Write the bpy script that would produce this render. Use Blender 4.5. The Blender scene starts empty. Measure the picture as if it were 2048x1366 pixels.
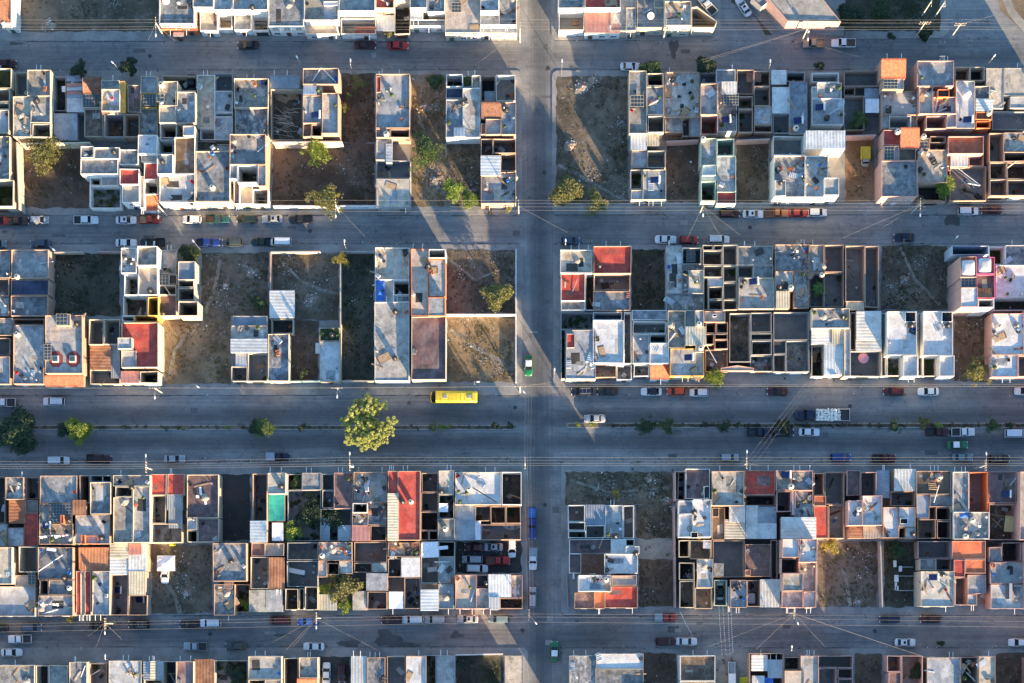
import bpy, math, random
from math import sin, cos, pi, radians
R = random.Random(7)
SC = bpy.context.scene
COL = SC.collection
S = 0.105          # metres per photo pixel on the ground
CAMH = 370.0       # camera height
NX, NY = 1050.0, 1250.0   # photo pixel straight below the camera

def W(px, py, z=0.0):
    f = (CAMH - z) / CAMH
    gx = NX + (px - NX) * f; gy = NY + (py - NY) * f
    return ((gx - 1024) * S, -(gy - 683) * S)

# ------------------------------------------------------------------ materials
MATS = {}
def newmat(name):
    m = bpy.data.materials.new(name); m.use_nodes = True
    nt = m.node_tree; b = nt.nodes['Principled BSDF']
    return m, nt, b
def nd(nt, t, **k):
    n = nt.nodes.new(t)
    for a, v in k.items(): setattr(n, a, v)
    return n
def noise(nt, vec, scale, detail=5, rough=.6):
    n = nd(nt, 'ShaderNodeTexNoise'); n.inputs['Scale'].default_value = scale
    n.inputs['Detail'].default_value = detail; n.inputs['Roughness'].default_value = rough
    nt.links.new(vec, n.inputs['Vector']); return n.outputs['Fac']
def ramp(nt, fac, stops):
    r = nd(nt, 'ShaderNodeValToRGB'); e = r.color_ramp.elements
    while len(e) < len(stops): e.new(.5)
    for i, (p, c) in enumerate(stops):
        e[i].position = p; e[i].color = (c[0], c[1], c[2], 1)
    nt.links.new(fac, r.inputs['Fac']); return r.outputs['Color']
def mix(nt, fac, a, b, mode='MIX'):
    n = nd(nt, 'ShaderNodeMix', data_type='RGBA', blend_type=mode)
    for s, v in ((0, fac), (6, a), (7, b)):
        if hasattr(v, 'links') or hasattr(v, 'is_linked'): nt.links.new(v, n.inputs[s])
        else: n.inputs[s].default_value = v if s == 0 else (v[0], v[1], v[2], 1)
    return n.outputs[2]
def position(nt): return nd(nt, 'ShaderNodeNewGeometry').outputs['Position']
def scaled(nt, vec, sx, sy, sz):
    n = nd(nt, 'ShaderNodeMapping'); n.inputs['Scale'].default_value = (sx, sy, sz)
    nt.links.new(vec, n.inputs['Vector']); return n.outputs['Vector']

def weathered(name, c1, c2, stain, light, rough=.9, s1=.55, amt=.75, lamt=.6, var=.22, bump=.3, fine=9):
    """mottled surface: two base tones, dark stains and pale bloom of their own shapes, per-object tone shift"""
    m, nt, b = newmat(name); p = position(nt)
    oi = nd(nt, 'ShaderNodeObjectInfo'); rnd = oi.outputs['Random']
    def M(op, x, y):
        n = nd(nt, 'ShaderNodeMath', operation=op)
        for i, v in enumerate((x, y)):
            if hasattr(v, 'is_linked'): nt.links.new(v, n.inputs[i])
            else: n.inputs[i].default_value = v
        return n.outputs[0]
    r2 = M('FRACT', M('MULTIPLY', rnd, 17.3), 0); r3 = M('FRACT', M('MULTIPLY', rnd, 41.7), 0)
    sc_ = nd(nt, 'ShaderNodeVectorMath', operation='SCALE'); nt.links.new(p, sc_.inputs[0]); nt.links.new(M('ADD', .6, M('MULTIPLY', r3, 1.1)), sc_.inputs['Scale']); q = sc_.outputs[0]
    col = ramp(nt, noise(nt, q, s1, 6, .62), [(.42, c1), (.58, c2)])
    st = ramp(nt, noise(nt, scaled(nt, q, 1, 1, .4), s1 * .62 + .05, 8, .74), [(.50, (0, 0, 0)), (.60, (amt,) * 3)])
    col = mix(nt, M('MULTIPLY', st, M('ADD', .35, M('MULTIPLY', r2, .9))), col, stain)
    lt = ramp(nt, noise(nt, scaled(nt, q, 1.3, .8, 1), s1 * .8, 9, .76), [(.49, (0, 0, 0)), (.62, (lamt,) * 3)])
    col = mix(nt, M('MULTIPLY', lt, M('SUBTRACT', 1.25, r2)), col, light)
    sk = ramp(nt, noise(nt, scaled(nt, q, .25, 2.4, 1), s1 * 2.2, 5, .7), [(.56, (0, 0, 0)), (.70, (.5,) * 3)])
    col = mix(nt, M('MULTIPLY', sk, r3), col, stain)
    vo = nd(nt, 'ShaderNodeTexVoronoi'); vo.inputs['Scale'].default_value = 1.7; nt.links.new(p, vo.inputs['Vector'])
    dk = ramp(nt, vo.outputs['Distance'], [(.06, (.75,) * 3), (.13, (0, 0, 0))])
    col = mix(nt, M('MULTIPLY', dk, .8 if 'roof' in name else .3), col, [v * .55 for v in stain])
    fn = ramp(nt, noise(nt, p, fine, 3, .7), [(.32, (.62,) * 3), (.68, (1.3,) * 3)])
    col = mix(nt, 1.0, col, fn, 'MULTIPLY')
    rv = ramp(nt, oi.outputs['Random'], [(0, (1 - var, 1 - var * .9, 1 - var * .7)), (.35, (1, .99, .97)), (.6, (1 + var * .5, 1 + var * .2, 1 - var * .3)), (1, (1 + var, 1 + var * .95, 1 + var * .85))])
    col = mix(nt, 1.0, col, rv, 'MULTIPLY')
    nt.links.new(col, b.inputs['Base Color']); b.inputs['Roughness'].default_value = rough
    if bump:
        bp = nd(nt, 'ShaderNodeBump'); bp.inputs['Strength'].default_value = bump; bp.inputs['Distance'].default_value = .05
        nt.links.new(noise(nt, p, fine * .7, 4), bp.inputs['Height']); nt.links.new(bp.outputs[0], b.inputs['Normal'])
    MATS[name] = m; return m
def plain(name, c, rough=.6, metal=0., var=.12):
    m, nt, b = newmat(name); p = position(nt)
    f = ramp(nt, noise(nt, p, 2.2, 4), [(.3, [v * (1 - var) for v in c]), (.7, [min(1, v * (1 + var)) for v in c])])
    nt.links.new(f, b.inputs['Base Color']); b.inputs['Roughness'].default_value = rough; b.inputs['Metallic'].default_value = metal
    MATS[name] = m; return m

G = lambda v: (v, v, v)
# roofs
weathered('roof_g', (.17, .175, .18), (.27, .27, .265), (.075, .08, .085), (.46, .46, .45), lamt=.75)
weathered('roof_l', (.30, .295, .28), (.41, .40, .375), (.15, .145, .135), (.56, .55, .52))
weathered('roof_w', (.47, .48, .49), (.60, .605, .60), (.30, .30, .30), (.70, .70, .69), amt=.5, var=.1)
weathered('roof_B', (.20, .225, .25), (.28, .30, .32), (.11, .12, .13), (.48, .49, .50), lamt=.75)
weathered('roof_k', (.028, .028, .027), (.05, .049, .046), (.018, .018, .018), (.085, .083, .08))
weathered('roof_p', (.34, .28, .235), (.44, .37, .31), (.2, .17, .15), (.52, .47, .42))
weathered('roof_r', (.40, .048, .036), (.50, .085, .06), (.16, .06, .05), (.42, .2, .17), lamt=.25)
weathered('roof_O', (.50, .12, .05), (.58, .17, .08), (.3, .09, .05), (.5, .3, .2), lamt=.2)
weathered('roof_n', (.115, .075, .075), (.19, .11, .105), (.07, .055, .06), (.27, .22, .22))
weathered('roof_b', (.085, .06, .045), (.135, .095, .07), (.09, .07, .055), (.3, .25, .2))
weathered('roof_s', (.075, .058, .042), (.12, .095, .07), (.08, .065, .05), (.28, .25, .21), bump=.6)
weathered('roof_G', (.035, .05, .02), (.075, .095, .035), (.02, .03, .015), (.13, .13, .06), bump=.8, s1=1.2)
weathered('roof_N', (.05, .07, .13), (.075, .1, .17), (.03, .04, .07), (.12, .15, .2))
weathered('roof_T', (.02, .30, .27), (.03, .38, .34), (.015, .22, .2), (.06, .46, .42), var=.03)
weathered('roof_U', (.03, .10, .42), (.05, .15, .5), (.02, .06, .3), (.1, .2, .55), var=.03)
weathered('roof_Y', (.5, .3, .07), (.62, .38, .09), (.3, .2, .07), (.66, .46, .2), lamt=.2)
weathered('roof_C', (.42, .37, .3), (.52, .46, .37), (.28, .25, .2), (.6, .55, .47), lamt=.2)
weathered('roof_h', (.19, .17, .145), (.275, .25, .215), (.085, .07, .055), (.43, .40, .35), lamt=.55)
weathered('roof_i', (.12, .13, .135), (.20, .21, .215), (.05, .055, .06), (.52, .53, .53), lamt=.9)
weathered('roof_z', (.33, .30, .255), (.43, .395, .34), (.16, .14, .11), (.56, .53, .47), lamt=.5)
weathered('roof_y', (.30, .30, .30), (.38, .385, .39), (.14, .145, .15), (.56, .57, .58), lamt=.8)
# sheet metal and tiles
def sheet(name, c1, c2, stain, rough=.45, metal=.35): 
    m = weathered(name, c1, c2, stain, [min(1, v * 1.25) for v in c2], rough=rough, s1=.4, amt=.4, lamt=.3, bump=.05)
    m.node_tree.nodes['Principled BSDF'].inputs['Metallic'].default_value = metal
sheet('roof_m', (.46, .48, .49), (.58, .6, .6), (.33, .31, .28))
sheet('roof_M', (.22, .26, .30), (.31, .35, .39), (.16, .17, .18))
sheet('roof_q', (.44, .2, .17), (.52, .25, .21), (.3, .15, .13), rough=.6, metal=0)
sheet('roof_R', (.22, .10, .055), (.33, .17, .1), (.12, .06, .04), rough=.85, metal=0)
sheet('roof_c', (.42, .39, .30), (.52, .48, .38), (.3, .27, .2), rough=.6, metal=.1)
weathered('roof_e', (.16, .075, .05), (.25, .12, .08), (.09, .05, .04), (.33, .2, .14), s1=1.3, lamt=.3)
weathered('roof_t', (.35, .08, .048), (.45, .125, .07), (.24, .09, .055), (.56, .32, .22), s1=1.3, lamt=.3)
# walls
def wallm(code, c, dirt=.3): 
    weathered('wall_' + code, [v * .9 for v in c], c, [v * .62 for v in c], [min(1, v * 1.12) for v in c], s1=.9, amt=dirt, lamt=.3, var=.1, bump=.15)
wallm('W', (.72, .71, .68), .25); wallm('C', (.52, .46, .37), .35); wallm('K', (.40, .285, .22), .5); wallm('P', (.50, .32, .28), .35)
wallm('Y', (.62, .38, .09), .3); wallm('O', (.60, .20, .08), .3); wallm('N', (.33, .33, .325), .5); wallm('U', (.40, .50, .60), .3)
wallm('V', (.42, .54, .47), .3); wallm('X', (.62, .13, .28), .2)
# grounds
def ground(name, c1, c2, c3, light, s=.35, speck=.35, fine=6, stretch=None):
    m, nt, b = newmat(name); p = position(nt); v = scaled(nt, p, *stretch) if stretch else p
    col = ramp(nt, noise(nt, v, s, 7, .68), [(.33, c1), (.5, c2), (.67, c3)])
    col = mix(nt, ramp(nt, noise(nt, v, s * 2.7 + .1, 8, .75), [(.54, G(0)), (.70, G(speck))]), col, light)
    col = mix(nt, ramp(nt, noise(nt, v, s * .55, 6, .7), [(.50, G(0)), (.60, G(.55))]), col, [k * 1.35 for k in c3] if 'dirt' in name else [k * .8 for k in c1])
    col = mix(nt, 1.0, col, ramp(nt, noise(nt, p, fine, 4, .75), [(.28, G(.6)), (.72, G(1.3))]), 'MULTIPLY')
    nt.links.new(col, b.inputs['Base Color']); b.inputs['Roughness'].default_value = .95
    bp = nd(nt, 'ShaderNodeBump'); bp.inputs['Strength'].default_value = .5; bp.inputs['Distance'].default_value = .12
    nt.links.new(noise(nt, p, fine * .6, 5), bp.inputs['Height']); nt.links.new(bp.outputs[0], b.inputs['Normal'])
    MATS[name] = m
ground('road', (.15, .152, .155), (.225, .225, .222), (.285, .28, .27), (.34, .33, .315), s=.06, speck=.6, fine=14, stretch=(.35, 1.6, 1))
ground('pavement', (.20, .198, .19), (.26, .255, .245), (.31, .305, .29), (.38, .37, .35), s=.22, fine=10)
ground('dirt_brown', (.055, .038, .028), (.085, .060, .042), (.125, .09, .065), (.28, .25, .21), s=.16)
ground('dirt_ochre', (.10, .075, .045), (.17, .125, .075), (.25, .19, .12), (.32, .29, .24), s=.2)
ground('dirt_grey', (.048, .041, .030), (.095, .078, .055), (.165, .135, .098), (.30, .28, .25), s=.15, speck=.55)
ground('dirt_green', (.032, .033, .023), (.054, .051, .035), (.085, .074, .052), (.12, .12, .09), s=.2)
ground('dirt_red', (.13, .075, .042), (.18, .105, .06), (.22, .14, .085), (.28, .22, .16), s=.2)
ground('dirt_heap', (.13, .115, .09), (.19, .17, .135), (.25, .225, .18), (.34, .32, .28), s=.5)
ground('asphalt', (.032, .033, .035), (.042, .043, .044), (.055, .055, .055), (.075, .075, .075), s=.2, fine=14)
ground('slab', (.22, .205, .18), (.3, .285, .25), (.35, .33, .295), (.42, .4, .37), s=.3)
ground('patch_dark', (.085, .087, .09), (.11, .11, .112), (.14, .14, .14), (.17, .17, .165), s=.3)
ground('patch_pale', (.22, .22, .215), (.27, .267, .26), (.31, .305, .29), (.36, .35, .33), s=.3)
ground('stain', (.07, .07, .072), (.09, .09, .09), (.10, .10, .10), (.12, .12, .12), s=.3)
def lanes():
    # traffic-darkened lanes worn into the concrete of each street
    m = MATS['road']; nt = m.node_tree; b = nt.nodes['Principled BSDF']; src = b.inputs['Base Color'].links[0].from_socket
    p = position(nt); sp = nd(nt, 'ShaderNodeSeparateXYZ'); nt.links.new(p, sp.inputs[0])
    def M(op, a, c=None):
        n = nd(nt, 'ShaderNodeMath', operation=op)
        for i, v in enumerate((a, c)):
            if v is None: continue
            if hasattr(v, 'is_linked'): nt.links.new(v, n.inputs[i])
            else: n.inputs[i].default_value = v
        return n.outputs[0]
    wob = M('MULTIPLY', M('SUBTRACT', noise(nt, scaled(nt, p, .3, .3, 1), .12, 4), .5), 3.5)
    tot = None
    for ax, c, hw, k in (('Y', 112, 24, .3), ('Y', 462, 20, .2), ('Y', 832, 22, .62), ('Y', 884, 22, .66), ('Y', 1268, 22, .34), ('X', 1080, 26, .6)):
        w = (c - 1024) * S if ax == 'X' else -(c - 683) * S
        d = M('DIVIDE', M('ABSOLUTE', M('SUBTRACT', M('ADD', sp.outputs[ax], wob), w)), hw * S)
        g = M('MULTIPLY', M('MAXIMUM', M('SUBTRACT', 1.0, M('MULTIPLY', d, d)), 0.0), k)
        tot = g if tot is None else M('MAXIMUM', tot, g)
    xm = M('MAXIMUM', M('SUBTRACT', 1.0, M('POWER', M('DIVIDE', M('ABSOLUTE', M('SUBTRACT', sp.outputs['X'], (1080 - 1024) * S)), 4.2), 4.0)), 0.0)
    s1 = noise(nt, scaled(nt, p, .035, 2.3, 1), 1.0, 6, .72); s2 = noise(nt, scaled(nt, p, 2.3, .035, 1), 1.0, 6, .72)
    sv = mix(nt, xm, ramp(nt, s1, [(.3, G(.72)), (.7, G(1.25))]), ramp(nt, s2, [(.3, G(.72)), (.7, G(1.25))])); src = mix(nt, 1.0, src, sv, 'MULTIPLY')
    bl = ramp(nt, noise(nt, p, .28, 7, .75), [(.3, (.74, .76, .8)), (.5, (1, 1, 1)), (.7, (1.22, 1.18, 1.12))]); src = mix(nt, 1.0, src, bl, 'MULTIPLY')
    ck = nd(nt, 'ShaderNodeTexVoronoi', feature='DISTANCE_TO_EDGE'); ck.inputs['Scale'].default_value = .16; wv = nd(nt, 'ShaderNodeVectorMath', operation='ADD'); wn = nd(nt, 'ShaderNodeTexNoise'); wn.inputs['Scale'].default_value = .8; nt.links.new(p, wn.inputs['Vector'])
    ws = nd(nt, 'ShaderNodeVectorMath', operation='SCALE'); ws.inputs['Scale'].default_value = 2.0; nt.links.new(wn.outputs['Color'], ws.inputs[0]); nt.links.new(p, wv.inputs[0]); nt.links.new(ws.outputs[0], wv.inputs[1]); nt.links.new(wv.outputs[0], ck.inputs['Vector'])
    src = mix(nt, ramp(nt, ck.outputs['Distance'], [(.0, G(.55)), (.012, G(0))]), src, (.06, .06, .06))
    nt.links.new(mix(nt, tot, src, (.044, .05, .057)), b.inputs['Base Color'])
lanes()
# others
plain('white_paint', (.75, .75, .73), .5); plain('black_plastic', (.018, .018, .02), .4); plain('beige_plastic', (.62, .55, .43), .45)
plain('glass_dark', (.008, .010, .013), .12); plain('pane_sky', (.06, .085, .10), .15); MATS['glass_dark'].node_tree.nodes['Principled BSDF'].inputs['Specular IOR Level'].default_value = .25; plain('rubber', (.02, .02, .02), .8)
plain('steel', (.45, .46, .47), .35, .7); plain('rust', (.2, .085, .04), .9); plain('timber', (.36, .25, .15), .85, var=.3)
plain('timber_pale', (.52, .45, .34), .85, var=.3); plain('brown_metal', (.12, .06, .035), .6); plain('green_metal', (.05, .12, .09), .5)
plain('concrete_pole', (.46, .44, .39), .9); plain('lamp_glass', (.8, .8, .76), .3); plain('wire', (.27, .26, .24), .5)
plain('blue_panel', (.02, .035, .13), .12); plain('blue_plastic', (.03, .18, .55), .45); plain('red_plastic', (.5, .04, .03), .5)
plain('cyan_plastic', (.08, .42, .62), .4); plain('orange_plastic', (.65, .2, .04), .5); plain('pink_cloth', (.72, .32, .36), .8)
plain('white_cloth', (.74, .75, .77), .85); plain('teal_cloth', (.02, .34, .31), .8); plain('blue_cloth', (.03, .13, .42), .8)
plain('tail_red', (.35, .01, .01), .3); plain('headlamp', (.7, .72, .72), .15); plain('bark', (.10, .075, .05), .95, var=.35)
plain('sack', (.74, .68, .6), .9, var=.3); plain('yellow_paint', (.60, .46, .035), .5); plain('red_ring', (.20, .045, .04), .8)
plain('stone', (.25, .24, .22), .95, var=.5); plain('letter_dark', (.06, .055, .05), .8); plain('letter_blue', (.12, .2, .42), .8)
plain('ochre_sheet', (.5, .42, .2), .8); plain('brick_red', (.45, .17, .09), .9, var=.25); plain('yellow_cloth', (.55, .5, .03), .8)
plain('dark_iron', (.035, .035, .035), .6)
def paint():
    m, nt, b = newmat('car_paint'); oi = nd(nt, 'ShaderNodeObjectInfo'); p = position(nt)
    d = ramp(nt, noise(nt, p, 3.5, 5), [(.35, G(.86)), (.7, G(1.06))])
    nt.links.new(mix(nt, 1.0, oi.outputs['Color'], d, 'MULTIPLY'), b.inputs['Base Color'])
    b.inputs['Roughness'].default_value = .38; b.inputs['Coat Weight'].default_value = .2; b.inputs['Coat Roughness'].default_value = .12
    MATS['car_paint'] = m
paint()
def leafmat(name='leaf', sat=1.0):
    m, nt, b = newmat(name); oi = nd(nt, 'ShaderNodeObjectInfo'); p = position(nt)
    d = ramp(nt, noise(nt, p, .9, 5, .7), [(.3, (.55, .62, .5)), (.55, (1, 1, 1)), (.75, (1.5, 1.35, 1.1))])
    col = mix(nt, 1.0, oi.outputs['Color'], d, 'MULTIPLY')
    nt.links.new(col, b.inputs['Base Color']); b.inputs['Roughness'].default_value = .65
    tr = nd(nt, 'ShaderNodeBsdfTranslucent'); nt.links.new(col, tr.inputs['Color'])
    ms = nd(nt, 'ShaderNodeMixShader'); ms.inputs[0].default_value = .28
    out = nt.nodes['Material Output']
    nt.links.new(b.outputs[0], ms.inputs[1]); nt.links.new(tr.outputs[0], ms.inputs[2]); nt.links.new(ms.outputs[0], out.inputs['Surface'])
    MATS[name] = m
leafmat()

# ------------------------------------------------------------------ mesh helper
class MB:
    def __init__(s): s.v = []; s.f = []; s.mi = []; s.mats = []; s.sm = []
    def mat(s, name):
        if name not in s.mats: s.mats.append(name)
        return s.mats.index(name)
    def face(s, pts, m, smooth=False):
        i = len(s.v); s.v += [tuple(p) for p in pts]; s.f.append(tuple(range(i, i + len(pts)))); s.mi.append(s.mat(m)); s.sm.append(smooth)
    def grid(s, rows, m, smooth=True, closed=False):
        n = len(rows[0]); i0 = len(s.v); k = s.mat(m)
        for r in rows: s.v += [tuple(p) for p in r]
        for a in range(len(rows) - 1):
            for b in range(n if closed else n - 1):
                c = (b + 1) % n
                s.f.append((i0 + a * n + b, i0 + a * n + c, i0 + (a + 1) * n + c, i0 + (a + 1) * n + b)); s.mi.append(k); s.sm.append(smooth)
    def box(s, x0, y0, z0, x1, y1, z1, m, bottom=True, top=True):
        p = [(x0, y0), (x1, y0), (x1, y1), (x0, y1)]; s.prism(p, z0, z1, m, bottom, top)
    def prism(s, p, z0, z1, m, bottom=True, top=True):
        n = len(p); i = len(s.v); k = s.mat(m)
        s.v += [(x, y, z0) for x, y in p] + [(x, y, z1) for x, y in p]
        for a in range(n):
            b = (a + 1) % n; s.f.append((i + a, i + b, i + n + b, i + n + a)); s.mi.append(k); s.sm.append(False)
        if top: s.f.append(tuple(i + n + a for a in range(n))); s.mi.append(k); s.sm.append(False)
        if bottom: s.f.append(tuple(i + a for a in reversed(range(n)))); s.mi.append(k); s.sm.append(False)
    def tube(s, pts, r, m, n=6, cap=True, r2=None):
        rows = []
        for j, p in enumerate(pts):
            a = pts[max(0, j - 1)]; b = pts[min(len(pts) - 1, j + 1)]
            d = [b[k] - a[k] for k in range(3)]; L = math.sqrt(sum(q * q for q in d)) or 1; d = [q / L for q in d]
            u = (0, 0, 1) if abs(d[2]) < .9 else (1, 0, 0)
            e = (d[1] * u[2] - d[2] * u[1], d[2] * u[0] - d[0] * u[2], d[0] * u[1] - d[1] * u[0])
            L = math.sqrt(sum(q * q for q in e)); e = [q / L for q in e]
            g = (d[1] * e[2] - d[2] * e[1], d[2] * e[0] - d[0] * e[2], d[0] * e[1] - d[1] * e[0])
            rr = r if r2 is None else r + (r2 - r) * j / max(1, len(pts) - 1)
            rows.append([tuple(p[k] + rr * (cos(t) * e[k] + sin(t) * g[k]) for k in range(3)) for t in [2 * pi * q / n for q in range(n)]])
        s.grid(rows, m, True, True)
        if cap:
            s.face(list(reversed(rows[0])), m); s.face(rows[-1], m)
    def lathe(s, prof, cx, cy, m, n=16, z=0):
        rows = [[(cx + r * cos(2 * pi * q / n), cy + r * sin(2 * pi * q / n), z + h) for q in range(n)] for r, h in prof]
        s.grid(rows, m, True, True)
    def mesh(s, name):
        me = bpy.data.meshes.new(name); me.from_pydata(s.v, [], s.f)
        for m in s.mats: me.materials.append(MATS[m])
        me.polygons.foreach_set('material_index', s.mi); me.polygons.foreach_set('use_smooth', s.sm)
        me.update(); return me
    def obj(s, name, parent=None):
        o = bpy.data.objects.new(name, s.mesh(name)); COL.objects.link(o)
        if parent: o.parent = parent
        return o
def inst(name, me, parent=None, loc=(0, 0, 0), rz=0., sc=None, rot=None, color=None):
    o = bpy.data.objects.new(name, me); COL.objects.link(o)
    if parent: o.parent = parent
    o.location = loc; o.rotation_euler = rot if rot else (0, 0, rz)
    if sc is not None: o.scale = sc if hasattr(sc, '__len__') else (sc,) * 3
    if color: o.color = (*color, 1)
    return o
def empty(name, loc=(0, 0, 0), rz=0.):
    o = bpy.data.objects.new(name, None); COL.objects.link(o); o.location = loc; o.rotation_euler = (0, 0, rz); o.empty_display_size = .3
    return o
TAGS = []
def tag(o, label, cat, group=None, kind=None, order=None):
    """labels are finished at the end: repeats of one description get their place in the row"""
    o['category'] = cat
    if group: o['group'] = group
    if kind: o['kind'] = kind
    o['label'] = label
    TAGS.append((o, label, order)); return o
def struct(o): o['kind'] = 'structure'; return o
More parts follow.
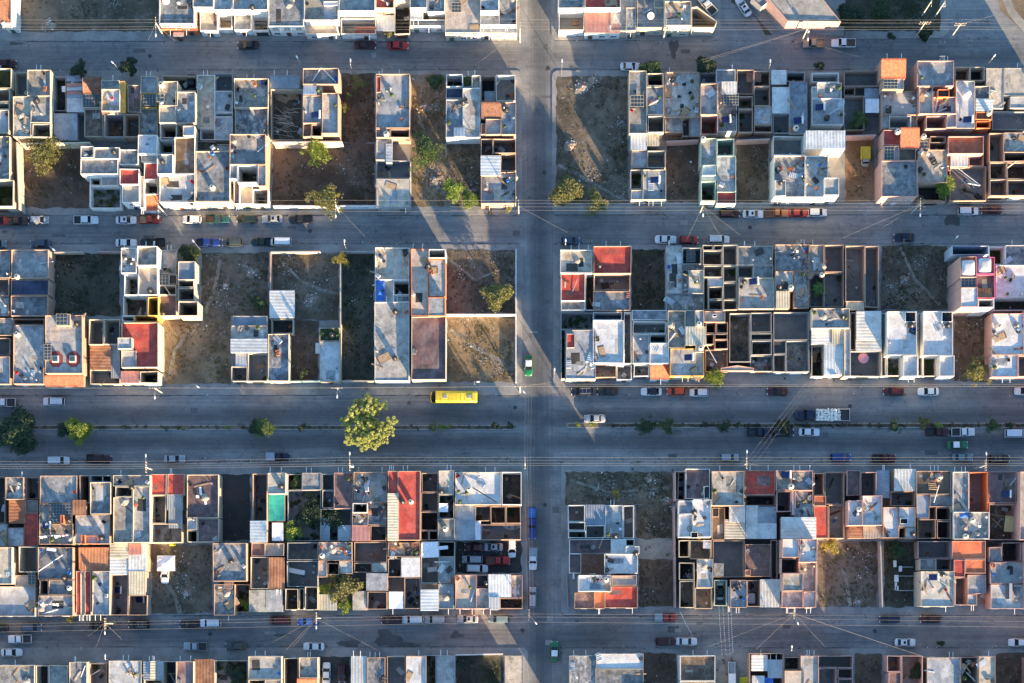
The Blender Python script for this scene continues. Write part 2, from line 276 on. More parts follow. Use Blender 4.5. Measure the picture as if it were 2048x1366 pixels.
# ------------------------------------------------------------------ the houses, traced block by block
# @tile: tracing window (origin px, px scale).  =row: row of houses and the street they stand on.
# H description | wall code.   x0 y0 x1 y1 h roof [parapet [wall]] : one block of the house
# k / w tank, o solar heater, s skylight frame, v dark hatch, j loose things, p plank, d dish, a mast, L polygon block
TILES = {}
for r, (y0, sc) in {'A': (0, 4.876), 'B': (260, 4.876), 'C': (480, 4.552), 'D': (740, 4.876), 'F': (1200, 4.876)}.items():
    for i, x0 in enumerate((0, 400, 800, 1200, 1628)): TILES[r + str(i + 1)] = (x0, y0, sc)
for i, x0 in enumerate((0, 400, 800, 1110, 1400, 1628)): TILES['E%d' % (i + 1)] = (x0, 920, 4.269)
HOUSES = """
=A S north side of the top street
@A1
H brown tiled house with a tall white gable wall|W
0 -260 105 215 6.2 e 0
105 -260 112 215 6.2 w .1
H grey house with a coral front and small tile roof|O
1555 -260 1895 232 5.2 g .4 W
1775 130 1925 285 3.3 t 0
1555 235 1770 285 3.2 r .2
d 1625 15 5.3
1690 312 1790 355 2.7 m 0
@A2
H cream house with a beige front roof and courtyard|W
0 75 170 300 3.2 p .3
-70 -260 130 70 5.5 g .4
135 -260 310 95 5.4 g .5
180 150 310 275 .1 k 2.6
H house with rooftop clutter and a purple flowering patio|W
320 -260 660 95 5.6 g .5
335 130 500 290 3 g .3
510 150 665 300 .1 k 2.8
j 340 -20 640 60 5.6 6
k 505 60 5.6
H broad blue-grey roofed house with white arched front|W
668 -260 1010 255 5.4 B .2
j 700 -100 980 200 5.4 3
H dark roofed white house with beige carport|W
1015 -260 1348 195 5.6 g .5
1030 232 1345 330 3 p .2
1205 10 1345 50 6.2 w .1
H white scalloped-parapet house with lettering over a deep garage|W
1355 -260 1705 105 5.6 B .7
1375 180 1712 330 .1 k 3
1515 270 1715 335 2.9 t 0
H house under a blue and white striped sheet roof|C
1715 -260 1890 75 5 r .4
1725 150 1895 300 3 m 0
1895 10 2045 330 .1 k 2.5
1895 -260 2045 0 5 g .4
j 1730 -60 1880 60 5 8
@A3
H white two-storey house with a square blue-grey roof|W
95 -260 262 75 5.5 B .5
270 -260 437 115 5.4 g .4
100 190 440 250 3 l .8
100 85 225 188 4 w .1
j 280 20 420 100 5.4 5
H long beige flat roof with a brown pergola skylight|C
440 -260 782 318 4.6 p .2
s 505 25 595 120 4.8
H white corner house edged with terracotta coping|W
785 -260 962 105 7.4 l .4
965 -260 1135 240 5 g .5
785 108 962 240 5.0 g .4
785 250 1140 322 3 w .5
H grey roof over a dark walled forecourt|W
1545 -260 1790 80 5.4 g .4
1550 105 1795 295 .1 k 3.2
H red roofed house behind a rose ribbed canopy|W
1800 -260 2150 75 5.6 r .4
1800 80 2145 318 3.6 q 0
j 2000 0 2140 60 5.6 4
@A4
H pale blue-grey low roof with a panelled extension|C
107 -260 355 302 3.6 l .2
255 72 350 300 4.1 B .15
H dark roofed house with a notched parapet and turquoise front|C
360 -260 625 268 3.6 g .9
530 0 622 70 4.6 l .1
d 490 160 3.7
H orange-fronted corner house with rubble on its roof|C
630 10 890 245 6 l .5
630 -260 880 5 6 g .4
L 893,70 950,62 1142,210 1115,268 893,268 .1 p 4.6 C
632 247 1110 264 3.6 r .2 Y
j 690 30 860 200 6 9
=X S beside the slanting side street at the top
@A4
H peach corner building with diamond-pattern windows|P
L 1640,-20 1830,205 2350,210 2150,-40 1950,-260 1450,-260 6 l .3 P
H low pale building with a dark door|N
L 1480,-20 1575,70 1635,20 1540,-80 4 B .2 N
=B1 N south side of the top street
@A1
H roof-garden house with dark planted court at the edge|C
-200 665 108 860 3.2 G 1.6
-200 865 92 990 .1 k 4.6
-200 1000 92 1065 .1 k 4.6
-200 1070 85 1300 4.4 B .6
H dark green-stained roof with a lower grey terrace|C
268 680 490 935 5 g .3
300 935 490 1195 5 g .3
125 940 300 1335 4.8 l .3
315 1205 490 1335 .1 k 5
150 710 262 930 .1 b 2.6
k 350 970 5
j 140 1180 290 1320 4.8 5
H low yard house with two red stripes on blue sheeting|N
520 745 645 1080 .1 k 2.6
652 740 820 792 3 M 0
652 810 800 840 3 q 0
652 850 800 880 3 m 0
652 888 800 920 3 q 0
652 925 815 955 3.1 M 0
652 960 818 1090 3.3 m 0
525 1110 750 1365 3.2 M 0
604 840 650 897 2.4 w 0
H old brown tile roof beside a caged skylight|C
808 755 990 910 4.4 e 0
805 915 1000 1050 3.6 g .4
s 810 920 925 1030 4.1
822 1060 1005 1330 3.2 b .4
k 960 990 3.6
H house with a bright yellow-orange gable wall|C
990 785 1165 862 5.2 g .2
990 868 1165 1085 5.8 g .4
1168 790 1218 1095 5 Y .2 Y
H house with rusty terraces over a sunken brown court|C
1245 830 1372 1095 4 n .3
1372 740 1535 905 3.8 g .4 C
1376 910 1525 1050 4 g .4 Y
s 1395 925 1520 1030 4.4
1015 1110 1210 1335 .1 b 4.6 N
1212 1110 1360 1335 .1 b 4.6 K
1364 1060 1535 1310 3.2 g .3 C
H cream two-level roof with a garage forecourt|C
1550 790 1730 1030 6 l .5
1550 1032 1710 1195 6 l .4
1712 895 1905 1200 6 B .5
1560 1208 1720 1365 .1 k 5 W
1580 738 1920 885 .1 k 2.8
1785 1225 1895 1320 6.8 w .3
w 1570 820 6
s 1530 915 1600 990 6.5
H pale stained roof with a long slit skylight|W
1925 730 2093 1250 3.3 l .3
2095 890 2268 1095 3.2 B .2
2095 1145 2268 1365 3.2 g .2
2095 1098 2268 1140 .1 k 3.2
1950 1255 2093 1365 .1 k 3
2098 715 2268 885 .1 k 3 N
@A2
H shaded house of raised bay walls with stained floor|C
330 765 665 1050 3.2 g .9
340 1052 665 1330 3 g .9
j 360 800 640 1000 3.2 4
H yard house with heaped poles and timber|C
680 735 970 865 3 M .1 N
690 870 1000 1365 .1 s 3
j 720 900 980 1030 .1 8
T 700 1060 960 1345 .1
H tall brick-parapet house with a white frame on top|K
1005 665 1350 820 6.4 B .8
1005 930 1185 1200 6.2 B .5
1190 905 1345 1300 6.2 B .6
1085 1210 1188 1330 .1 G 6
1005 1205 1083 1330 5.4 b .4
1005 825 1188 927 6.0 g .4
1010 830 1135 920 7 m 0
p 1100 790 1185 660 6.4 .1 white_paint
p 1185 660 1330 810 6.4 .1 white_paint
j 1100 840 1330 900 6.4 4
o 1135 1125 6.2
H long pale blue roof with a rust-orange rim|K
1715 720 2045 1248 4.5 B .6
1715 1252 1850 1340 4.4 B .5
1855 1260 2045 1340 .1 k 4.6
1722 745 1762 900 4.7 r .2
w 1815 1300 4.4
j 1740 800 2000 1200 4.5 4
@A3
H white-rimmed house with a dark blue sunken court|W
450 722 610 845 .1 k 4.5
450 850 610 960 3 N .2
615 742 700 850 3.6 G .3
450 970 610 1340 4.5 B .3
612 860 785 1340 4.5 B .3
703 735 785 858 4.4 g .3
k 612 990 4.5
j 470 1020 640 1060 4.5 3
525 1245 640 1330 5.4 m 0
H corner house with brown tiles and an orange stair|K
790 740 928 990 .1 k 3
825 893 920 990 2.6 M 0
935 730 1125 985 .1 g 3 W
795 1000 985 1155 5.2 e 0
988 995 1130 1310 4.5 l .7
835 1160 985 1310 4.5 l .7
790 1205 832 1310 4.6 O .3
j 945 780 1110 960 .1 8
k 1035 1060 4.5
@A4
H terraced roof house with a light steel skylight cage|C
285 690 455 1300 4.5 g .4
458 842 620 1122 4.5 g .4
462 715 618 836 .1 k 4.8
468 1130 625 1290 .1 k 4.8
s 300 930 425 1040 5
j 310 860 600 1100 4.5 5
H low flat roof littered with rusty scrap|K
630 700 970 1140 3.3 l .7
635 1142 800 1290 3.2 B .3
805 1145 875 1330 .1 k 3
880 1150 975 1330 3 M .1
j 660 740 950 1120 3.3 22
H narrow grey room with a brown walled court behind|K
982 815 1145 1118 5 g .8
985 1125 1150 1310 .1 b 5 P
975 710 1140 810 .1 k 3 N
H teal-grey roof with a ribbed canopy and wire cage|W
1135 675 1320 800 3.2 g .6
1150 805 1335 1280 3.4 B .4
1190 800 1328 915 4.2 m 0
s 1205 912 1350 1025 4
k 1310 1090 3.4
o 1230 1170 3.4
H unfinished brick shell with a rust-red sheet|K
1335 680 1500 920 .1 s 3.2
1502 690 1660 838 .1 s 3.2
1350 938 1490 1060 .1 b 3.5
1502 842 1660 1030 .1 b 3.5
1350 1062 1490 1290 .1 b 3.5
1502 1035 1680 1210 3 g .4
1502 1215 1680 1290 .1 k 3.4
1430 712 1570 795 2.7 R 0
j 1360 950 1480 1280 .1 6
H house with long pale sheet roofs and a rear pit|N
1675 685 1815 820 3 m 0
1680 855 1845 1100 3.4 m 0
1690 1105 1850 1300 .1 k 3
1850 800 2020 1300 3.6 B .2
1820 700 2000 795 .1 k 3
w 1915 1245 3.6
o 1935 1180 3.6
@A5
H house with a blue pool-coloured forecourt|W
-20 710 240 800 .1 N 3
30 805 268 960 3.4 g .4
-20 962 290 1215 3.4 B .4
-20 845 25 960 3.4 l .3
o 60 1050 3.4
k 130 1140 3.4
H open grey yard with two white canopies|K
295 690 635 840 .1 g 3
295 850 400 930 .1 b 2.6
295 935 490 1270 .1 g 2.8
495 860 635 955 2.7 M 0
500 962 635 1100 2.7 w 0
H tall house with a bright orange tile gable|K
660 575 892 760 6.6 t 0
670 765 875 870 6 l .2
665 890 1010 1120 4 l .5
735 1130 945 1250 .1 k 4.2 W
s 680 775 815 865 6.3
j 670 900 760 1100 4 10
j 940 920 1005 1080 4 7
665 1130 730 1250 3.8 g .4
948 1125 1008 1245 3.6 g .4
H cloud-stained tall roof with brick stair walls|P
1010 590 1365 838 6 B .5
1025 845 1160 1110 5.6 l .6
1165 945 1385 1110 5.6 l .6
1210 870 1320 945 6.6 k .6 O
1095 1130 1290 1255 .1 k 5.2
1295 1115 1390 1240 5.3 B .4
j 1060 870 1140 940 5.6 5
j 1180 960 1360 1090 5.6 6
a 1220 590 6.5 1.5
H white domed roof beside orange stair boxes|C
1375 652 1520 785 .1 b 3
1524 652 1665 785 .1 k 3
1385 790 1568 1250 4.6 w .4
1572 840 1712 965 4 B .5
1580 968 1742 1080 4.6 m 0
1580 1090 1735 1165 4 b .5 O
1580 1180 1718 1250 .1 k 4 O
w 1715 1095 4.2
o 1500 1170 4.6
H broad pale flat roof at the far corner|N
1680 665 1850 1055 3.3 l .1
1853 665 2140 935 3.3 l .1
1915 940 2140 1055 3.3 l .1
1740 1085 2140 1265 .1 s 2.6
j 1900 1090 2040 1130 .1 6
=B2 S north side of the second street
@B1
H edge house with grass court behind a tall cream wall|C
-200 60 92 480 4.5 g .6
-200 488 130 745 .1 G 4.6
j -60 100 60 400 4.5 4
H rounded white house with a small green court|W
785 160 912 270 5.6 p .4
918 170 1165 280 5.6 l .4
785 282 1150 430 5.2 g .7
985 440 1150 540 3.2 g .4
880 545 1178 760 .1 G 2.6
880 450 980 540 .1 G 2.6
k 1105 205 5.6
j 810 215 930 255 5.6 5
H white house stepped in grey and red roofs|W
1165 190 1345 335 5.2 B .4
1165 380 1355 530 5.4 r .4
1190 535 1360 705 5 l .5
1365 450 1405 760 4.6 C .2
H white square roof with a dark star emblem|W
1345 50 1530 228 6.4 w .5
1380 232 1530 312 5 B .4
1405 320 1540 482 5.2 r .5
1408 490 1540 628 .1 k 4
1408 630 1537 780 3.2 t 0
H tall grey house with a raised tank room|W
1700 70 1900 425 5.6 b .5
1555 430 1900 705 5.6 g .5
1530 235 1682 428 7.4 B .4
1550 72 1690 228 .1 G 4.2
k 1575 300 7.4
H ochre-rimmed house with broad blue-grey roof|C
1910 205 2240 700 5.4 g .4
1910 110 2095 198 3 k .4 N
2098 140 2240 200 3.2 B .3
w 2065 553 5.4
j 2030 100 2150 320 5.4 7
@B2
H large blue-grey roof with a white inner stairwell|K
290 40 640 335 6.2 B .6
365 340 560 512 .1 b 6.4 W
565 340 642 545 6.2 B .5
290 340 362 475 6 B .4 W
328 480 385 720 4.6 n .3 W
388 515 512 720 3.2 p .6 W
516 575 662 725 .1 k 3.6 W
j 300 60 345 300 6.2 6
j 440 50 620 90 6.2 6
H small stained flat roof beside a pinkish courtyard|N
1715 95 1872 290 3.4 l .3
1722 296 2050 470 .1 n 2.6
1720 475 2050 755 3.2 l .1
1815 135 1872 315 4 m 0
j 1730 400 1950 460 .1 5
@B3
H corner house with a white ribbed sheet roof|K
790 85 905 250 .1 b 4.2
910 85 1130 225 .1 b 4.2
985 232 1130 398 .1 p 3.8
790 255 980 440 4.6 m 0
790 410 1130 715 3.4 g .8
j 800 100 1000 230 .1 5
j 1010 430 1120 700 3.4 9
j 800 470 880 700 3.4 5
@B4
H cream house behind half-white half-tan sheet roofing|C
300 40 455 190 3.6 m 0
458 40 575 150 3.6 c 0
310 195 458 370 3 l .4 K
465 200 640 370 .1 k 3.4
300 385 412 575 .1 G 3.4
418 385 645 680 3.3 B .4
305 585 415 680 3.3 B .4
o 540 490 3.3
H pale green-walled house with a red terrace|V
985 80 1137 345 5 l .4
1142 85 1310 245 .1 p 5.2
1142 250 1325 598 5 B .4
1142 602 1325 715 5 r .5
1000 340 1132 442 5.8 w .4
988 500 1130 692 .1 G 5.2
988 446 1138 496 5 w .3
w 1010 80 5.4
H long white-fronted house with raised tank plinth|W
1695 250 2000 655 5.5 g .6
2003 250 2225 655 5.5 g .6
1690 60 2000 240 .1 k 2.8
1705 490 1812 645 6.6 l .2
2190 465 2330 635 6.8 l .3
2008 10 2392 178 6.2 m 0
k 1765 505 6.6
j 1720 260 1880 420 5.5 10
j 1960 260 2030 540 5.5 12
j 2060 320 2200 600 5.5 8
@B5
H tall pink-sided house with teal-stained roof|P
660 300 1010 650 6.2 B .5
680 0 845 145 5.5 r .4
848 -20 1025 175 6.4 t 0
680 155 782 295 6 l .3
785 155 830 295 6 p .3
835 182 992 295 5.6 b .4
s 685 160 780 290 6.3
w 822 10 5.8
w 1075 55 5.5
H pinkish roof with bare patches behind a leafy court|K
1010 190 1300 515 4 p .3
1135 60 1285 125 .1 k 4
1015 80 1130 185 4.4 p .3
1015 520 1290 700 .1 k 2.6
s 1030 115 1112 210 4.6
j 1030 230 1280 500 4 8
H flat orange-red roof with a yard of bent canopy poles|P
1310 60 1655 232 4.4 O .7
1335 215 1500 350 3.6 m 0
1310 240 1332 395 .1 k 2.6
1510 240 1655 350 .1 k 2.6
1325 355 1680 690 .1 g 2.6 K
p 1340 360 1580 540 2.6 .06 steel
p 1370 350 1620 545 2.6 .06 white_paint
p 1410 350 1560 570 2.6 .06 steel
p 1330 380 1520 570 2.6 .06 steel
p 1500 520 1610 545 2.6 .12 white_cloth
j 1420 480 1660 660 .1 14
H unfinished grid of roofless brown rooms|K
1710 30 1852 310 .1 b 3.8
1856 25 2100 208 3.4 B .2
1856 212 2100 305 .1 k 3.8
1715 315 1880 475 .1 b 3.6
1884 315 2100 475 .1 b 3.6
1715 482 1885 640 .1 b 3.6
1889 482 2100 640 .1 b 3.6
p 1884 370 1965 310 3.4 .14 timber_pale
=C1 N south side of the second street
@C1
H edge house with one dark rear court|K
-300 90 92 345 3.4 g .6
-300 352 82 505 .1 k 3.6
-300 510 80 690 3.2 g .4
H brick-rimmed house with navy strip court and beige tank|K
100 88 440 348 3.4 B .8
100 360 440 500 3.2 N .4
100 505 432 690 3.4 g .8
w 150 330 3.4
H ornate cream house with raised square tower room|W
1100 70 1240 300 5.4 g .5
1250 55 1430 230 6.8 g .7
1260 240 1432 500 5.4 p .5
1130 312 1255 500 .1 G 5
1120 505 1340 690 .1 b 3
1345 520 1440 690 .1 k 5.4 Y
j 1120 90 1230 290 5.4 7
k 1360 450 5.4
H house with a grid of roofless grey rooms|C
1460 90 1605 308 3.4 g .5 N
1622 195 1775 360 4.6 M .4
1445 412 1605 498 .1 b 4.2
1445 502 1605 690 3.5 n .5
1540 315 1612 405 3.6 k .3
1622 365 1765 430 .1 k 4.4
1618 436 1770 550 .1 k 4.4
1622 558 1800 690 .1 b 5.4
s 1447 318 1536 408 3.8
p 1500 420 1560 510 3.6 .12 timber_pale
k 1480 660 3.5
@C2
H stained pale terrace with blue tarpaulin and dark pit|W
1595 70 1905 362 3.4 l .5
1595 365 1758 560 3.2 l .5
1760 365 1905 500 .1 k 3.6
1760 505 1905 560 3.3 B .4
j 1610 90 1680 200 3.4 8
j 1840 80 1900 300 3.4 5
H long pale roof with two black tanks|W
1590 565 1905 1283 3.8 l .15
k 1775 645 3.9
k 1770 1070 3.9
j 1640 1040 1720 1110 3.9 2
@C3
H tan roof with a dark blue slot at the corner|O
100 80 258 690 4.6 p .3
262 85 415 165 .1 N 5 W
262 175 415 515 4.5 g .3
258 520 410 690 5.6 l .15
k 255 225 4.5
H long maroon-brown roof with an orange edge|C
105 697 415 1270 4.3 n .5
H pale roof stepping to a crimson terrace|W
1462 90 1752 300 4 l .5
1465 305 1685 553 3.9 r .4
1470 558 1682 640 3.6 B .3
1688 305 1775 640 .1 k 3
p 1570 470 1615 360 3.9 .06 steel
j 1490 310 1540 400 3.9 4
@C4
H bright red square roof above a scrap-filled court|K
-58 55 285 303 4.4 r .4
-58 310 275 458 .1 b 3.4
-58 465 275 640 3.2 g .4
j -40 320 230 440 .1 8
k -5 230 4.4
H pale blotched roof with a black sunken atrium|N
605 50 748 490 3.3 l .15
750 70 920 220 .1 k 3.8
752 228 940 490 3.2 g .2
605 495 940 640 3.1 B .2
808 275 942 485 4.4 l .2
s 790 95 865 200 3
j 830 330 930 460 4.4 6
H unfinished maze of cream-rimmed open rooms|C
937 45 1030 92 .1 k 3.6
1034 45 1116 92 .1 k 3.6
937 96 1116 228 .1 n 3.6
1120 45 1252 228 .1 g 3.6
943 234 1116 338 .1 k 3.6
1124 234 1252 380 .1 b 3.6
988 340 1120 416 3.4 m 0
988 422 1120 538 .1 k 3.6
1124 386 1252 540 .1 b 3.6
988 543 1120 636 .1 k 3.6
1124 545 1252 636 .1 b 3.6
943 342 984 636 .1 k 3.4
H grey house with a sunlit rear terrace|C
1257 55 1575 226 3.2 B .4 N
1257 230 1395 342 .1 k 3.2
1398 230 1575 342 3.2 B .3
1265 347 1590 628 3.5 l .5
k 1315 375 3.5
o 1400 380 3.5
H cloudy roof with rows of dark potted plants|K
1595 40 1905 280 3.3 B .5
1765 284 1905 620 3.3 B .5
1600 285 1760 465 4.2 g .3
1605 470 1725 620 4.7 c 0
w 1742 430 4.2
k 1640 420 4.2
j 1740 50 1895 180 3.3 16
j 1840 200 1900 600 3.3 18
@C5
H grey court house with a leafy palm at its side|K
-40 45 90 300 3.2 g .4
95 45 272 290 .1 g 3.2
95 295 272 610 .1 k 3
-40 305 90 610 .1 k 2.8
w 75 315 3.3
H narrow roofless hall split by a brick rib|K
286 50 462 558 .1 p 3.4
466 55 592 612 .1 g 3.4
295 565 455 635 3.2 c 0
j 480 380 580 600 .1 7
H tall house with a hot pink rim and two domes|X
1335 150 1478 340 9 O .6 P
1482 155 1645 310 9 O .6
1340 345 1478 428 8.8 l .2 P
1482 315 1645 530 8.8 b .5
1340 432 1492 610 9.2 w .2 P
1498 540 1638 612 .1 k 8.8 W
1260 52 1590 135 .1 k 6 U
s 1340 345 1470 428 9
1500 440 1620 530 9.1 R 0
H white spattered flat roof at the right edge|W
1660 230 2100 518 3.8 w .25
1595 60 1742 222 .1 G 3
1745 50 2100 222 3.2 g .2
1640 522 2100 640 .1 k 3.6
j 1700 300 1900 500 3.8 6
=C2 S north side of the avenue
@C1
H edge roof with a dark middle pit|K
-300 712 112 870 3.3 l .5
-300 890 92 1050 .1 k 3.4
-300 1058 88 1310 3.3 B .5
H blue-grey mottled roof beside a beige tank|K
120 775 400 1310 3.4 B .5
120 715 400 770 .1 k 3.4
w 150 855 3.4
j 130 1150 390 1290 3.4 12
H house with two red octagons painted on its roof|K
408 685 748 1215 5.4 l .5
410 1235 760 1330 3.6 t 0
510 675 640 780 6.4 w .2
s 512 672 612 770 6.7
k 690 755 5.4
s 400 950 465 1092 6
H brown sheet roof behind a dark yard with cyan tank|C
808 720 942 950 .1 s 4
945 720 1092 948 .1 k 4
820 955 1005 1180 3.2 R 0
1010 950 1090 1255 3 M 0
820 1182 1092 1310 .1 k 2.6
H deep red roof with a grey box and lime court|C
1105 750 1440 1160 5 r .6
1070 888 1200 990 6.4 l .15
1105 1008 1240 1155 5.1 B .2
1100 1195 1265 1300 4.2 q 0
1275 1195 1440 1300 .1 k 4.4
1110 690 1222 742 .1 k 4 W
1226 690 1435 742 .1 k 4 Y
@C2
H patchwork house with bright white sheet roofs|C
300 690 610 775 3 M .3 N
285 780 610 895 3.2 p .2
280 900 610 1025 3.7 m 0
325 1028 425 1150 2.8 m 0
285 1152 430 1285 .1 k 2.8
436 1030 610 1285 .1 k 2.8
j 300 790 600 880 3.2 8
H narrow dusty grey roof beside a fenced yard|C
618 855 810 1285 3.2 g .5
650 715 850 850 .1 k 2
j 680 880 750 950 3.2 2
H narrow roof half olive and half icy white|C
1090 800 1270 920 3.3 G .3
1090 925 1270 1285 3.2 w .4
1055 940 1090 1030 2.6 m 0
k 1200 860 3.3
@C3
H pale concrete roof over a dark grassy side yard|N
1512 820 1782 1262 4.5 l .15
1518 855 1590 980 4.9 r .2
1465 660 1775 812 .1 G 2.8
1465 815 1508 1262 .1 G 2.6
j 1640 1130 1760 1260 4.5 5
@C4
H sky-blue coated roof beside a white shade sail|W
-62 730 215 1120 4.4 w .4
-62 655 200 725 .1 N 3
-62 1130 150 1250 .1 b 2.8 K
152 1130 288 1270 .1 g 2.6
218 655 288 1125 .1 k 3
j -50 990 80 1100 4.4 5
H white-walled house with a salmon tile porch|W
292 640 610 730 3.2 B .3
300 740 605 850 .1 k 3.4
300 858 450 1122 3.4 B .4
455 940 630 1125 4.5 w .4
460 1135 630 1265 3.4 t 0
310 1130 452 1240 .1 n 3
454 855 606 935 .1 k 3.4
H ochre-edged house with a pale ribbed loft|C
622 642 775 980 4.6 g .4
780 790 960 955 5.6 c 0
870 640 947 785 5.4 l .3
778 642 866 785 4.6 g .4
640 985 948 1238 4.5 B .5 Y
870 958 948 1022 5 w .3
w 905 760 5.4
w 920 980 5
o 810 1070 4.5
H cluster of small open brick cells|K
952 645 1140 745 4.6 p .4
965 750 1055 850 .1 b 4.2
1059 750 1165 850 .1 k 4.2
965 855 1040 950 .1 k 4.2
1044 855 1165 905 .1 k 4.2
1044 910 1165 992 .1 b 4
960 1000 1165 1200 .1 p 2.6
v 1025 675 1060 700 5.0
p 965 950 1060 1120 4.2 .08 white_paint
j 970 1020 1150 1180 .1 7
H dark overgrown walled court behind an arched gate|N
1180 665 1370 1110 .1 s 3.2
L 1100,1165 1250,1140 1400,1165 1400,1190 1100,1190 3 p .1 P
H ruined grey rooms full of scrap|N
1375 660 1562 840 .1 k 3.2
1375 850 1565 912 .1 k 3.2
1380 916 1565 1045 .1 b 3.2
1370 1052 1575 1195 .1 g 2.6
j 1380 1070 1560 1180 .1 12
H roofless dusty hall with one small dark room|N
1580 655 1905 910 .1 g 3.2
1580 915 1692 1035 3 k .3
1696 914 1905 1200 .1 g 3.2
1580 1040 1692 1200 .1 g 3.2
@C5
H patched sheet roof house with yellowed panels|C
-20 620 325 802 5.2 l .4
-20 806 165 945 4.5 m 0
165 806 272 945 4.6 c 0
95 945 262 1225 4.3 m 0
-20 950 92 1240 .1 k 3
275 805 332 1240 4.6 l .3
k 265 690 5.2
k 55 1100 .3
j 60 680 200 770 5.2 6
H ribbed roof over a court with pink parasol|N
390 650 610 910 3.8 m 0
385 912 610 1010 3.5 m 0
332 660 386 1005 .1 s 3
332 1012 605 1240 .1 k 3
H white L-shaped house with two-track lawn, western twin|W
665 650 935 1050 4.5 w .6
815 1052 945 1240 4.5 w .6
615 665 660 1240 .1 G 2.2
664 1056 810 1240 .1 G 2.2
v 832 655 925 745 5.1
k 890 770 4.5
H white L-shaped house with two-track lawn, eastern twin|W
995 650 1265 1050 4.5 w .6
1145 1052 1280 1240 4.5 w .6
947 665 990 1240 .1 G 2.2
994 1056 1140 1240 .1 G 2.2
v 1165 655 1258 745 5.1
k 1225 770 4.5
H wide panel-jointed bluish roof with a pink side wall|P
1618 670 1912 1045 5 w .3
1618 1048 1856 1245 5 w .3
1860 1050 3000 1242 .1 k 5
1915 640 3000 1045 5 B .3
w 1690 785 5
j 1630 830 1700 980 5 6
j 1820 770 1870 830 5 3
"""  # last house runs on unseen past the right edge, for its shadow
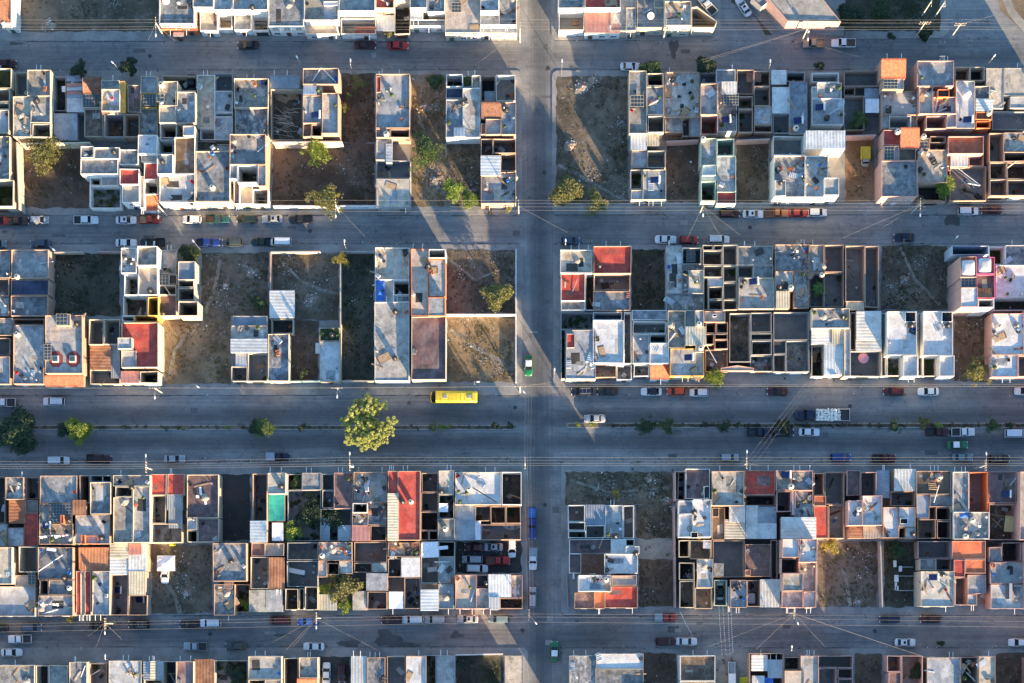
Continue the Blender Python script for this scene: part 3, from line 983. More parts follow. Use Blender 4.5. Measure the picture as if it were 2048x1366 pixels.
HOUSES += """
=D1 N south side of the avenue
@E1
H edge house with a small pale roof square|K
45 145 198 335 4.4 B .4
-300 140 42 540 .1 k 3
202 150 332 332 .1 k 2.6
80 345 215 540 3.4 R 0
218 340 325 448 3 g .3
205 452 325 735 3.1 r .15
-300 545 65 738 3 B .2
70 580 200 735 3.3 l .3
k 265 300 .2
H grey roof with brown skylight bars and red stair|K
340 135 655 370 4.6 B .3
335 375 422 720 4.5 g .4
424 545 622 720 4.5 g .4
424 375 620 470 4.4 n .3
424 473 510 540 4.4 n .3
s 428 378 615 535 4.9
515 468 545 542 5.6 O .2 O
k 580 510 4.6
o 405 558 4.5
l 345 655 605 640 4.6
j 350 600 610 660 4.5 4
H two-bay roof beside a deep dark shaft|K
680 130 765 368 .1 k 4.6
770 130 950 185 .1 k 4.6 N
770 190 945 462 4.7 g .5 C
645 470 935 715 4.2 g .4
620 345 732 465 5 R 0
690 640 725 718 5 O .2 O
728 645 840 718 .1 b 4.4 O
k 860 660 4.2
H large smooth grey roof with a stairwell pit|C
965 130 1280 222 4.5 g .5
1135 225 1280 705 4.5 g .5
965 318 1132 705 4.5 g .5
985 228 1130 315 .1 k 4.8
k 1120 232 4.5
j 980 150 1110 210 4.5 6
H twin brick-red awnings above a scrap court|C
1282 120 1420 300 3.2 r .12
1432 120 1575 298 3.2 r .12
1270 302 1415 540 .1 k 3
1425 300 1555 425 3.2 M 0
1440 430 1555 580 3 M 0
1270 545 1555 705 .1 g 3
j 1300 360 1400 540 .1 6
j 1330 600 1470 690 .1 7
@E2
H broad wine-red stained roof with white scraps|C
-112 125 158 495 3.6 n .5
-20 500 158 700 3.6 n .5
-110 500 -24 595 3.7 g .3
-110 600 -24 700 .1 k 3.6
j -90 200 130 560 3.6 8
p 40 310 50 380 3.6 .25 white_paint
p 0 230 10 300 3.6 .25 white_paint
H junk-lined yard with a teal tarpaulin cover|K
450 115 572 520 .1 g 4.3
576 110 727 288 5.4 l .3 N
585 292 722 520 3.2 T 0
430 520 566 700 4.8 m 0
615 535 712 690 3 w 0
k 690 220 5
j 455 220 560 500 .1 16
H overgrown dark plot with a small grey slab roof|N
872 110 1035 255 3.2 g .2
750 258 1030 690 .1 G 2.6
750 120 868 255 .1 G 2.6
H long flat brownish-red roof beside a leafy court|N
1147 110 1305 415 3.4 n .1 P
1042 118 1144 258 .1 k 3
1042 262 1142 412 .1 g 2.8
1030 418 1290 690 .1 k 2.8
1035 500 1105 690 2.6 M 0
1180 560 1290 690 2.6 M 0
j 1050 270 1130 400 .1 8
H cluttered roof with a cream-framed light well|K
1312 105 1595 362 3.4 l .6
1302 368 1430 450 .1 k 4.2 W
1434 366 1590 555 3.3 g .4
1300 454 1430 560 3.3 g .4
1297 565 1447 690 3.6 q 0
1455 560 1592 690 .1 k 3.4
j 1325 120 1430 340 3.4 16
j 1440 300 1580 500 3.4 14
j 1310 460 1430 550 3.3 8
H long scarlet roof with a ribbed cream strip|K
1605 95 1690 285 4.3 r .3
1692 95 1880 685 4.3 r .3
1605 288 1690 690 4.7 c 0
w 1800 355 4.3
k 1725 352 4.3
@E3
H column of four dark open rooms|K
185 108 322 272 .1 k 3.4
180 278 322 438 .1 k 3.4
178 443 322 600 .1 k 3.4
178 604 245 682 .1 k 3.2
249 604 322 682 .1 k 3.2
j 200 130 310 260 .1 6
H narrow khaki roof with an open middle court|N
330 90 460 292 3.9 l .3
330 296 460 498 .1 G 3.6
325 502 465 682 3.6 g .3
k 350 265 3.9
w 385 585 3.6
H bright white stained roof beside a deep shaft|C
470 105 865 382 3.8 w .4
870 103 1036 382 .1 k 4 W
w 590 245 3.8
p 620 235 830 365 4.2 .12 dark_iron
j 480 120 720 370 3.8 10
H faded blue sheet roof beside dim scrap rooms|K
470 390 640 510 3 M 0
470 514 640 682 3.3 M 0
644 395 770 520 .1 k 3
774 395 902 542 .1 b 3.2
906 395 1030 542 .1 b 3.2
640 520 690 682 2.8 w 0
694 552 1030 682 .1 k 2.6
j 690 580 770 660 .1 6
@E4
H pale-rimmed shell with bright blue striped sheets|W
112 385 256 526 .1 k 3.4
114 531 258 601 .1 k 3.4
114 606 262 666 .1 k 3.4
262 385 426 552 3.4 M 0
430 388 580 666 3.3 B .3
584 388 676 666 .1 b 3.4
266 558 426 666 .1 k 3.4
k 515 645 3.3
H white roof with terrace and parked car court|W
1028 95 1112 340 .1 k 4.6 P
1116 75 1322 330 4.7 n .5
1055 345 1175 460 5.4 B .4
1178 338 1336 660 5.3 w .5
1058 465 1175 660 5.3 w .5
1272 225 1320 328 5 k .3
k 1190 440 5.3
j 1140 520 1250 600 5.3 5
v 1160 615 1220 665 5.9
H beige roof with flowering edge above sheet lofts|K
1340 95 1616 390 5.2 l .5
1345 408 1450 680 3.2 b .3
1490 362 1620 530 3.9 m 0
1450 512 1620 672 3.5 c 0
1345 408 1400 485 3.5 k .3
j 1560 240 1612 340 5.2 5
@E5
H flat brown-red roof with white patched sheeting|K
387 90 640 296 3.7 r .12
390 300 645 388 .1 k 3
390 390 495 670 3.3 m 0
497 400 650 540 3.3 M 0
500 542 650 670 3.4 m 0
H tank-topped roof with a shadowed light-blue loft|P
652 90 775 258 4.2 g .4
779 90 965 258 4.2 B .5
656 265 780 440 .1 k 4.2
784 265 806 470 4 w .1
810 264 965 490 3.8 g .4
695 490 990 670 4.4 m 0
w 780 225 4.2
o 735 125 4.2
j 820 290 940 470 3.8 5
H narrow scarlet terrace between weathered courts|K
972 110 1058 300 .1 s 3
976 305 1076 388 3.6 O .2
976 392 1096 668 3.3 r .15
1064 100 1232 380 .1 g 3
1100 384 1232 668 .1 p 2.8
j 1090 380 1210 520 .1 8
H white roof with scattered bricks and pink flank|P
1257 90 1368 300 3.3 n .4
1372 102 1506 310 .1 k 3.7
1510 90 1615 322 2.9 M 0
1265 345 1385 560 5 w .6
1388 305 1556 556 5 w .6
1277 566 1393 666 3.2 R 0
1396 560 1560 666 3.5 c 0
w 1362 420 5
j 1310 390 1520 520 5 12
@E6
H sheet awning house with hatch in a white roof|K
688 80 868 262 3.4 m 0
655 268 866 392 .1 n 3
592 402 722 666 4 w .4
726 402 866 572 4 w .4
784 576 868 668 4 w .3
724 578 782 666 .1 k 4
v 735 500 800 545 4.4
k 850 625 4
j 690 320 850 380 .1 4
H rust-stained roof with stacked planks|K
876 95 1172 292 3.4 b .4
876 298 985 500 3.2 M .2
990 296 1174 400 3.3 g .4
885 505 1040 670 .1 k 3.2
1044 405 1172 514 .1 k 3.2
1050 520 1172 670 .1 k 3.2
p 975 200 1040 205 3.6 .1 timber
p 975 215 1045 222 3.6 .1 timber
p 978 232 1050 236 3.6 .1 timber
p 980 246 1045 252 3.6 .1 timber
p 1065 215 1020 365 3.5 .1 white_paint
j 980 110 1120 190 3.4 9
H bluish roof with a blue tarp and an orange coping|W
1187 100 1322 440 3.6 B .4
1326 103 1482 442 .1 k 3.8 O
1192 446 1496 676 3.6 g .5
w 1360 510 3.6
w 1300 650 3.6
j 1210 560 1480 665 3.6 12
p 1205 290 1320 440 3.8 .3 roof_p
H dark pink-walled house with dried-out back yard|P
1492 98 1728 366 3.4 n .3
1495 374 1750 682 .1 s 3.2
o 1640 290 3.4
j 1540 440 1700 560 .1 7
H edge house with a salmon side wall|P
1760 100 3000 680 5 l .5
=D2 S north side of the bottom street
@E1
H edge house with a weathered pale upper roof|C
-300 745 100 1060 5 l .3
-300 1080 300 1335 3.2 B .5
160 740 320 955 .1 N 4.2
130 985 298 1075 3.2 p .4
s 240 960 300 1060 3.6
H roof with a black hatch and toppled white mast|K
326 745 620 1020 4.2 g .4
414 1024 620 1150 4.2 g .4
326 1154 620 1332 4.2 B .4
335 1026 410 1148 .1 k 4.4
w 585 1092 4.2
k 540 1000 4.2
p 330 950 540 810 4.4 .08 white_paint
p 375 1310 500 1275 4.3 .08 white_paint
l 360 1235 540 1225 4.2
p 400 760 480 770 4.5 .3 white_cloth
H brown ribbed loft above a red and tan strip|C
672 750 936 945 3.4 R 0
650 950 690 1325 3.2 r .15
692 950 722 1325 3.1 p .15
724 950 778 1325 3.2 r .15
788 950 938 1325 3.2 B .5
H twin sheet-metal roofs with an orange patch|K
940 715 1092 835 3.6 c 0
942 838 1090 978 3.4 m 0
1097 715 1248 950 3.5 m 0
1099 953 1238 1150 3.4 c 0
945 982 1092 1325 .1 g 3
1097 1155 1257 1325 .1 k 3
1100 720 1205 805 3.75 q 0
j 950 1040 1010 1300 .1 12
o 1010 1110 .2
o 1205 1190 .2
@E2
H mottled upper roof with a single black tank|K
110 708 395 1035 4.6 g .4
120 1060 297 1325 3.3 B .5
205 1040 280 1100 3.5 p .2
303 1062 425 1300 .1 G 2.6
k 260 860 4.6
j 120 940 180 1020 4.6 6
j 130 1080 290 1150 3.3 9
H rust-red ribbed roof beside a dim court|C
440 710 554 818 3 n .3
558 710 716 818 3 p .3
430 828 586 1100 .1 b 3.2
590 835 718 1106 3.4 R 0
j 450 900 570 1080 .1 4
H twin pale slabs with dark mould rings|N
420 1110 560 1296 3.3 l 0
563 1110 705 1296 3.3 l 0
H shadowed teal-floored rooms with a fallen white board|N
745 705 1005 852 .1 B 3.2
742 862 1005 1082 .1 k 3.2
727 1100 838 1280 .1 b 3.4 C
846 1100 888 1280 .1 b 3.2 C
896 1082 1006 1280 .1 b 3.6 C
p 745 935 895 965 1.2 .5 white_paint
H blue-grey roof heaped with firewood by two trees|K
1012 700 1298 858 3.4 B .4
1012 862 1082 1000 3.4 p .3
1088 880 1186 980 .1 k 3.4
1190 862 1300 972 3.4 B .3
1016 1150 1165 1282 2.8 c 0
w 1040 815 3.4
j 1095 720 1285 800 3.4 22
H pale slab house around a dark planted court|K
1316 700 1596 875 .1 s 3
1316 880 1465 960 .1 s 3
1470 880 1597 960 3 l 0
1420 967 1600 1116 3.5 l 0
1302 1118 1424 1282 3.1 l 0
1428 1126 1596 1275 .1 k 3.2
j 1440 1150 1570 1260 .1 6
H rubble-topped house with a red-fringed white awning|K
1605 705 1880 825 3.2 g .4
1720 832 1880 1000 3.4 w 0
1605 842 1715 1000 .1 g 3
1612 1125 1735 1270 3 w 0
1745 1005 1880 1270 .1 k 3
j 1615 710 1870 820 3.2 24
j 1750 1030 1860 1260 .1 10
@E3
H court draped with a torn white sheet|C
180 695 328 1050 .1 k 3
330 695 466 826 .1 k 3
332 828 466 1052 3.4 B .15
178 1110 325 1285 3.5 m 0
330 1060 460 1270 3 M .3
178 1056 326 1106 3 R .2
j 335 1070 455 1180 3 7
H peach roofed corner house with white ribbed loft|P
470 980 652 1270 4.8 p .4
637 1098 755 1270 4.6 l .5
656 984 751 1088 4.2 k .4
756 980 945 1170 5.2 m 0
760 1176 850 1275 5.2 m 0
853 1180 1045 1270 .1 g 4 K
948 985 1045 1176 3.8 g .4
k 735 1050 4.2
j 860 1190 1030 1260 .1 7
@E4
H long dark roof with glazed corner and rust tiles|W
125 678 478 798 3.4 n .2
125 801 222 965 3.4 n .2
482 676 600 796 3.9 m 0
226 800 418 968 3.9 e 0
422 802 706 966 4.2 w .4
604 736 722 800 4.2 w .3
604 676 680 732 .1 k 4
k 690 792 4.2
j 430 820 500 950 4.2 4
H white upper roof set over maroon terraces|W
202 982 480 1124 6.2 w .5
486 985 697 1072 4.6 p .3 P
166 1130 330 1268 4.2 n .3 K
426 1082 706 1264 4.2 r .3 K
333 1130 423 1268 4.6 O .2 K
w 440 1020 6.2
j 300 990 400 1040 6.2 5
H pale path house between slim dark courts|C
1060 687 1150 830 .1 k 4.4
1154 687 1336 845 .1 b 3.2
1062 876 1190 1026 .1 k 4.4
1066 1034 1190 1260 .1 p 4.4
1214 850 1350 1090 3.8 w .3
1196 1094 1342 1270 .1 p 2.8
j 1080 900 1170 1010 .1 5
j 1290 1000 1345 1230 .3 8
@E5
H dusty walled patio with a blue-grey flat canopy|K
110 688 380 1000 .1 g 3.2
120 880 202 990 3.4 B 0
124 1025 230 1245 .1 k 3 V
235 1080 256 1250 3 w .1
260 1024 400 1260 3.4 B .4
404 1026 514 1252 .1 p 3
j 270 1040 390 1240 3.4 5
j 410 1030 450 1120 .1 6
H maroon-grey flat roof with low ribbed porch|K
387 722 602 996 3.3 n .3
606 684 660 1018 .1 k 3.2
515 1022 678 1256 3.5 m 0
390 935 432 985 4.2 O .2
H tall white and grey house with red front band|P
705 676 846 832 7 w .4
850 676 1000 872 7 w .4
696 840 845 965 .1 p 6
849 878 992 1120 4.6 B .6
884 1122 992 1260 4.6 B .6
710 970 880 1118 7 l .2
702 1122 880 1260 4.6 B .6
@E6
H cream roof behind a black shaded court|C
890 692 1170 838 .1 k 3.2 P
1044 842 1172 940 .1 k 3.2 P
905 845 1040 942 3.4 g .4
912 950 1198 1250 5.2 l .3
k 1105 975 5.2
o 1020 1000 5.2
j 920 1060 1150 1120 5.2 9
H glowing orange flat roof with crimson annex|P
1180 692 1465 846 3.8 O .2
1294 850 1466 968 3.8 O .2
1195 852 1290 1000 3.9 r .2
1206 1006 1306 1240 .1 b 3
1312 980 1470 1142 3.2 B .2
1312 1146 1390 1240 3.2 B .2
j 1400 1150 1470 1220 .1 4
H pink-walled roof with a barrel-shaped skylight|P
1496 744 1602 866 3.4 g .4
1606 704 1770 866 .1 k 3.2
1506 876 1786 1055 3.6 B .4
1510 1062 1786 1270 3.6 B .4
H edge house with a brown roof in the corner|P
1800 700 3000 1270 4.4 n .5
=E N south side of the bottom street
@F1
H edge house with slanting shade over pale floor|C
-300 640 335 1300 3.3 g .4
j 100 650 330 800 3.3 5
H blue-lit court between pale party walls|C
350 640 472 1300 .1 k 3.2
476 640 660 1300 3.4 g .4
H raised blue-grey roof flanked by a cream wall|C
676 605 845 1300 4.6 B .4
p 790 750 835 640 4.8 .06 white_paint
H black shed-strewn court with leaning pole|K
870 620 1040 1300 .1 k 3.2
p 875 740 985 680 2 .08 white_paint
H pale stained slab with a parked white scrap ring|N
1060 592 1375 1300 3.4 l .15
j 1250 670 1370 780 3.4 7
H sky blue sheeting with one yellow stripe|C
1400 600 1583 775 3.4 M 0
1470 602 1508 770 3.65 c 0
1590 600 1715 1300 .1 k 3.2
1720 600 1885 1300 4.2 n .5
1400 780 1585 1300 .1 k 3.2
@F2
H plank-brown flat roof beside a leafy junk yard|C
-92 580 125 1300 3.2 R 0
138 590 462 1300 .1 G 2.8
j 150 620 270 760 .1 14
H grey roof crossed by a bright stripe|C
470 550 795 775 4.8 l .4
470 782 630 1300 .1 k 4.6
635 782 795 1300 4.8 B .3
H small sandy roof with red tiles behind|C
818 570 960 1300 .1 k 3.3
966 560 1148 762 3.8 g .5
950 768 1142 1300 3.5 t 0
H ribbed light roof joined to a slate-blue deck|K
1475 550 1625 1300 3.5 m 0
1632 560 1805 1300 3.4 B .3
H dusty pink-grey court with a white edge roof|K
1822 552 2000 1300 .1 n 3.2
2008 548 2205 1300 3.8 w .3
@F3
H narrow hedge court beside cracked pale slab|N
215 540 350 1300 .1 G 3
355 540 535 1300 3.2 l .12
H corner slab with lit dry patch|N
1022 545 1200 1300 .4 l .1
H pale blue corner roof with a raised white bay|N
1652 545 1908 1300 4.3 B .3
1912 525 2375 672 4.9 w .2
1912 676 2375 1300 4.3 B .3
@F4
H dark brown roof framed by a white rim|W
785 545 1125 788 5.2 b .6
785 795 1125 1300 5 b .5
H shack court under four ragged metal sheets|K
1460 520 1790 1300 .1 k 3.2
1480 538 1632 690 2.9 m 0
1640 585 1790 758 2.7 m 0
1485 742 1600 1000 2.6 m 0
1605 756 1690 900 2.5 U 0
H maroon patio with a pale rose roof|K
1800 560 1948 682 .1 n 3
1800 690 1992 1300 3.8 p .2
1956 545 2130 1300 3.3 B .3
@F5
H unfinished pink-walled rooms with dusty blue floor|P
40 545 380 660 .1 g 3.4
42 668 222 1300 .1 g 3.4
232 668 380 765 .1 B 3.4
232 772 380 1300 .1 B 3.4
H pink-walled dark court with a leafy corner|P
716 545 852 700 .1 b 3.4
856 545 1060 1300 .1 k 3.4
730 706 850 1300 3.2 n .3
H slate-blue roof beside a scrap-strewn tan terrace|K
1102 560 1430 1300 3.4 B .4
1436 560 1600 1300 .1 s 3.2
1610 550 1768 1300 4.4 l .3
j 1380 600 1590 780 3.2 12
=F N south of the bottom edge lots
@F5
H tall house closing the corner scrub lot|K
1770 1000 3000 1700 5 l .5
2080 560 3000 990 4 g .5
H tall house behind the lot between pink walls|K
390 1000 670 1700 6 l .5
@F4
H tall house behind the lot west of the white-rimmed roof|K
380 1000 780 1700 6 l .5
H tall house behind the concrete yard|K
1130 1000 1450 1700 5 l .5
@F3
H tall house behind the green lot|K
540 900 1020 1700 6 l .5
"""  # closing row and widened right-edge houses lie out of view, added for shadows
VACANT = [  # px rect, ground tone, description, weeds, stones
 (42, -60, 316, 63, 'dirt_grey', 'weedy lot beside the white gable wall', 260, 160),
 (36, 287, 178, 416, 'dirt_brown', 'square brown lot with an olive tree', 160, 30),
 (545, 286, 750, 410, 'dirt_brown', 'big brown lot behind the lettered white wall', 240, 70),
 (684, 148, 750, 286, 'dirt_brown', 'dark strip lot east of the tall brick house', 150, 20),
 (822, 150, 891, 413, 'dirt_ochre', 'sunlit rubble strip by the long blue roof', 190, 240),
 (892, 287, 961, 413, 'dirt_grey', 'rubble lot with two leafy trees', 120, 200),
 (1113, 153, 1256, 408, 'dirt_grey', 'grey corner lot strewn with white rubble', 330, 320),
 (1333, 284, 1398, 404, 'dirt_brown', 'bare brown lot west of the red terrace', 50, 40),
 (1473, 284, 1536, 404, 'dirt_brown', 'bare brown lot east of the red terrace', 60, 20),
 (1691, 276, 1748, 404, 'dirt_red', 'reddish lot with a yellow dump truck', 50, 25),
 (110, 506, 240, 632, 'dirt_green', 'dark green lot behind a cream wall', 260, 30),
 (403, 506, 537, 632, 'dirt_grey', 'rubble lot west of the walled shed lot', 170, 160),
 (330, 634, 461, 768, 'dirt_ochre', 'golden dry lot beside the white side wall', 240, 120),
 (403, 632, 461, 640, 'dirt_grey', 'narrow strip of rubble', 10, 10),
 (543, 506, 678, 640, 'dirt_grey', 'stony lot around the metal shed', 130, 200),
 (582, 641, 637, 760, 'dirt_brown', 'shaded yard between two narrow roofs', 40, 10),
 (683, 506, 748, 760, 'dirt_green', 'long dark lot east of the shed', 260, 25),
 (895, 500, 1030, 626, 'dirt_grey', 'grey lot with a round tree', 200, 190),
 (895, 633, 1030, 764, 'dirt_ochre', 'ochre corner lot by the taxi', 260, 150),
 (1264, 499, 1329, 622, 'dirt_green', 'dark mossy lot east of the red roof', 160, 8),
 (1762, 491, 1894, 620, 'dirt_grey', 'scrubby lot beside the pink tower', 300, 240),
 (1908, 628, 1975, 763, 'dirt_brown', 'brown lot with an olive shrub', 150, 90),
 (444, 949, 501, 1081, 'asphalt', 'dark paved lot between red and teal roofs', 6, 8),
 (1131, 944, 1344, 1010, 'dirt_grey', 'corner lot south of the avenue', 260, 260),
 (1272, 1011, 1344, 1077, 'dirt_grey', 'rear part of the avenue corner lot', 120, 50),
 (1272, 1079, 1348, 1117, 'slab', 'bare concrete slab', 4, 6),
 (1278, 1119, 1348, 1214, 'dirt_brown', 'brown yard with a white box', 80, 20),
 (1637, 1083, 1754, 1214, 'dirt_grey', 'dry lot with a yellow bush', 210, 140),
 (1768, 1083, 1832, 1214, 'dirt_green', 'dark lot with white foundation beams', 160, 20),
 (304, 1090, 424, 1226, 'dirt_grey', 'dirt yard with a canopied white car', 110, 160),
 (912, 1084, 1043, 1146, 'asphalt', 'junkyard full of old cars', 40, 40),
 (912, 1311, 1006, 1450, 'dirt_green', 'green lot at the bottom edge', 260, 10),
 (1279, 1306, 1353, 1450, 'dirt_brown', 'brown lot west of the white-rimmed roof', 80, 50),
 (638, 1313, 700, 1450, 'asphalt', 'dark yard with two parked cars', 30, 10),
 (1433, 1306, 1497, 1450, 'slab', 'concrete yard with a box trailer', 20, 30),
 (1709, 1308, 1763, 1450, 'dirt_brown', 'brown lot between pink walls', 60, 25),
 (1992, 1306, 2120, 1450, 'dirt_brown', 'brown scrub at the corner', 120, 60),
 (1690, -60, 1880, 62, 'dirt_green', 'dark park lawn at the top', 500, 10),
]
# boundary walls: px points, height, wall code, description
LOTWALLS = [
 ([(546, 412), (752, 412)], 2.5, 'W', 'long white lettered wall along the second street'),
 ([(541, 504), (640, 503)], 2.3, 'C', 'cream front wall of the shed lot'), ([(541, 504), (541, 640)], 2.3, 'K', 'brick side wall west of the shed lot'),
 ([(681, 503), (681, 762)], 2.3, 'C', 'slim cream wall between shed lot and dark lot'), ([(682, 503), (749, 503)], 2.2, 'N', 'grey front wall of the long dark lot'),
 ([(682, 762), (748, 762)], 2.2, 'C', 'rear wall of the long dark lot'), ([(108, 505), (165, 504)], 2.2, 'C', 'short cream front wall of the dark green lot'),
 ([(195, 503), (243, 504)], 2.2, 'P', 'short pink front wall of the dark green lot'),
 ([(893, 629), (1032, 629)], 2.4, 'W', 'white wall dividing the two corner lots'), ([(1032, 498), (1032, 765)], 1.2, 'W', 'low white wall along the cross street'),
 ([(1761, 1082), (1765, 1215)], 3.2, 'N', 'thick grey wall beside the foundation lot'), ([(181, 350), (180, 413)], 2.2, 'W', 'curved white wall of the round house garden'),
 ([(33, 284), (38, 418)], 4.6, 'C', 'tall cream wall at the brown lot'), ([(1333, 283), (1398, 280)], 3.4, 'P', 'pink rear wall of the bare brown lot'),
 ([(1473, 281), (1540, 278)], 3.4, 'P', 'pink rear wall east of the red terrace'), ([(580, 763), (640, 762)], 2.2, 'V', 'pale green gate wall of the shaded yard'),
 ([(1349, 1012), (1351, 1216)], 4.6, 'P', 'pink flank wall of the brown yard'), ([(911, 1310), (1006, 1308)], 1.6, 'W', 'white front wall of the green lot'),
 ([(1690, 272), (1752, 270)], 3.8, 'P', 'peach rear wall of the reddish lot'),
 ([(40, 287), (180, 285)], 4.4, 'C', 'sunlit rear wall of the square brown lot'), ([(546, 284), (684, 283)], 4.8, 'C', 'sunlit rear wall of the big brown lot'),
 ([(1357, 945), (1354, 1072)], 4.6, 'P', 'pink side wall of the car court'), ([(912, 1149), (1042, 1148)], 2.0, 'K', 'brick wall behind the junkyard'),
 ([(1133, 1148), (1136, 1215)], .5, 'N', 'low kerb wall on the cross street corner'),
]
# ------------------------------------------------------------------ small templates
def T_window(w=1.3, h=1.15):
    f = MB(); t = .07
    f.box(-w / 2, -.05, -h / 2, w / 2, .02, -h / 2 + t, 'white_paint'); f.box(-w / 2, -.05, h / 2 - t, w / 2, .02, h / 2, 'white_paint')
    f.box(-w / 2, -.05, -h / 2 + t, -w / 2 + t, .02, h / 2 - t, 'white_paint'); f.box(w / 2 - t, -.05, -h / 2 + t, w / 2, .02, h / 2 - t, 'white_paint')
    f.box(-.025, -.045, -h / 2 + t, .025, .01, h / 2 - t, 'white_paint'); f.box(-w / 2 - .08, -.14, -h / 2 - .08, w / 2 + .08, .02, -h / 2, 'wall_N')
    g = MB(); g.box(-w / 2 + t, -.02, -h / 2 + t, -.025, .0, h / 2 - t, 'pane_sky'); g.box(.025, -.02, -h / 2 + t, w / 2 - t, .0, h / 2 - t, 'pane_sky')
    return f.mesh('window'), g.mesh('pane')
WIN, PANE = T_window()
def T_door(w, h, m, bars):
    f = MB(); f.box(-w / 2, -.05, 0, w / 2, .02, h, m)
    for k in range(bars): x = -w / 2 + (k + .5) * w / bars; f.box(x - .03, -.075, .08, x + .03, -.05, h - .08, m)
    d = MB(); d.box(w / 2 - .18, -.12, 1.0, w / 2 - .1, -.05, 1.12, 'steel')
    return f.mesh('door'), d.mesh('handle')
DOORS = [T_door(.95, 2.1, m, 3) for m in ('brown_metal', 'white_paint', 'dark_iron', 'green_metal')]
GATES = [T_door(2.5, 2.15, m, 9) for m in ('brown_metal', 'white_paint', 'dark_iron', 'rust')]
def _spout():
    b = MB(); b.tube([(0, .1, 0), (0, -1.15, -.06)], .06, 'white_paint', 7); return b.mesh('drain_spout')
SPOUT = _spout()
def T_tank(body, lid):
    b = MB(); b.lathe([(.0, 0), (.52, 0), (.55, .05), (.55, .3), (.52, .34), (.55, .38), (.55, .66), (.52, .7), (.55, .74), (.55, 1.0), (.5, 1.1), (.36, 1.2), (.22, 1.24), (.22, 1.27), (.0, 1.27)], 0, 0, body, 22)
    l = MB(); l.lathe([(.0, 1.275), (.2, 1.275), (.2, 1.32), (.17, 1.345), (.0, 1.35)], 0, 0, lid, 16)
    return b.mesh('water_tank'), l.mesh('lid')
TANKS = {'k': T_tank('black_plastic', 'black_plastic'), 'w': T_tank('beige_plastic', 'black_plastic'), 'c': T_tank('cyan_plastic', 'black_plastic')}
def T_solar():
    p = MB()
    for k in range(10): p.tube([(-1.0 + .0, -.6 + k * .13, .25 + 0 * k), (.62, -.6 + k * .13, .75)], .05, 'blue_panel', 6)
    p.face([(-1.0, -.66, .2), (.62, -.66, .7), (.62, .64, .7), (-1.0, .64, .2)], 'blue_panel')
    t = MB(); t.tube([(.75, -.8, .85), (.75, .8, .85)], .2, 'white_paint', 14)
    f = MB()
    for y in (-.62, .6): f.tube([(.75, y, 0), (.75, y, .68)], .03, 'steel', 5); f.tube([(-1, y, 0), (-1, y, .2)], .03, 'steel', 5)
    return p.mesh('panel'), t.mesh('cylinder'), f.mesh('frame')
SOLAR = T_solar()
def T_dish():
    b = MB(); b.lathe([(.0, .0), (.2, .03), (.36, .1), (.46, .19), (.44, .2), (.34, .12), (0, .03)], 0, 0, 'white_paint', 18)
    a = MB(); a.tube([(0, 0, -.55), (0, 0, 0)], .03, 'steel', 5); a.tube([(.4, 0, .15), (.1, 0, .5)], .015, 'steel', 5)
    return b.mesh('bowl'), a.mesh('bracket')
DISH = T_dish()
JW = {'blue barrel': .15, 'blue crate': .3, 'red crate': .4, 'blue bucket': .35, 'orange bucket': .4, 'broken washing machine': .5, 'potted plant': 1.6, 'timber plank': 1.3, 'concrete block stack': 1.5, 'sheet metal offcut': 1.3, 'old tyre': 1.2, 'black crate': 1.6}
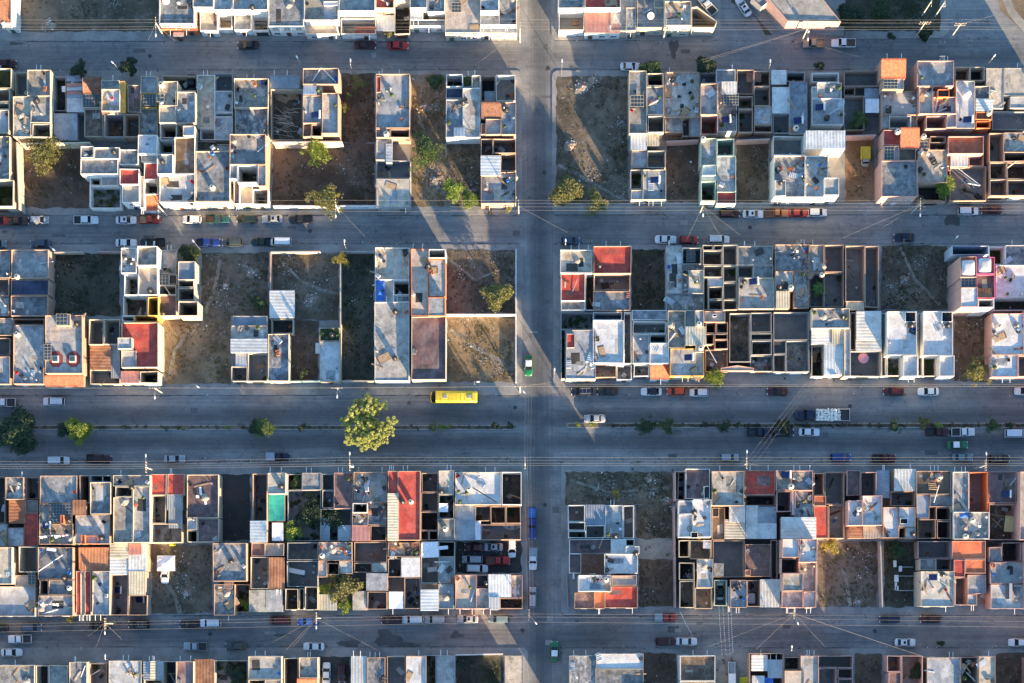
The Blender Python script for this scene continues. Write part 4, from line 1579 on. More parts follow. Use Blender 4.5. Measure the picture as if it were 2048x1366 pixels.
def _junk():
    r = random.Random(3); J = []
    def add(kind, mb, cat, z=0): J.append((kind, mb.mesh(kind.replace(' ', '_')), cat, z))
    for L, m in ((2.4, 'timber'), (1.7, 'timber_pale'), (3.0, 'timber')):
        b = MB(); b.box(-L / 2, -.09, 0, L / 2, .09, .05, m); b.box(-L / 2 + .1, .1, 0, L / 2 - .3, .19, .045, m); add('timber plank', b, 'plank')
    for m, col in (('red_plastic', 'red'), ('blue_plastic', 'blue'), ('dark_iron', 'black')):
        b = MB(); b.box(-.3, -.2, 0, .3, .2, .03, m)
        for q in ((-.3, -.2, .3, -.17), (-.3, .17, .3, .2), (-.3, -.17, -.27, .17), (.27, -.17, .3, .17)): b.box(q[0], q[1], .03, q[2], q[3], .3, m)
        add(col + ' crate', b, 'crate')
    for m, col in (('white_paint', 'white'), ('orange_plastic', 'orange'), ('cyan_plastic', 'blue')):
        b = MB(); b.lathe([(0, 0), (.14, 0), (.19, .36), (.17, .36), (.13, .03), (0, .03)], 0, 0, m, 12); add(col + ' bucket', b, 'bucket')
    b = MB(); b.lathe([(.2, .02), (.3, 0), (.36, .06), (.36, .14), (.3, .2), (.2, .18), (.2, .02)], 0, 0, 'rubber', 16); add('old tyre', b, 'tyre')
    b = MB()
    for k in range(5): b.box(-.4 + r.uniform(-.1, .1), -.3 + k * .13, 0, r.uniform(.0, .4), -.19 + k * .13, r.uniform(.15, .35), 'stone')
    add('concrete block stack', b, 'blocks')
    b = MB()
    for k in range(7): b.box(-.35 + r.uniform(-.05, .1), -.4 + k * .12, 0, r.uniform(0, .3), -.3 + k * .12, r.uniform(.08, .3), 'brick_red')
    add('brick stack', b, 'bricks')
    b = MB(); b.grid([[(-.8 + .1 * k, y, .06 + .05 * sin(k * 1.9)) for k in range(17)] for y in (-.45, .45)], 'roof_m'); b.grid([[(-.8 + .1 * k, y, .03 + .05 * sin(k * 1.9)) for k in range(17)] for y in (.45, -.45)], 'roof_m'); add('sheet metal offcut', b, 'sheet')
    b = MB(); b.box(-.35, -.3, 0, .35, .3, .75, 'white_paint'); b.box(-.3, -.25, .751, .3, .25, .78, 'steel'); add('broken washing machine', b, 'appliance')
    b = MB(); b.lathe([(0, 0), (.28, 0), (.3, .4), (.28, .85), (.26, .85), (.26, .7), (0, .7)], 0, 0, 'blue_plastic', 14); add('blue barrel', b, 'barrel')
    b = MB(); b.tube([(-1.2, 0, .05), (1.2, .1, .05)], .05, 'white_paint', 6); b.tube([(-1, .18, .05), (1.1, .22, .05)], .045, 'steel', 6); add('loose pipe', b, 'pipe')
    b = MB(); b.lathe([(0, 0), (.13, 0), (.18, .28), (0, .28)], 0, 0, 'brick_red', 10)
    b.grid([[((.08 + .3 * sin(pi * (.08 + .9 * j / 6)) * r.uniform(.75, 1.25)) * cos(6.2832 * k / 11), (.08 + .3 * sin(pi * (.08 + .9 * j / 6)) * r.uniform(.75, 1.25)) * sin(6.2832 * k / 11), .25 + .6 * j / 6 + r.uniform(-.04, .04)) for k in range(11)] for j in range(7)], 'leaf', False, True)
    add('potted plant', b, 'plant')
    b = MB(); b.lathe([(0, 0), (.16, 0), (.17, .1), (.17, .85), (.12, .97), (.05, 1.0), (.05, 1.1), (0, 1.1)], 0, 0, 'steel', 12); b.lathe([(.12, 1.0), (.12, 1.14), (.1, 1.14), (.1, 1.0)], 0, 0, 'steel', 10); add('gas cylinder', b, 'gas cylinder')
    b = MB(); b.box(-.6, -1.1, 0, .6, 1.1, .03, 'brown_metal'); b.box(-.5, -1.2, .031, .62, .9, .055, 'timber'); add('plywood sheet', b, 'sheet')
    b = MB(); rows = [[(-.7 + .2 * i, -.5 + .2 * j, .05 + r.uniform(0, .2)) for i in range(8)] for j in range(6)]; b.grid(rows, 'dark_iron', False); b.grid([[(x, y, 0) for x, y, z in reversed(w)] for w in rows], 'dark_iron', False); add('crumpled black plastic', b, 'plastic')
    b = MB()
    for k in range(6): b.tube([(-1.1 + r.uniform(-.2, .2), -.12 + .05 * k, .03), (0, -.1 + .05 * k, .04 + r.uniform(0, .1)), (1.2 + r.uniform(-.2, .2), -.15 + .07 * k, .03)], .02, 'rust', 4)
    b.box(-.06, -.16, 0, .06, .24, .1, 'rust'); add('rusty rebar bundle', b, 'rebar')
    b = MB(); b.box(-.22, -.22, .42, .22, .22, .46, 'white_paint'); b.box(-.22, .18, .46, .22, .22, .9, 'white_paint')
    for x in (-.2, .16):
        for y in (-.2, .16): b.box(x, y, 0, x + .04, y + .04, .42, 'white_paint')
    add('white plastic chair', b, 'chair')
    b = MB(); rows = [[(cos(t) * rr * (1 + .2 * sin(3 * t)), sin(t) * rr, z) for t in [2 * pi * k / 14 for k in range(14)]] for rr, z in ((.75, 0), (.6, .16), (.38, .3), (.12, .4), (.0, .42))]; b.grid(rows, 'stone', False, True); add('small heap of gravel', b, 'gravel')
    return J
JUNK = _junk(); JWT = [JW.get(k[0], 1) for k in JUNK]
# ------------------------------------------------------------------ houses
CORR = {'m': .30, 'M': .34, 'q': .27, 'R': .3, 'c': .32, 't': .27, 'e': .27}
def jit(): return R.uniform(-.012, .012)
def inset(poly, t):
    n = len(poly); out = []
    A = sum(poly[i][0] * poly[(i + 1) % n][1] - poly[(i + 1) % n][0] * poly[i][1] for i in range(n))
    sg = 1 if A > 0 else -1
    for i in range(n):
        p0, p1, p2 = poly[i - 1], poly[i], poly[(i + 1) % n]
        def nrm(a, b):
            dx, dy = b[0] - a[0], b[1] - a[1]; L = math.hypot(dx, dy) or 1; return (-dy / L * sg, dx / L * sg)
        n1, n2 = nrm(p0, p1), nrm(p1, p2); k = 1 + n1[0] * n2[0] + n1[1] * n2[1]
        out.append((p1[0] + t * (n1[0] + n2[0]) / k, p1[1] + t * (n1[1] + n2[1]) / k))
    return out
def sheet_roof(x0, y0, x1, y1, z, code, over=.08):
    """ribbed sheet or tile roof with a real profile and a gentle fall"""
    b = MB(); m = 'roof_' + code; pitch = CORR[code]; x0 -= over; x1 += over; y0 -= over; y1 += over
    along_y = code in 'te' or code == 'q' or R.random() < .62
    amp = .06 if code in 'te' else .035; fall = R.uniform(.1, .3) * (1 if R.random() < .5 else -1)
    if code in 'te': fall = .45
    L = (x1 - x0) if along_y else (y1 - y0); D = (y1 - y0) if along_y else (x1 - x0)
    n = max(6, min(240, int(L / pitch * 4))); rows = []
    nr = max(2, int(D / .42)) if code in 'te' else 2
    def prof(k):
        ph = (k / 4) % 1
        return amp * (1 - abs(2 * ph - 1) * 2) if code not in 'te' else amp * abs(sin(pi * ph)) * 1.6
    def pt(u, d, z): return (x0 + u, y0 + d, z) if along_y else (x0 + d, y0 + u, z)
    for j in range(nr + (0 if code not in 'te' else 1)):
        if code in 'te':
            d = D * j / nr; zz = z + fall * (d / D - .5)
            if j > 0: rows.append([pt(L * k / n, d - .01, z + fall * (d / D - .5) + prof(k) - .0) for k in range(n + 1)])
            if j < nr: rows.append([pt(L * k / n, d, zz + prof(k) + .045) for k in range(n + 1)])
        else:
            d = D * j / (nr - 1); rows.append([pt(L * k / n, d, z + fall * (j - .5) + prof(k)) for k in range(n + 1)])
    if along_y: b.grid(rows, m, code in 'te')
    else: b.grid([list(reversed(r)) for r in rows], m, False)
    # underside and edges give the sheet a thickness
    zl, zh = z - fall / 2 - .1, z + fall / 2 - .1
    if along_y: c = [(x0, y0, zl), (x1, y0, zl), (x1, y1, zh), (x0, y1, zh)]
    else: c = [(x0, y0, zl), (x1, y0, zh), (x1, y1, zh), (x0, y1, zl)]
    b.face(list(reversed(c)), m)
    for q in range(4):
        a, e = c[q], c[(q + 1) % 4]; b.face([a, e, (e[0], e[1], e[2] + .1), (a[0], a[1], a[2] + .1)], m)
    return b
def leaves(b, pts, n, size, mat='leaf', rnd=None):
    rnd = rnd or R
    for (cx, cy, cz, rr) in pts:
        for _ in range(n):
            u = rnd.gauss(0, 1), rnd.gauss(0, 1), rnd.gauss(0, 1); L = math.sqrt(sum(q * q for q in u)) or 1
            d = rr * rnd.random() ** .45; p = [cx + u[0] / L * d, cy + u[1] / L * d, cz + u[2] / L * d * .85]
            a = rnd.uniform(0, 6.28); t = rnd.uniform(-.9, .9); s = size * rnd.uniform(.6, 1.3)
            e = (cos(a) * s, sin(a) * s, t * s * .6); f = (-sin(a) * s * .55, cos(a) * s * .55, rnd.uniform(-.5, .5) * s)
            b.face([(p[0] - e[0], p[1] - e[1], p[2] - e[2]), (p[0] + f[0], p[1] + f[1], p[2] + f[2]),
                    (p[0] + e[0], p[1] + e[1], p[2] + e[2]), (p[0] - f[0], p[1] - f[1], p[2] - f[2])], mat)
HOUSE_ROOTS = []
HSCALE = {'A': 1.1, 'B1': 1.08, 'B2': 1.1, 'C1': 1.2, 'C2': 1.15, 'D1': 1.3, 'D2': 1.28, 'E': 1.25}
def build_houses():
    hs = 1
    ox = oy = 0; sc = 1; cur = None; side = 'N'; where = ''; hid = ''
    P = lambda x, y: (ox + x / sc, oy + y / sc)
    lines = [l.strip() for l in HOUSES.strip().splitlines() if l.strip()]
    def finish(h):
        if h is None: return
        h['wall'].obj('wall', h['root'])
        facade(h)
    for ln in lines:
        c = ln[0]
        if c == '@': ox, oy, sc = TILES[ln[1:].split()[0]]; continue
        if c == '=':
            finish(cur); cur = None
            hid, side, where = ln[1:].split(' ', 2); hs = HSCALE.get(hid, 1); continue
        if c == 'H':
            finish(cur)
            desc, wc = ln[2:].split('|'); desc = desc.strip()
            cur = dict(desc=desc, wc=wc.strip(), wall=MB(), root=empty('house'), blocks=[], side=side, n=0, clothesline=0)
            HOUSE_ROOTS.append(cur)
            tag(cur['root'], f'{desc}, {where}', 'house', 'houses ' + where)
            cur['first'] = True
            continue
        tk = ln.split()
        rt = cur['root']; desc = cur['desc']
        if c in 'kw' and not c.isdigit():
            x, y = P(float(tk[1]), float(tk[2])); z = float(tk[3]) * hs; wx, wy = W(x, y, z + 1.2)
            s = R.uniform(.9, 1.12); kind = 'c' if 'cyan' in desc and False else c
            o = inst('water_tank', TANKS[kind][0], None, (wx, wy, z + .01), R.uniform(0, 6), (s, s, R.uniform(.9, 1.1)))
            inst('lid', TANKS[kind][1], o)
            tag(o, f"{'black' if c == 'k' else 'beige'} water tank on the {desc}", 'water tank', 'rooftop water tanks', (x, y)); continue
        if c == 'o':
            x, y = P(float(tk[1]), float(tk[2])); z = float(tk[3]) * hs; wx, wy = W(x, y, z)
            o = empty('solar_heater', (wx, wy, z + .01), R.uniform(-.06, .06))
            for nme, me in zip(('panel', 'cylinder', 'frame'), SOLAR): inst(nme, me, o)
            tag(o, f'blue solar water heater on the {desc}', 'solar heater', 'rooftop solar heaters', (x, y)); continue
        if c == 'd':
            x, y = P(float(tk[1]), float(tk[2])); z = float(tk[3]) * hs; wx, wy = W(x, y, z)
            o = empty('satellite_dish', (wx, wy, z + .56)); inst('bowl', DISH[0], o, (0, 0, 0), 0, 1.6, rot=(.5, .25, 0)); inst('bracket', DISH[1], o)
            tag(o, f'white satellite dish on the {desc}', 'satellite dish', None, (x, y)); continue
        if c == 'a':
            x, y = P(float(tk[1]), float(tk[2])); z = float(tk[3]) * hs; wx, wy = W(x, y, z); b = MB()
            b.tube([(0, 0, 0), (.1, .05, 2.8)], .03, 'steel', 5); b.tube([(-.6, .05, 2.5), (.7, .05, 2.55)], .02, 'steel', 4); b.tube([(-.4, .05, 2.7), (.5, .05, 2.72)], .02, 'steel', 4)
            o = b.obj('antenna'); o.location = (wx, wy, z); tag(o, f'thin television antenna on the {desc}', 'antenna', None, (x, y)); continue
        if c == 's':
            x0, y0, x1, y1, z = map(float, tk[1:6]); z *= hs; a = W(*P(x0, y0), z); e = W(*P(x1, y1), z); X0, Y1 = a; X1, Y0 = e
            f = MB(); nx = max(2, int((X1 - X0) / .6)); ny = max(2, int((Y1 - Y0) / .6))
            for k in range(nx + 1): x = X0 + (X1 - X0) * k / nx; f.box(x - .025, Y0, z, x + .025, Y1, z + .05, 'roof_c')
            for k in range(ny + 1): y = Y0 + (Y1 - Y0) * k / ny; f.box(X0, y - .02, z + .052, X1, y + .02, z + .09, 'roof_c')
            for q in ((X0, Y0), (X1 - .08, Y0), (X0, Y1 - .08), (X1 - .08, Y1 - .08)): f.box(q[0], q[1], z - 1.0, q[0] + .08, q[1] + .08, z, 'roof_c')
            fo = f.obj('skylight_frame', rt); g = MB(); g.box(X0 + .03, Y0 + .03, z - .06, X1 - .03, Y1 - .03, z - .02, 'pane_sky'); g.obj('pane', fo); continue
        if c == 'T':
            x0, y0, x1, y1, z = map(float, tk[1:6]); m = MB(); m.tube([(-1.6, 0, 0), (1.6, .05, .1)], .055, 'timber_pale', 6); pm = m.mesh('timber_pole')
            for k in range(34):
                wx, wy = W(*P(R.uniform(x0 + 60, x1 - 60), y0 + (y1 - y0) * (k + .5) / 34), .5)
                o = inst('timber_pole', pm, None, (wx, wy, .2 + 2.0 * sin(pi * (k + .5) / 34) * R.uniform(.3, 1)), 0, R.uniform(.7, 1.15), rot=(0, R.uniform(-.2, .2), R.gauss(-.35, .45)))
                tag(o, f'pale timber pole heaped in the {desc}', 'pole', 'timber poles heaped in the yard')
            continue
        if c == 'l':
            x0, y0, x1, y1, z = map(float, tk[1:6]); z *= hs; a = W(*P(x0, y0), z); e = W(*P(x1, y1), z); L = math.hypot(e[0] - a[0], e[1] - a[1])
            o = empty('washing_line', (a[0], a[1], z), math.atan2(e[1] - a[1], e[0] - a[0])); b = MB(); b.tube([(0, 0, 1.7), (L / 2, 0, 1.55), (L, 0, 1.7)], .012, 'wire', 4); b.obj('line', o)
            for q in (0, L): b = MB(); b.tube([(q, 0, 0), (q, 0, 1.75)], .03, 'steel', 5); b.obj('post', o)
            for k in range(int(L / .75)):
                w = R.uniform(.4, .6); u = .3 + k * .75; b = MB(); m = R.choice(('white_cloth', 'white_cloth', 'pink_cloth', 'white_paint', 'blue_cloth')); d = R.uniform(-.3, .3)
                b.face([(u, -.02, 1.58), (u + w, -.02, 1.58), (u + w, -.2 + d, .9), (u, -.25 + d, .95)], m); b.face([(u + w, 0, 1.58), (u, 0, 1.58), (u, -.22 + d, .95), (u + w, -.17 + d, .9)], m); b.obj('garment', o)
            tag(o, f'washing line with drying clothes on the {desc}', 'washing line'); continue
        if c == 'v':
            x0, y0, x1, y1, z = map(float, tk[1:6]); z *= hs; X0, Y1 = W(*P(x0, y0), z); X1, Y0 = W(*P(x1, y1), z); f = MB()
            for q in ((X0, Y0, X1, Y0 + .08), (X0, Y1 - .08, X1, Y1), (X0, Y0 + .08, X0 + .08, Y1 - .08), (X1 - .08, Y0 + .08, X1, Y1 - .08)): f.box(q[0], q[1], z - .6, q[2], q[3], z + .05, 'white_paint')
            fo = f.obj('hatch_frame', rt); g = MB(); g.box(X0 + .08, Y0 + .08, z - .05, X1 - .08, Y1 - .08, z, 'glass_dark'); g.obj('pane', fo); continue
        if c == 'p':
            x0, y0, x1, y1, z, w = map(float, tk[1:7]); z *= hs if z > .5 else 1; m = tk[7]; a = W(*P(x0, y0), z); e = W(*P(x1, y1), z); b = MB()
            kind = 'pipe' if m in ('steel', 'white_paint') else ('cloth_strip' if 'cloth' in m else 'timber_beam')
            if w > .2:
                L = math.hypot(e[0] - a[0], e[1] - a[1]); b.box(0, -w, 0, L, w, .04, m); kind = 'loose_board'
                o = b.obj(kind); o.rotation_euler = (0, .02, math.atan2(e[1] - a[1], e[0] - a[0])); o.location = (a[0], a[1], z + .06)
            else:
                b.tube([(0, 0, 0), (e[0] - a[0], e[1] - a[1], .25)], w, m, 6); o = b.obj(kind); o.location = (a[0], a[1], z + .1)
            word = {'white_paint': 'white', 'steel': 'grey metal', 'timber': 'brown', 'timber_pale': 'pale', 'dark_iron': 'dark', 'roof_p': 'pinkish', 'white_cloth': 'white'}.get(m, 'grey')
            tag(o, f"long {word} {kind.replace('_', ' ')} on the {desc}", kind.split('_')[-1], 'poles and boards lying on roofs', (x0, y0)); continue
        if c == 'j':
            x0, y0, x1, y1, z, n = map(float, tk[1:7]); z *= hs if z > .5 else 1
            for _ in range(int(n * .8 + .5)):
                x, y = P(R.uniform(x0, x1), R.uniform(y0, y1)); wx, wy = W(x, y, z)
                ks = R.choices(JUNK, JWT)[0]
                if ks[0] == 'broken washing machine' and R.random() < .6: ks = JUNK[0]
                o = inst(ks[0].replace(' ', '_'), ks[1], None, (wx, wy, z + .03), R.uniform(0, 6.28), R.uniform(.8, 1.25))
                if ks[0] == 'potted plant': o.color = (.05, .09, .02, 1)
                tag(o, f'{ks[0]} lying on the {desc}', ks[2], f'loose things on the {desc}', (x, y))
            continue
        # ---- a block
        poly = None
        if c == 'L':
            i = 1; poly = []
            while ',' in tk[i]: poly.append(P(*map(float, tk[i].split(',')))); i += 1
            rest = tk[i:]
        else:
            x0, y0, x1, y1 = map(float, tk[:4]); rest = tk[4:]
        h = float(rest[0]); rc = rest[1]; p = float(rest[2]) if len(rest) > 2 else .4; wc = rest[3] if len(rest) > 3 else cur['wc']
        if h > .5: h *= hs
        if p > 1.5: p *= hs
        rc = {'g': R.choice('gghiy'), 'B': R.choice('BBiyg'), 'l': R.choice('lzzly')}.get(rc, rc)
        top = h + p
        if poly: pts = [W(q[0], q[1], top) for q in poly]
        else:
            X0, Y1 = W(*P(x0, y0), top); X1, Y0 = W(*P(x1, y1), top); X0 += jit(); X1 += jit(); Y0 += jit(); Y1 += jit()
            wv = lambda: R.uniform(-.045, .045)
            pts = [(X0 + wv(), Y0 + wv()), (X1 + wv(), Y0 + wv()), (X1 + wv(), Y1 + wv()), (X0 + wv(), Y1 + wv())]
        A = sum(pts[i][0] * pts[(i + 1) % len(pts)][1] - pts[(i + 1) % len(pts)][0] * pts[i][1] for i in range(len(pts)))
        if A < 0: pts.reverse()
        if cur['first']:
            cur['first'] = False
        h += R.uniform(0, .03); top += R.uniform(0, .03)
        cur['n'] += 1; wl = cur['wall']; wm = 'wall_' + wc
        cur['blocks'].append((min(q[0] for q in pts), min(q[1] for q in pts), max(q[0] for q in pts), max(q[1] for q in pts), h, top, poly is not None, wc))
        n = len(pts)
        if p == 0:
            open_side = h < 3.05 * hs and not poly
            if open_side:
                for q in ((X0 + .1, Y0 + .1), (X1 - .2, Y0 + .1), (X0 + .1, Y1 - .2), (X1 - .2, Y1 - .2)):
                    pb = MB(); pb.box(q[0], q[1], .1, q[0] + .1, q[1] + .1, h - .22, 'steel'); pb.obj('post', rt)
            else:
                wl.prism(pts, 0, h - .3, wm, False)
            if rc in CORR: b = sheet_roof(X0, Y0, X1, Y1, h - .05, rc)
            else:
                b = MB(); nx = 7; rows = []
                if rc in 'TU' or (rc == 'w' and open_side):
                    for j in range(nx): rows.append([(X0 + (X1 - X0) * i / (nx - 1), Y0 + (Y1 - Y0) * j / (nx - 1), h - .12 * sin(pi * i / (nx - 1)) * sin(pi * j / (nx - 1)) + R.uniform(-.05, .05)) for i in range(nx)])
                    b.grid(rows, 'white_cloth' if rc == 'w' else 'roof_' + rc); b.grid([[(q[0], q[1], q[2] - .03) for q in reversed(r)] for r in rows], 'white_cloth' if rc == 'w' else 'roof_' + rc)
                else: b.prism(pts, h - .14, h, 'roof_' + rc)
            b.obj({'t': 'tile_roof', 'e': 'tile_roof', 'T': 'tarpaulin_roof', 'U': 'tarpaulin_roof'}.get(rc, 'sheet_roof' if rc in CORR else ('awning' if rc == 'w' and open_side else 'roof')), rt)
            continue
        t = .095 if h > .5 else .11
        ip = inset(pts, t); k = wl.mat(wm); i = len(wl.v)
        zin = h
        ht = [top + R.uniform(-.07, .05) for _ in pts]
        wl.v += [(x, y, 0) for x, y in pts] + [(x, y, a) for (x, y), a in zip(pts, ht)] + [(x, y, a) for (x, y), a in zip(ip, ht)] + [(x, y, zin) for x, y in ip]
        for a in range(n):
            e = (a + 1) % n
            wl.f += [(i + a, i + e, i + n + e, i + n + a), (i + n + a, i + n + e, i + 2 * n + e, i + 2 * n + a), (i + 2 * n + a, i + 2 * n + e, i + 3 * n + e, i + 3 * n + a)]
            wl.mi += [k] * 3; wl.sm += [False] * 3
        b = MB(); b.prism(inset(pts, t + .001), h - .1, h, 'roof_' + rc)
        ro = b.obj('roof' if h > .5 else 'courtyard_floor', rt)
        area = (X1 - X0) * (Y1 - Y0) if not poly else 0
        if h > .5 and area > 14 and rc in 'gBlpnbrwhizy':
            for _ in range(R.choice((0, 1, 1, 2, 3))):
                w, d = R.uniform(.5, min(2.6, (X1 - X0) * .5)), R.uniform(.5, min(3.2, (Y1 - Y0) * .5)); px, py = R.uniform(X0 + .3, X1 - .3 - w), R.uniform(Y0 + .3, Y1 - .3 - d); z1 = h + .004 + cur['n'] * .0007 + R.uniform(0, .002)
                pp = [(px + R.uniform(-.15, .15) * (R.random() < .5), py), (px + w, py + R.uniform(-.15, .15)), (px + w + R.uniform(-.2, .1), py + d), (px + R.uniform(-.1, .1), py + d + R.uniform(-.2, .1))]
                b = MB(); b.prism(pp, h - .02, z1, 'roof_' + R.choice({'r': 'nr', 'w': 'lwB', 'n': 'bnk'}.get(rc, 'lgBhpkizy'))); b.obj('repair_patch', rt)
        if h > .5 and area > 16 and rc in 'gBlpnwhizy':
            for _ in range(R.choice((1, 2, 3, 4, 5))):
                ks = R.choices(JUNK, JWT)[0]; ex = R.random(); px, py = R.uniform(X0 + .5, X1 - .5), R.uniform(Y0 + .5, Y1 - .5)
                if ex < .6: px = R.choice((X0 + .55, X1 - .55)) 
                o = inst(ks[0].replace(' ', '_'), ks[1], None, (px, py, h + .02), R.uniform(0, 6.28), R.uniform(.85, 1.45))
                if ks[0] == 'potted plant': o.color = (.05, .09, .02, 1)
                tag(o, f'{ks[0]} lying on the {desc}', ks[2], f'loose things on the {desc}', None)
        if h < .5 and area > 5 and rc in 'kbsgpn':
            for _ in range(min(6, 1 + int(area / 7 * R.uniform(.4, 1.3)))):
                ks = R.choices(JUNK, JWT)[0]; o = inst(ks[0].replace(' ', '_'), ks[1], None, (R.uniform(X0 + .6, X1 - .6), R.uniform(Y0 + .6, Y1 - .6), h + .02), R.uniform(0, 6.28), R.uniform(.7, 1.15))
                if ks[0] == 'potted plant': o.color = (.05, .09, .02, 1)
                tag(o, f'{ks[0]} lying on the {desc}', ks[2], f'loose things on the {desc}', None)
            if R.random() < .3 and area > 9:
                g = MB(); cx, cy = R.choice((X0 + .7, X1 - .7)), R.choice((Y0 + .8, Y1 - .8)); leaves(g, [(cx + R.uniform(-.4, .4), cy + R.uniform(-.4, .4), h + R.uniform(.3, 1.2), .45) for _ in range(6)], 30, .15)
                po = g.obj('planting', rt); po['kind'] = 'stuff'; po.color = (R.uniform(.04, .1), R.uniform(.08, .14), .02, 1)
        if rc == 'G' and not poly:
            g = MB(); area = (X1 - X0) * (Y1 - Y0); nn = int(min(46, 4 + area * .8))
            leaves(g, [(R.uniform(X0 + .3, X1 - .3), R.uniform(Y0 + .3, Y1 - .3), h + R.uniform(.1, .5), R.uniform(.3, .75)) for _ in range(nn)], 26, .17)
            po = g.obj('planting', rt); po['kind'] = 'stuff'; po.color = (R.uniform(.04, .09), R.uniform(.075, .11), .02, 1)
    finish(cur)
def facade(h):
    side = h['side']; bl = [b for b in h['blocks'] if not b[6]]
    if not bl: return
    edge = max(b[3] for b in bl) if side == 'N' else min(b[1] for b in bl)
    for (X0, Y0, X1, Y1, hh, top, _, wc) in bl:
        y = Y1 if side == 'N' else Y0
        if abs(y - edge) > 1.6: continue
        w = X1 - X0; rz = 0 if side == 'S' else pi; yo = -.003 if side == 'S' else .003
        if hh < .5:
            if top > 2.3 and w > 3.2:
                g = R.choice(GATES); o = inst('gate', g[0], h['root'], ((X0 + X1) / 2 + R.uniform(-.3, .3), y + yo, .02), rz); inst('handle', g[1], o)
            elif top > 2.2 and w > 1.4:
                g = R.choice(DOORS); o = inst('door', g[0], h['root'], ((X0 + X1) / 2, y + yo, .02), rz); inst('handle', g[1], o)
            continue
        if hh < 2.7: continue
        n = max(1, int(w / 2.4)); di = R.randrange(n)
        for st in range(2 if hh > 4.9 else 1):
            z0 = st * 2.9
            for q in range(n):
                x = X0 + w * (q + .5) / n
                if st == 0 and q == di and w > 1.4:
                    g = R.choice(DOORS); o = inst('door', g[0], h['root'], (x, y + yo, .02), rz); inst('handle', g[1], o)
                elif w / n > 1.6:
                    o = inst('window', WIN, h['root'], (x, y + yo, z0 + 1.65), rz); inst('pane', PANE, o)
        if R.random() < .75 and hh - top < 0:
            for q in range(R.choice((1, 2, 2, 3))):
                inst('drain_spout', SPOUT, h['root'], (X0 + w * R.uniform(.12, .88), y + yo, hh - .1), rz)
# ------------------------------------------------------------------ vehicles
def hull(b, st, m='car_paint'):
    rows = []
    for x, zl, zt, hw in st:
        half = [(.80, zl), (.97, zl + .10), (1.0, zl + (zt - zl) * .45), (.985, zt - (zt - zl) * .18), (.90, zt - .025), (.55, zt + .012), (0, zt + .02)]
        r = [(x, -hw * a, z) for a, z in half] + [(x, hw * a, z) for a, z in reversed(half[:-1])]
        rows.append(r)
    b.grid([list(reversed(r)) for r in rows], m, True)
    b.face(rows[0], m); b.face(list(reversed(rows[-1])), m)
    for a, c in zip(rows[:-1], rows[1:]): b.face([a[0], a[-1], c[-1], c[0]], m)
WHEEL = None
def wheel_meshes(r=.31, w=.2):
    t = MB(); t.lathe([(r * .62, -w / 2), (r * .92, -w / 2), (r, -w / 2 + .04), (r, w / 2 - .04), (r * .92, w / 2), (r * .62, w / 2)], 0, 0, 'rubber', 18)
    k = MB(); k.lathe([(0, w / 2 - .05), (r * .25, w / 2 - .03), (r * .6, w / 2 - .05), (r * .63, w / 2 - .005), (r * .63, -w / 2), (0, -w / 2)], 0, 0, 'steel', 12)
    return t.mesh('wheel'), k.mesh('rim')
WH = wheel_meshes(); WHB = wheel_meshes(.46, .28)
def add_wheels(parts, xs, hw, r, big=False):
    for x in xs:
        for s in (-1, 1): parts.append(('wheel', WHB if big else WH, (x, s * hw, r), (pi / 2 * -s, 0, 0)))
def cabin(parts, b, zb, zr, xr0, xr1, xt0, xt1, hb, ht, glass='glass_dark', roof='car_paint', pillars=True, bx=None):
    """glazed cabin from rear base xr0 to front base xr1, roof xt0..xt1; the panes are parts, roof and pillars join the body"""
    B = [(xr0, -hb, zb), (xr1, -hb, zb), (xr1, hb, zb), (xr0, hb, zb)]; Tp = [(xt0, -ht, zr), (xt1, -ht, zr), (xt1, ht, zr), (xt0, ht, zr)]
    def quad(name, pts):
        g = MB(); g.face(pts, glass); c = [sum(p[k] for p in pts) / 4 for k in range(3)]
        ins = [tuple(p[k] + (c[k] - p[k]) * .03 for k in range(3)) for p in pts]; ins = [(q[0] * .985 + .015 * (xt0 + xt1) / 2, q[1] * .97, q[2] - .01) for q in ins]
        g.face(list(reversed(ins)), glass)
        for q in range(4): g.face([pts[q], ins[q], ins[(q + 1) % 4], pts[(q + 1) % 4]], glass)
        parts.append((name, g.mesh(name)))
    quad('windscreen', [B[1], B[2], Tp[2], Tp[1]]); quad('rear_window', [B[3], B[0], Tp[0], Tp[3]])
    quad('side_window', [B[0], B[1], Tp[1], Tp[0]]); quad('side_window', [B[2], B[3], Tp[3], Tp[2]])
    rows = []
    for i in range(7):
        u = i / 6; x = xt0 - .05 + (xt1 - xt0 + .1) * u; e = .035 * (1 - (2 * u - 1) ** 4)
        rows.append([(x, -ht - .03, zr - .035), (x, -ht - .02, zr + .012)] + [(x, ht * v, zr + .015 + e * (1 - v * v)) for v in (-.85, -.4, 0, .4, .85)] + [(x, ht + .02, zr + .012), (x, ht + .03, zr - .035)])
    b.grid([list(reversed(r)) for r in rows], roof, True)
    b.face(rows[0], roof); b.face(list(reversed(rows[-1])), roof)
    if pillars:
        for a, c in zip(B, Tp): b.tube([(a[0], a[1], a[2] - .03), (c[0], c[1], c[2])], .045, 'car_paint', 5)
        for x in ([.5] if bx is None else bx):
            for s in (0, 1):
                q0 = [B[0 if s == 0 else 3][k] + (B[1 if s == 0 else 2][k] - B[0 if s == 0 else 3][k]) * x for k in range(3)]
                q1 = [Tp[0 if s == 0 else 3][k] + (Tp[1 if s == 0 else 2][k] - Tp[0 if s == 0 else 3][k]) * x for k in range(3)]
                b.tube([q0, q1], .04, 'car_paint', 5)
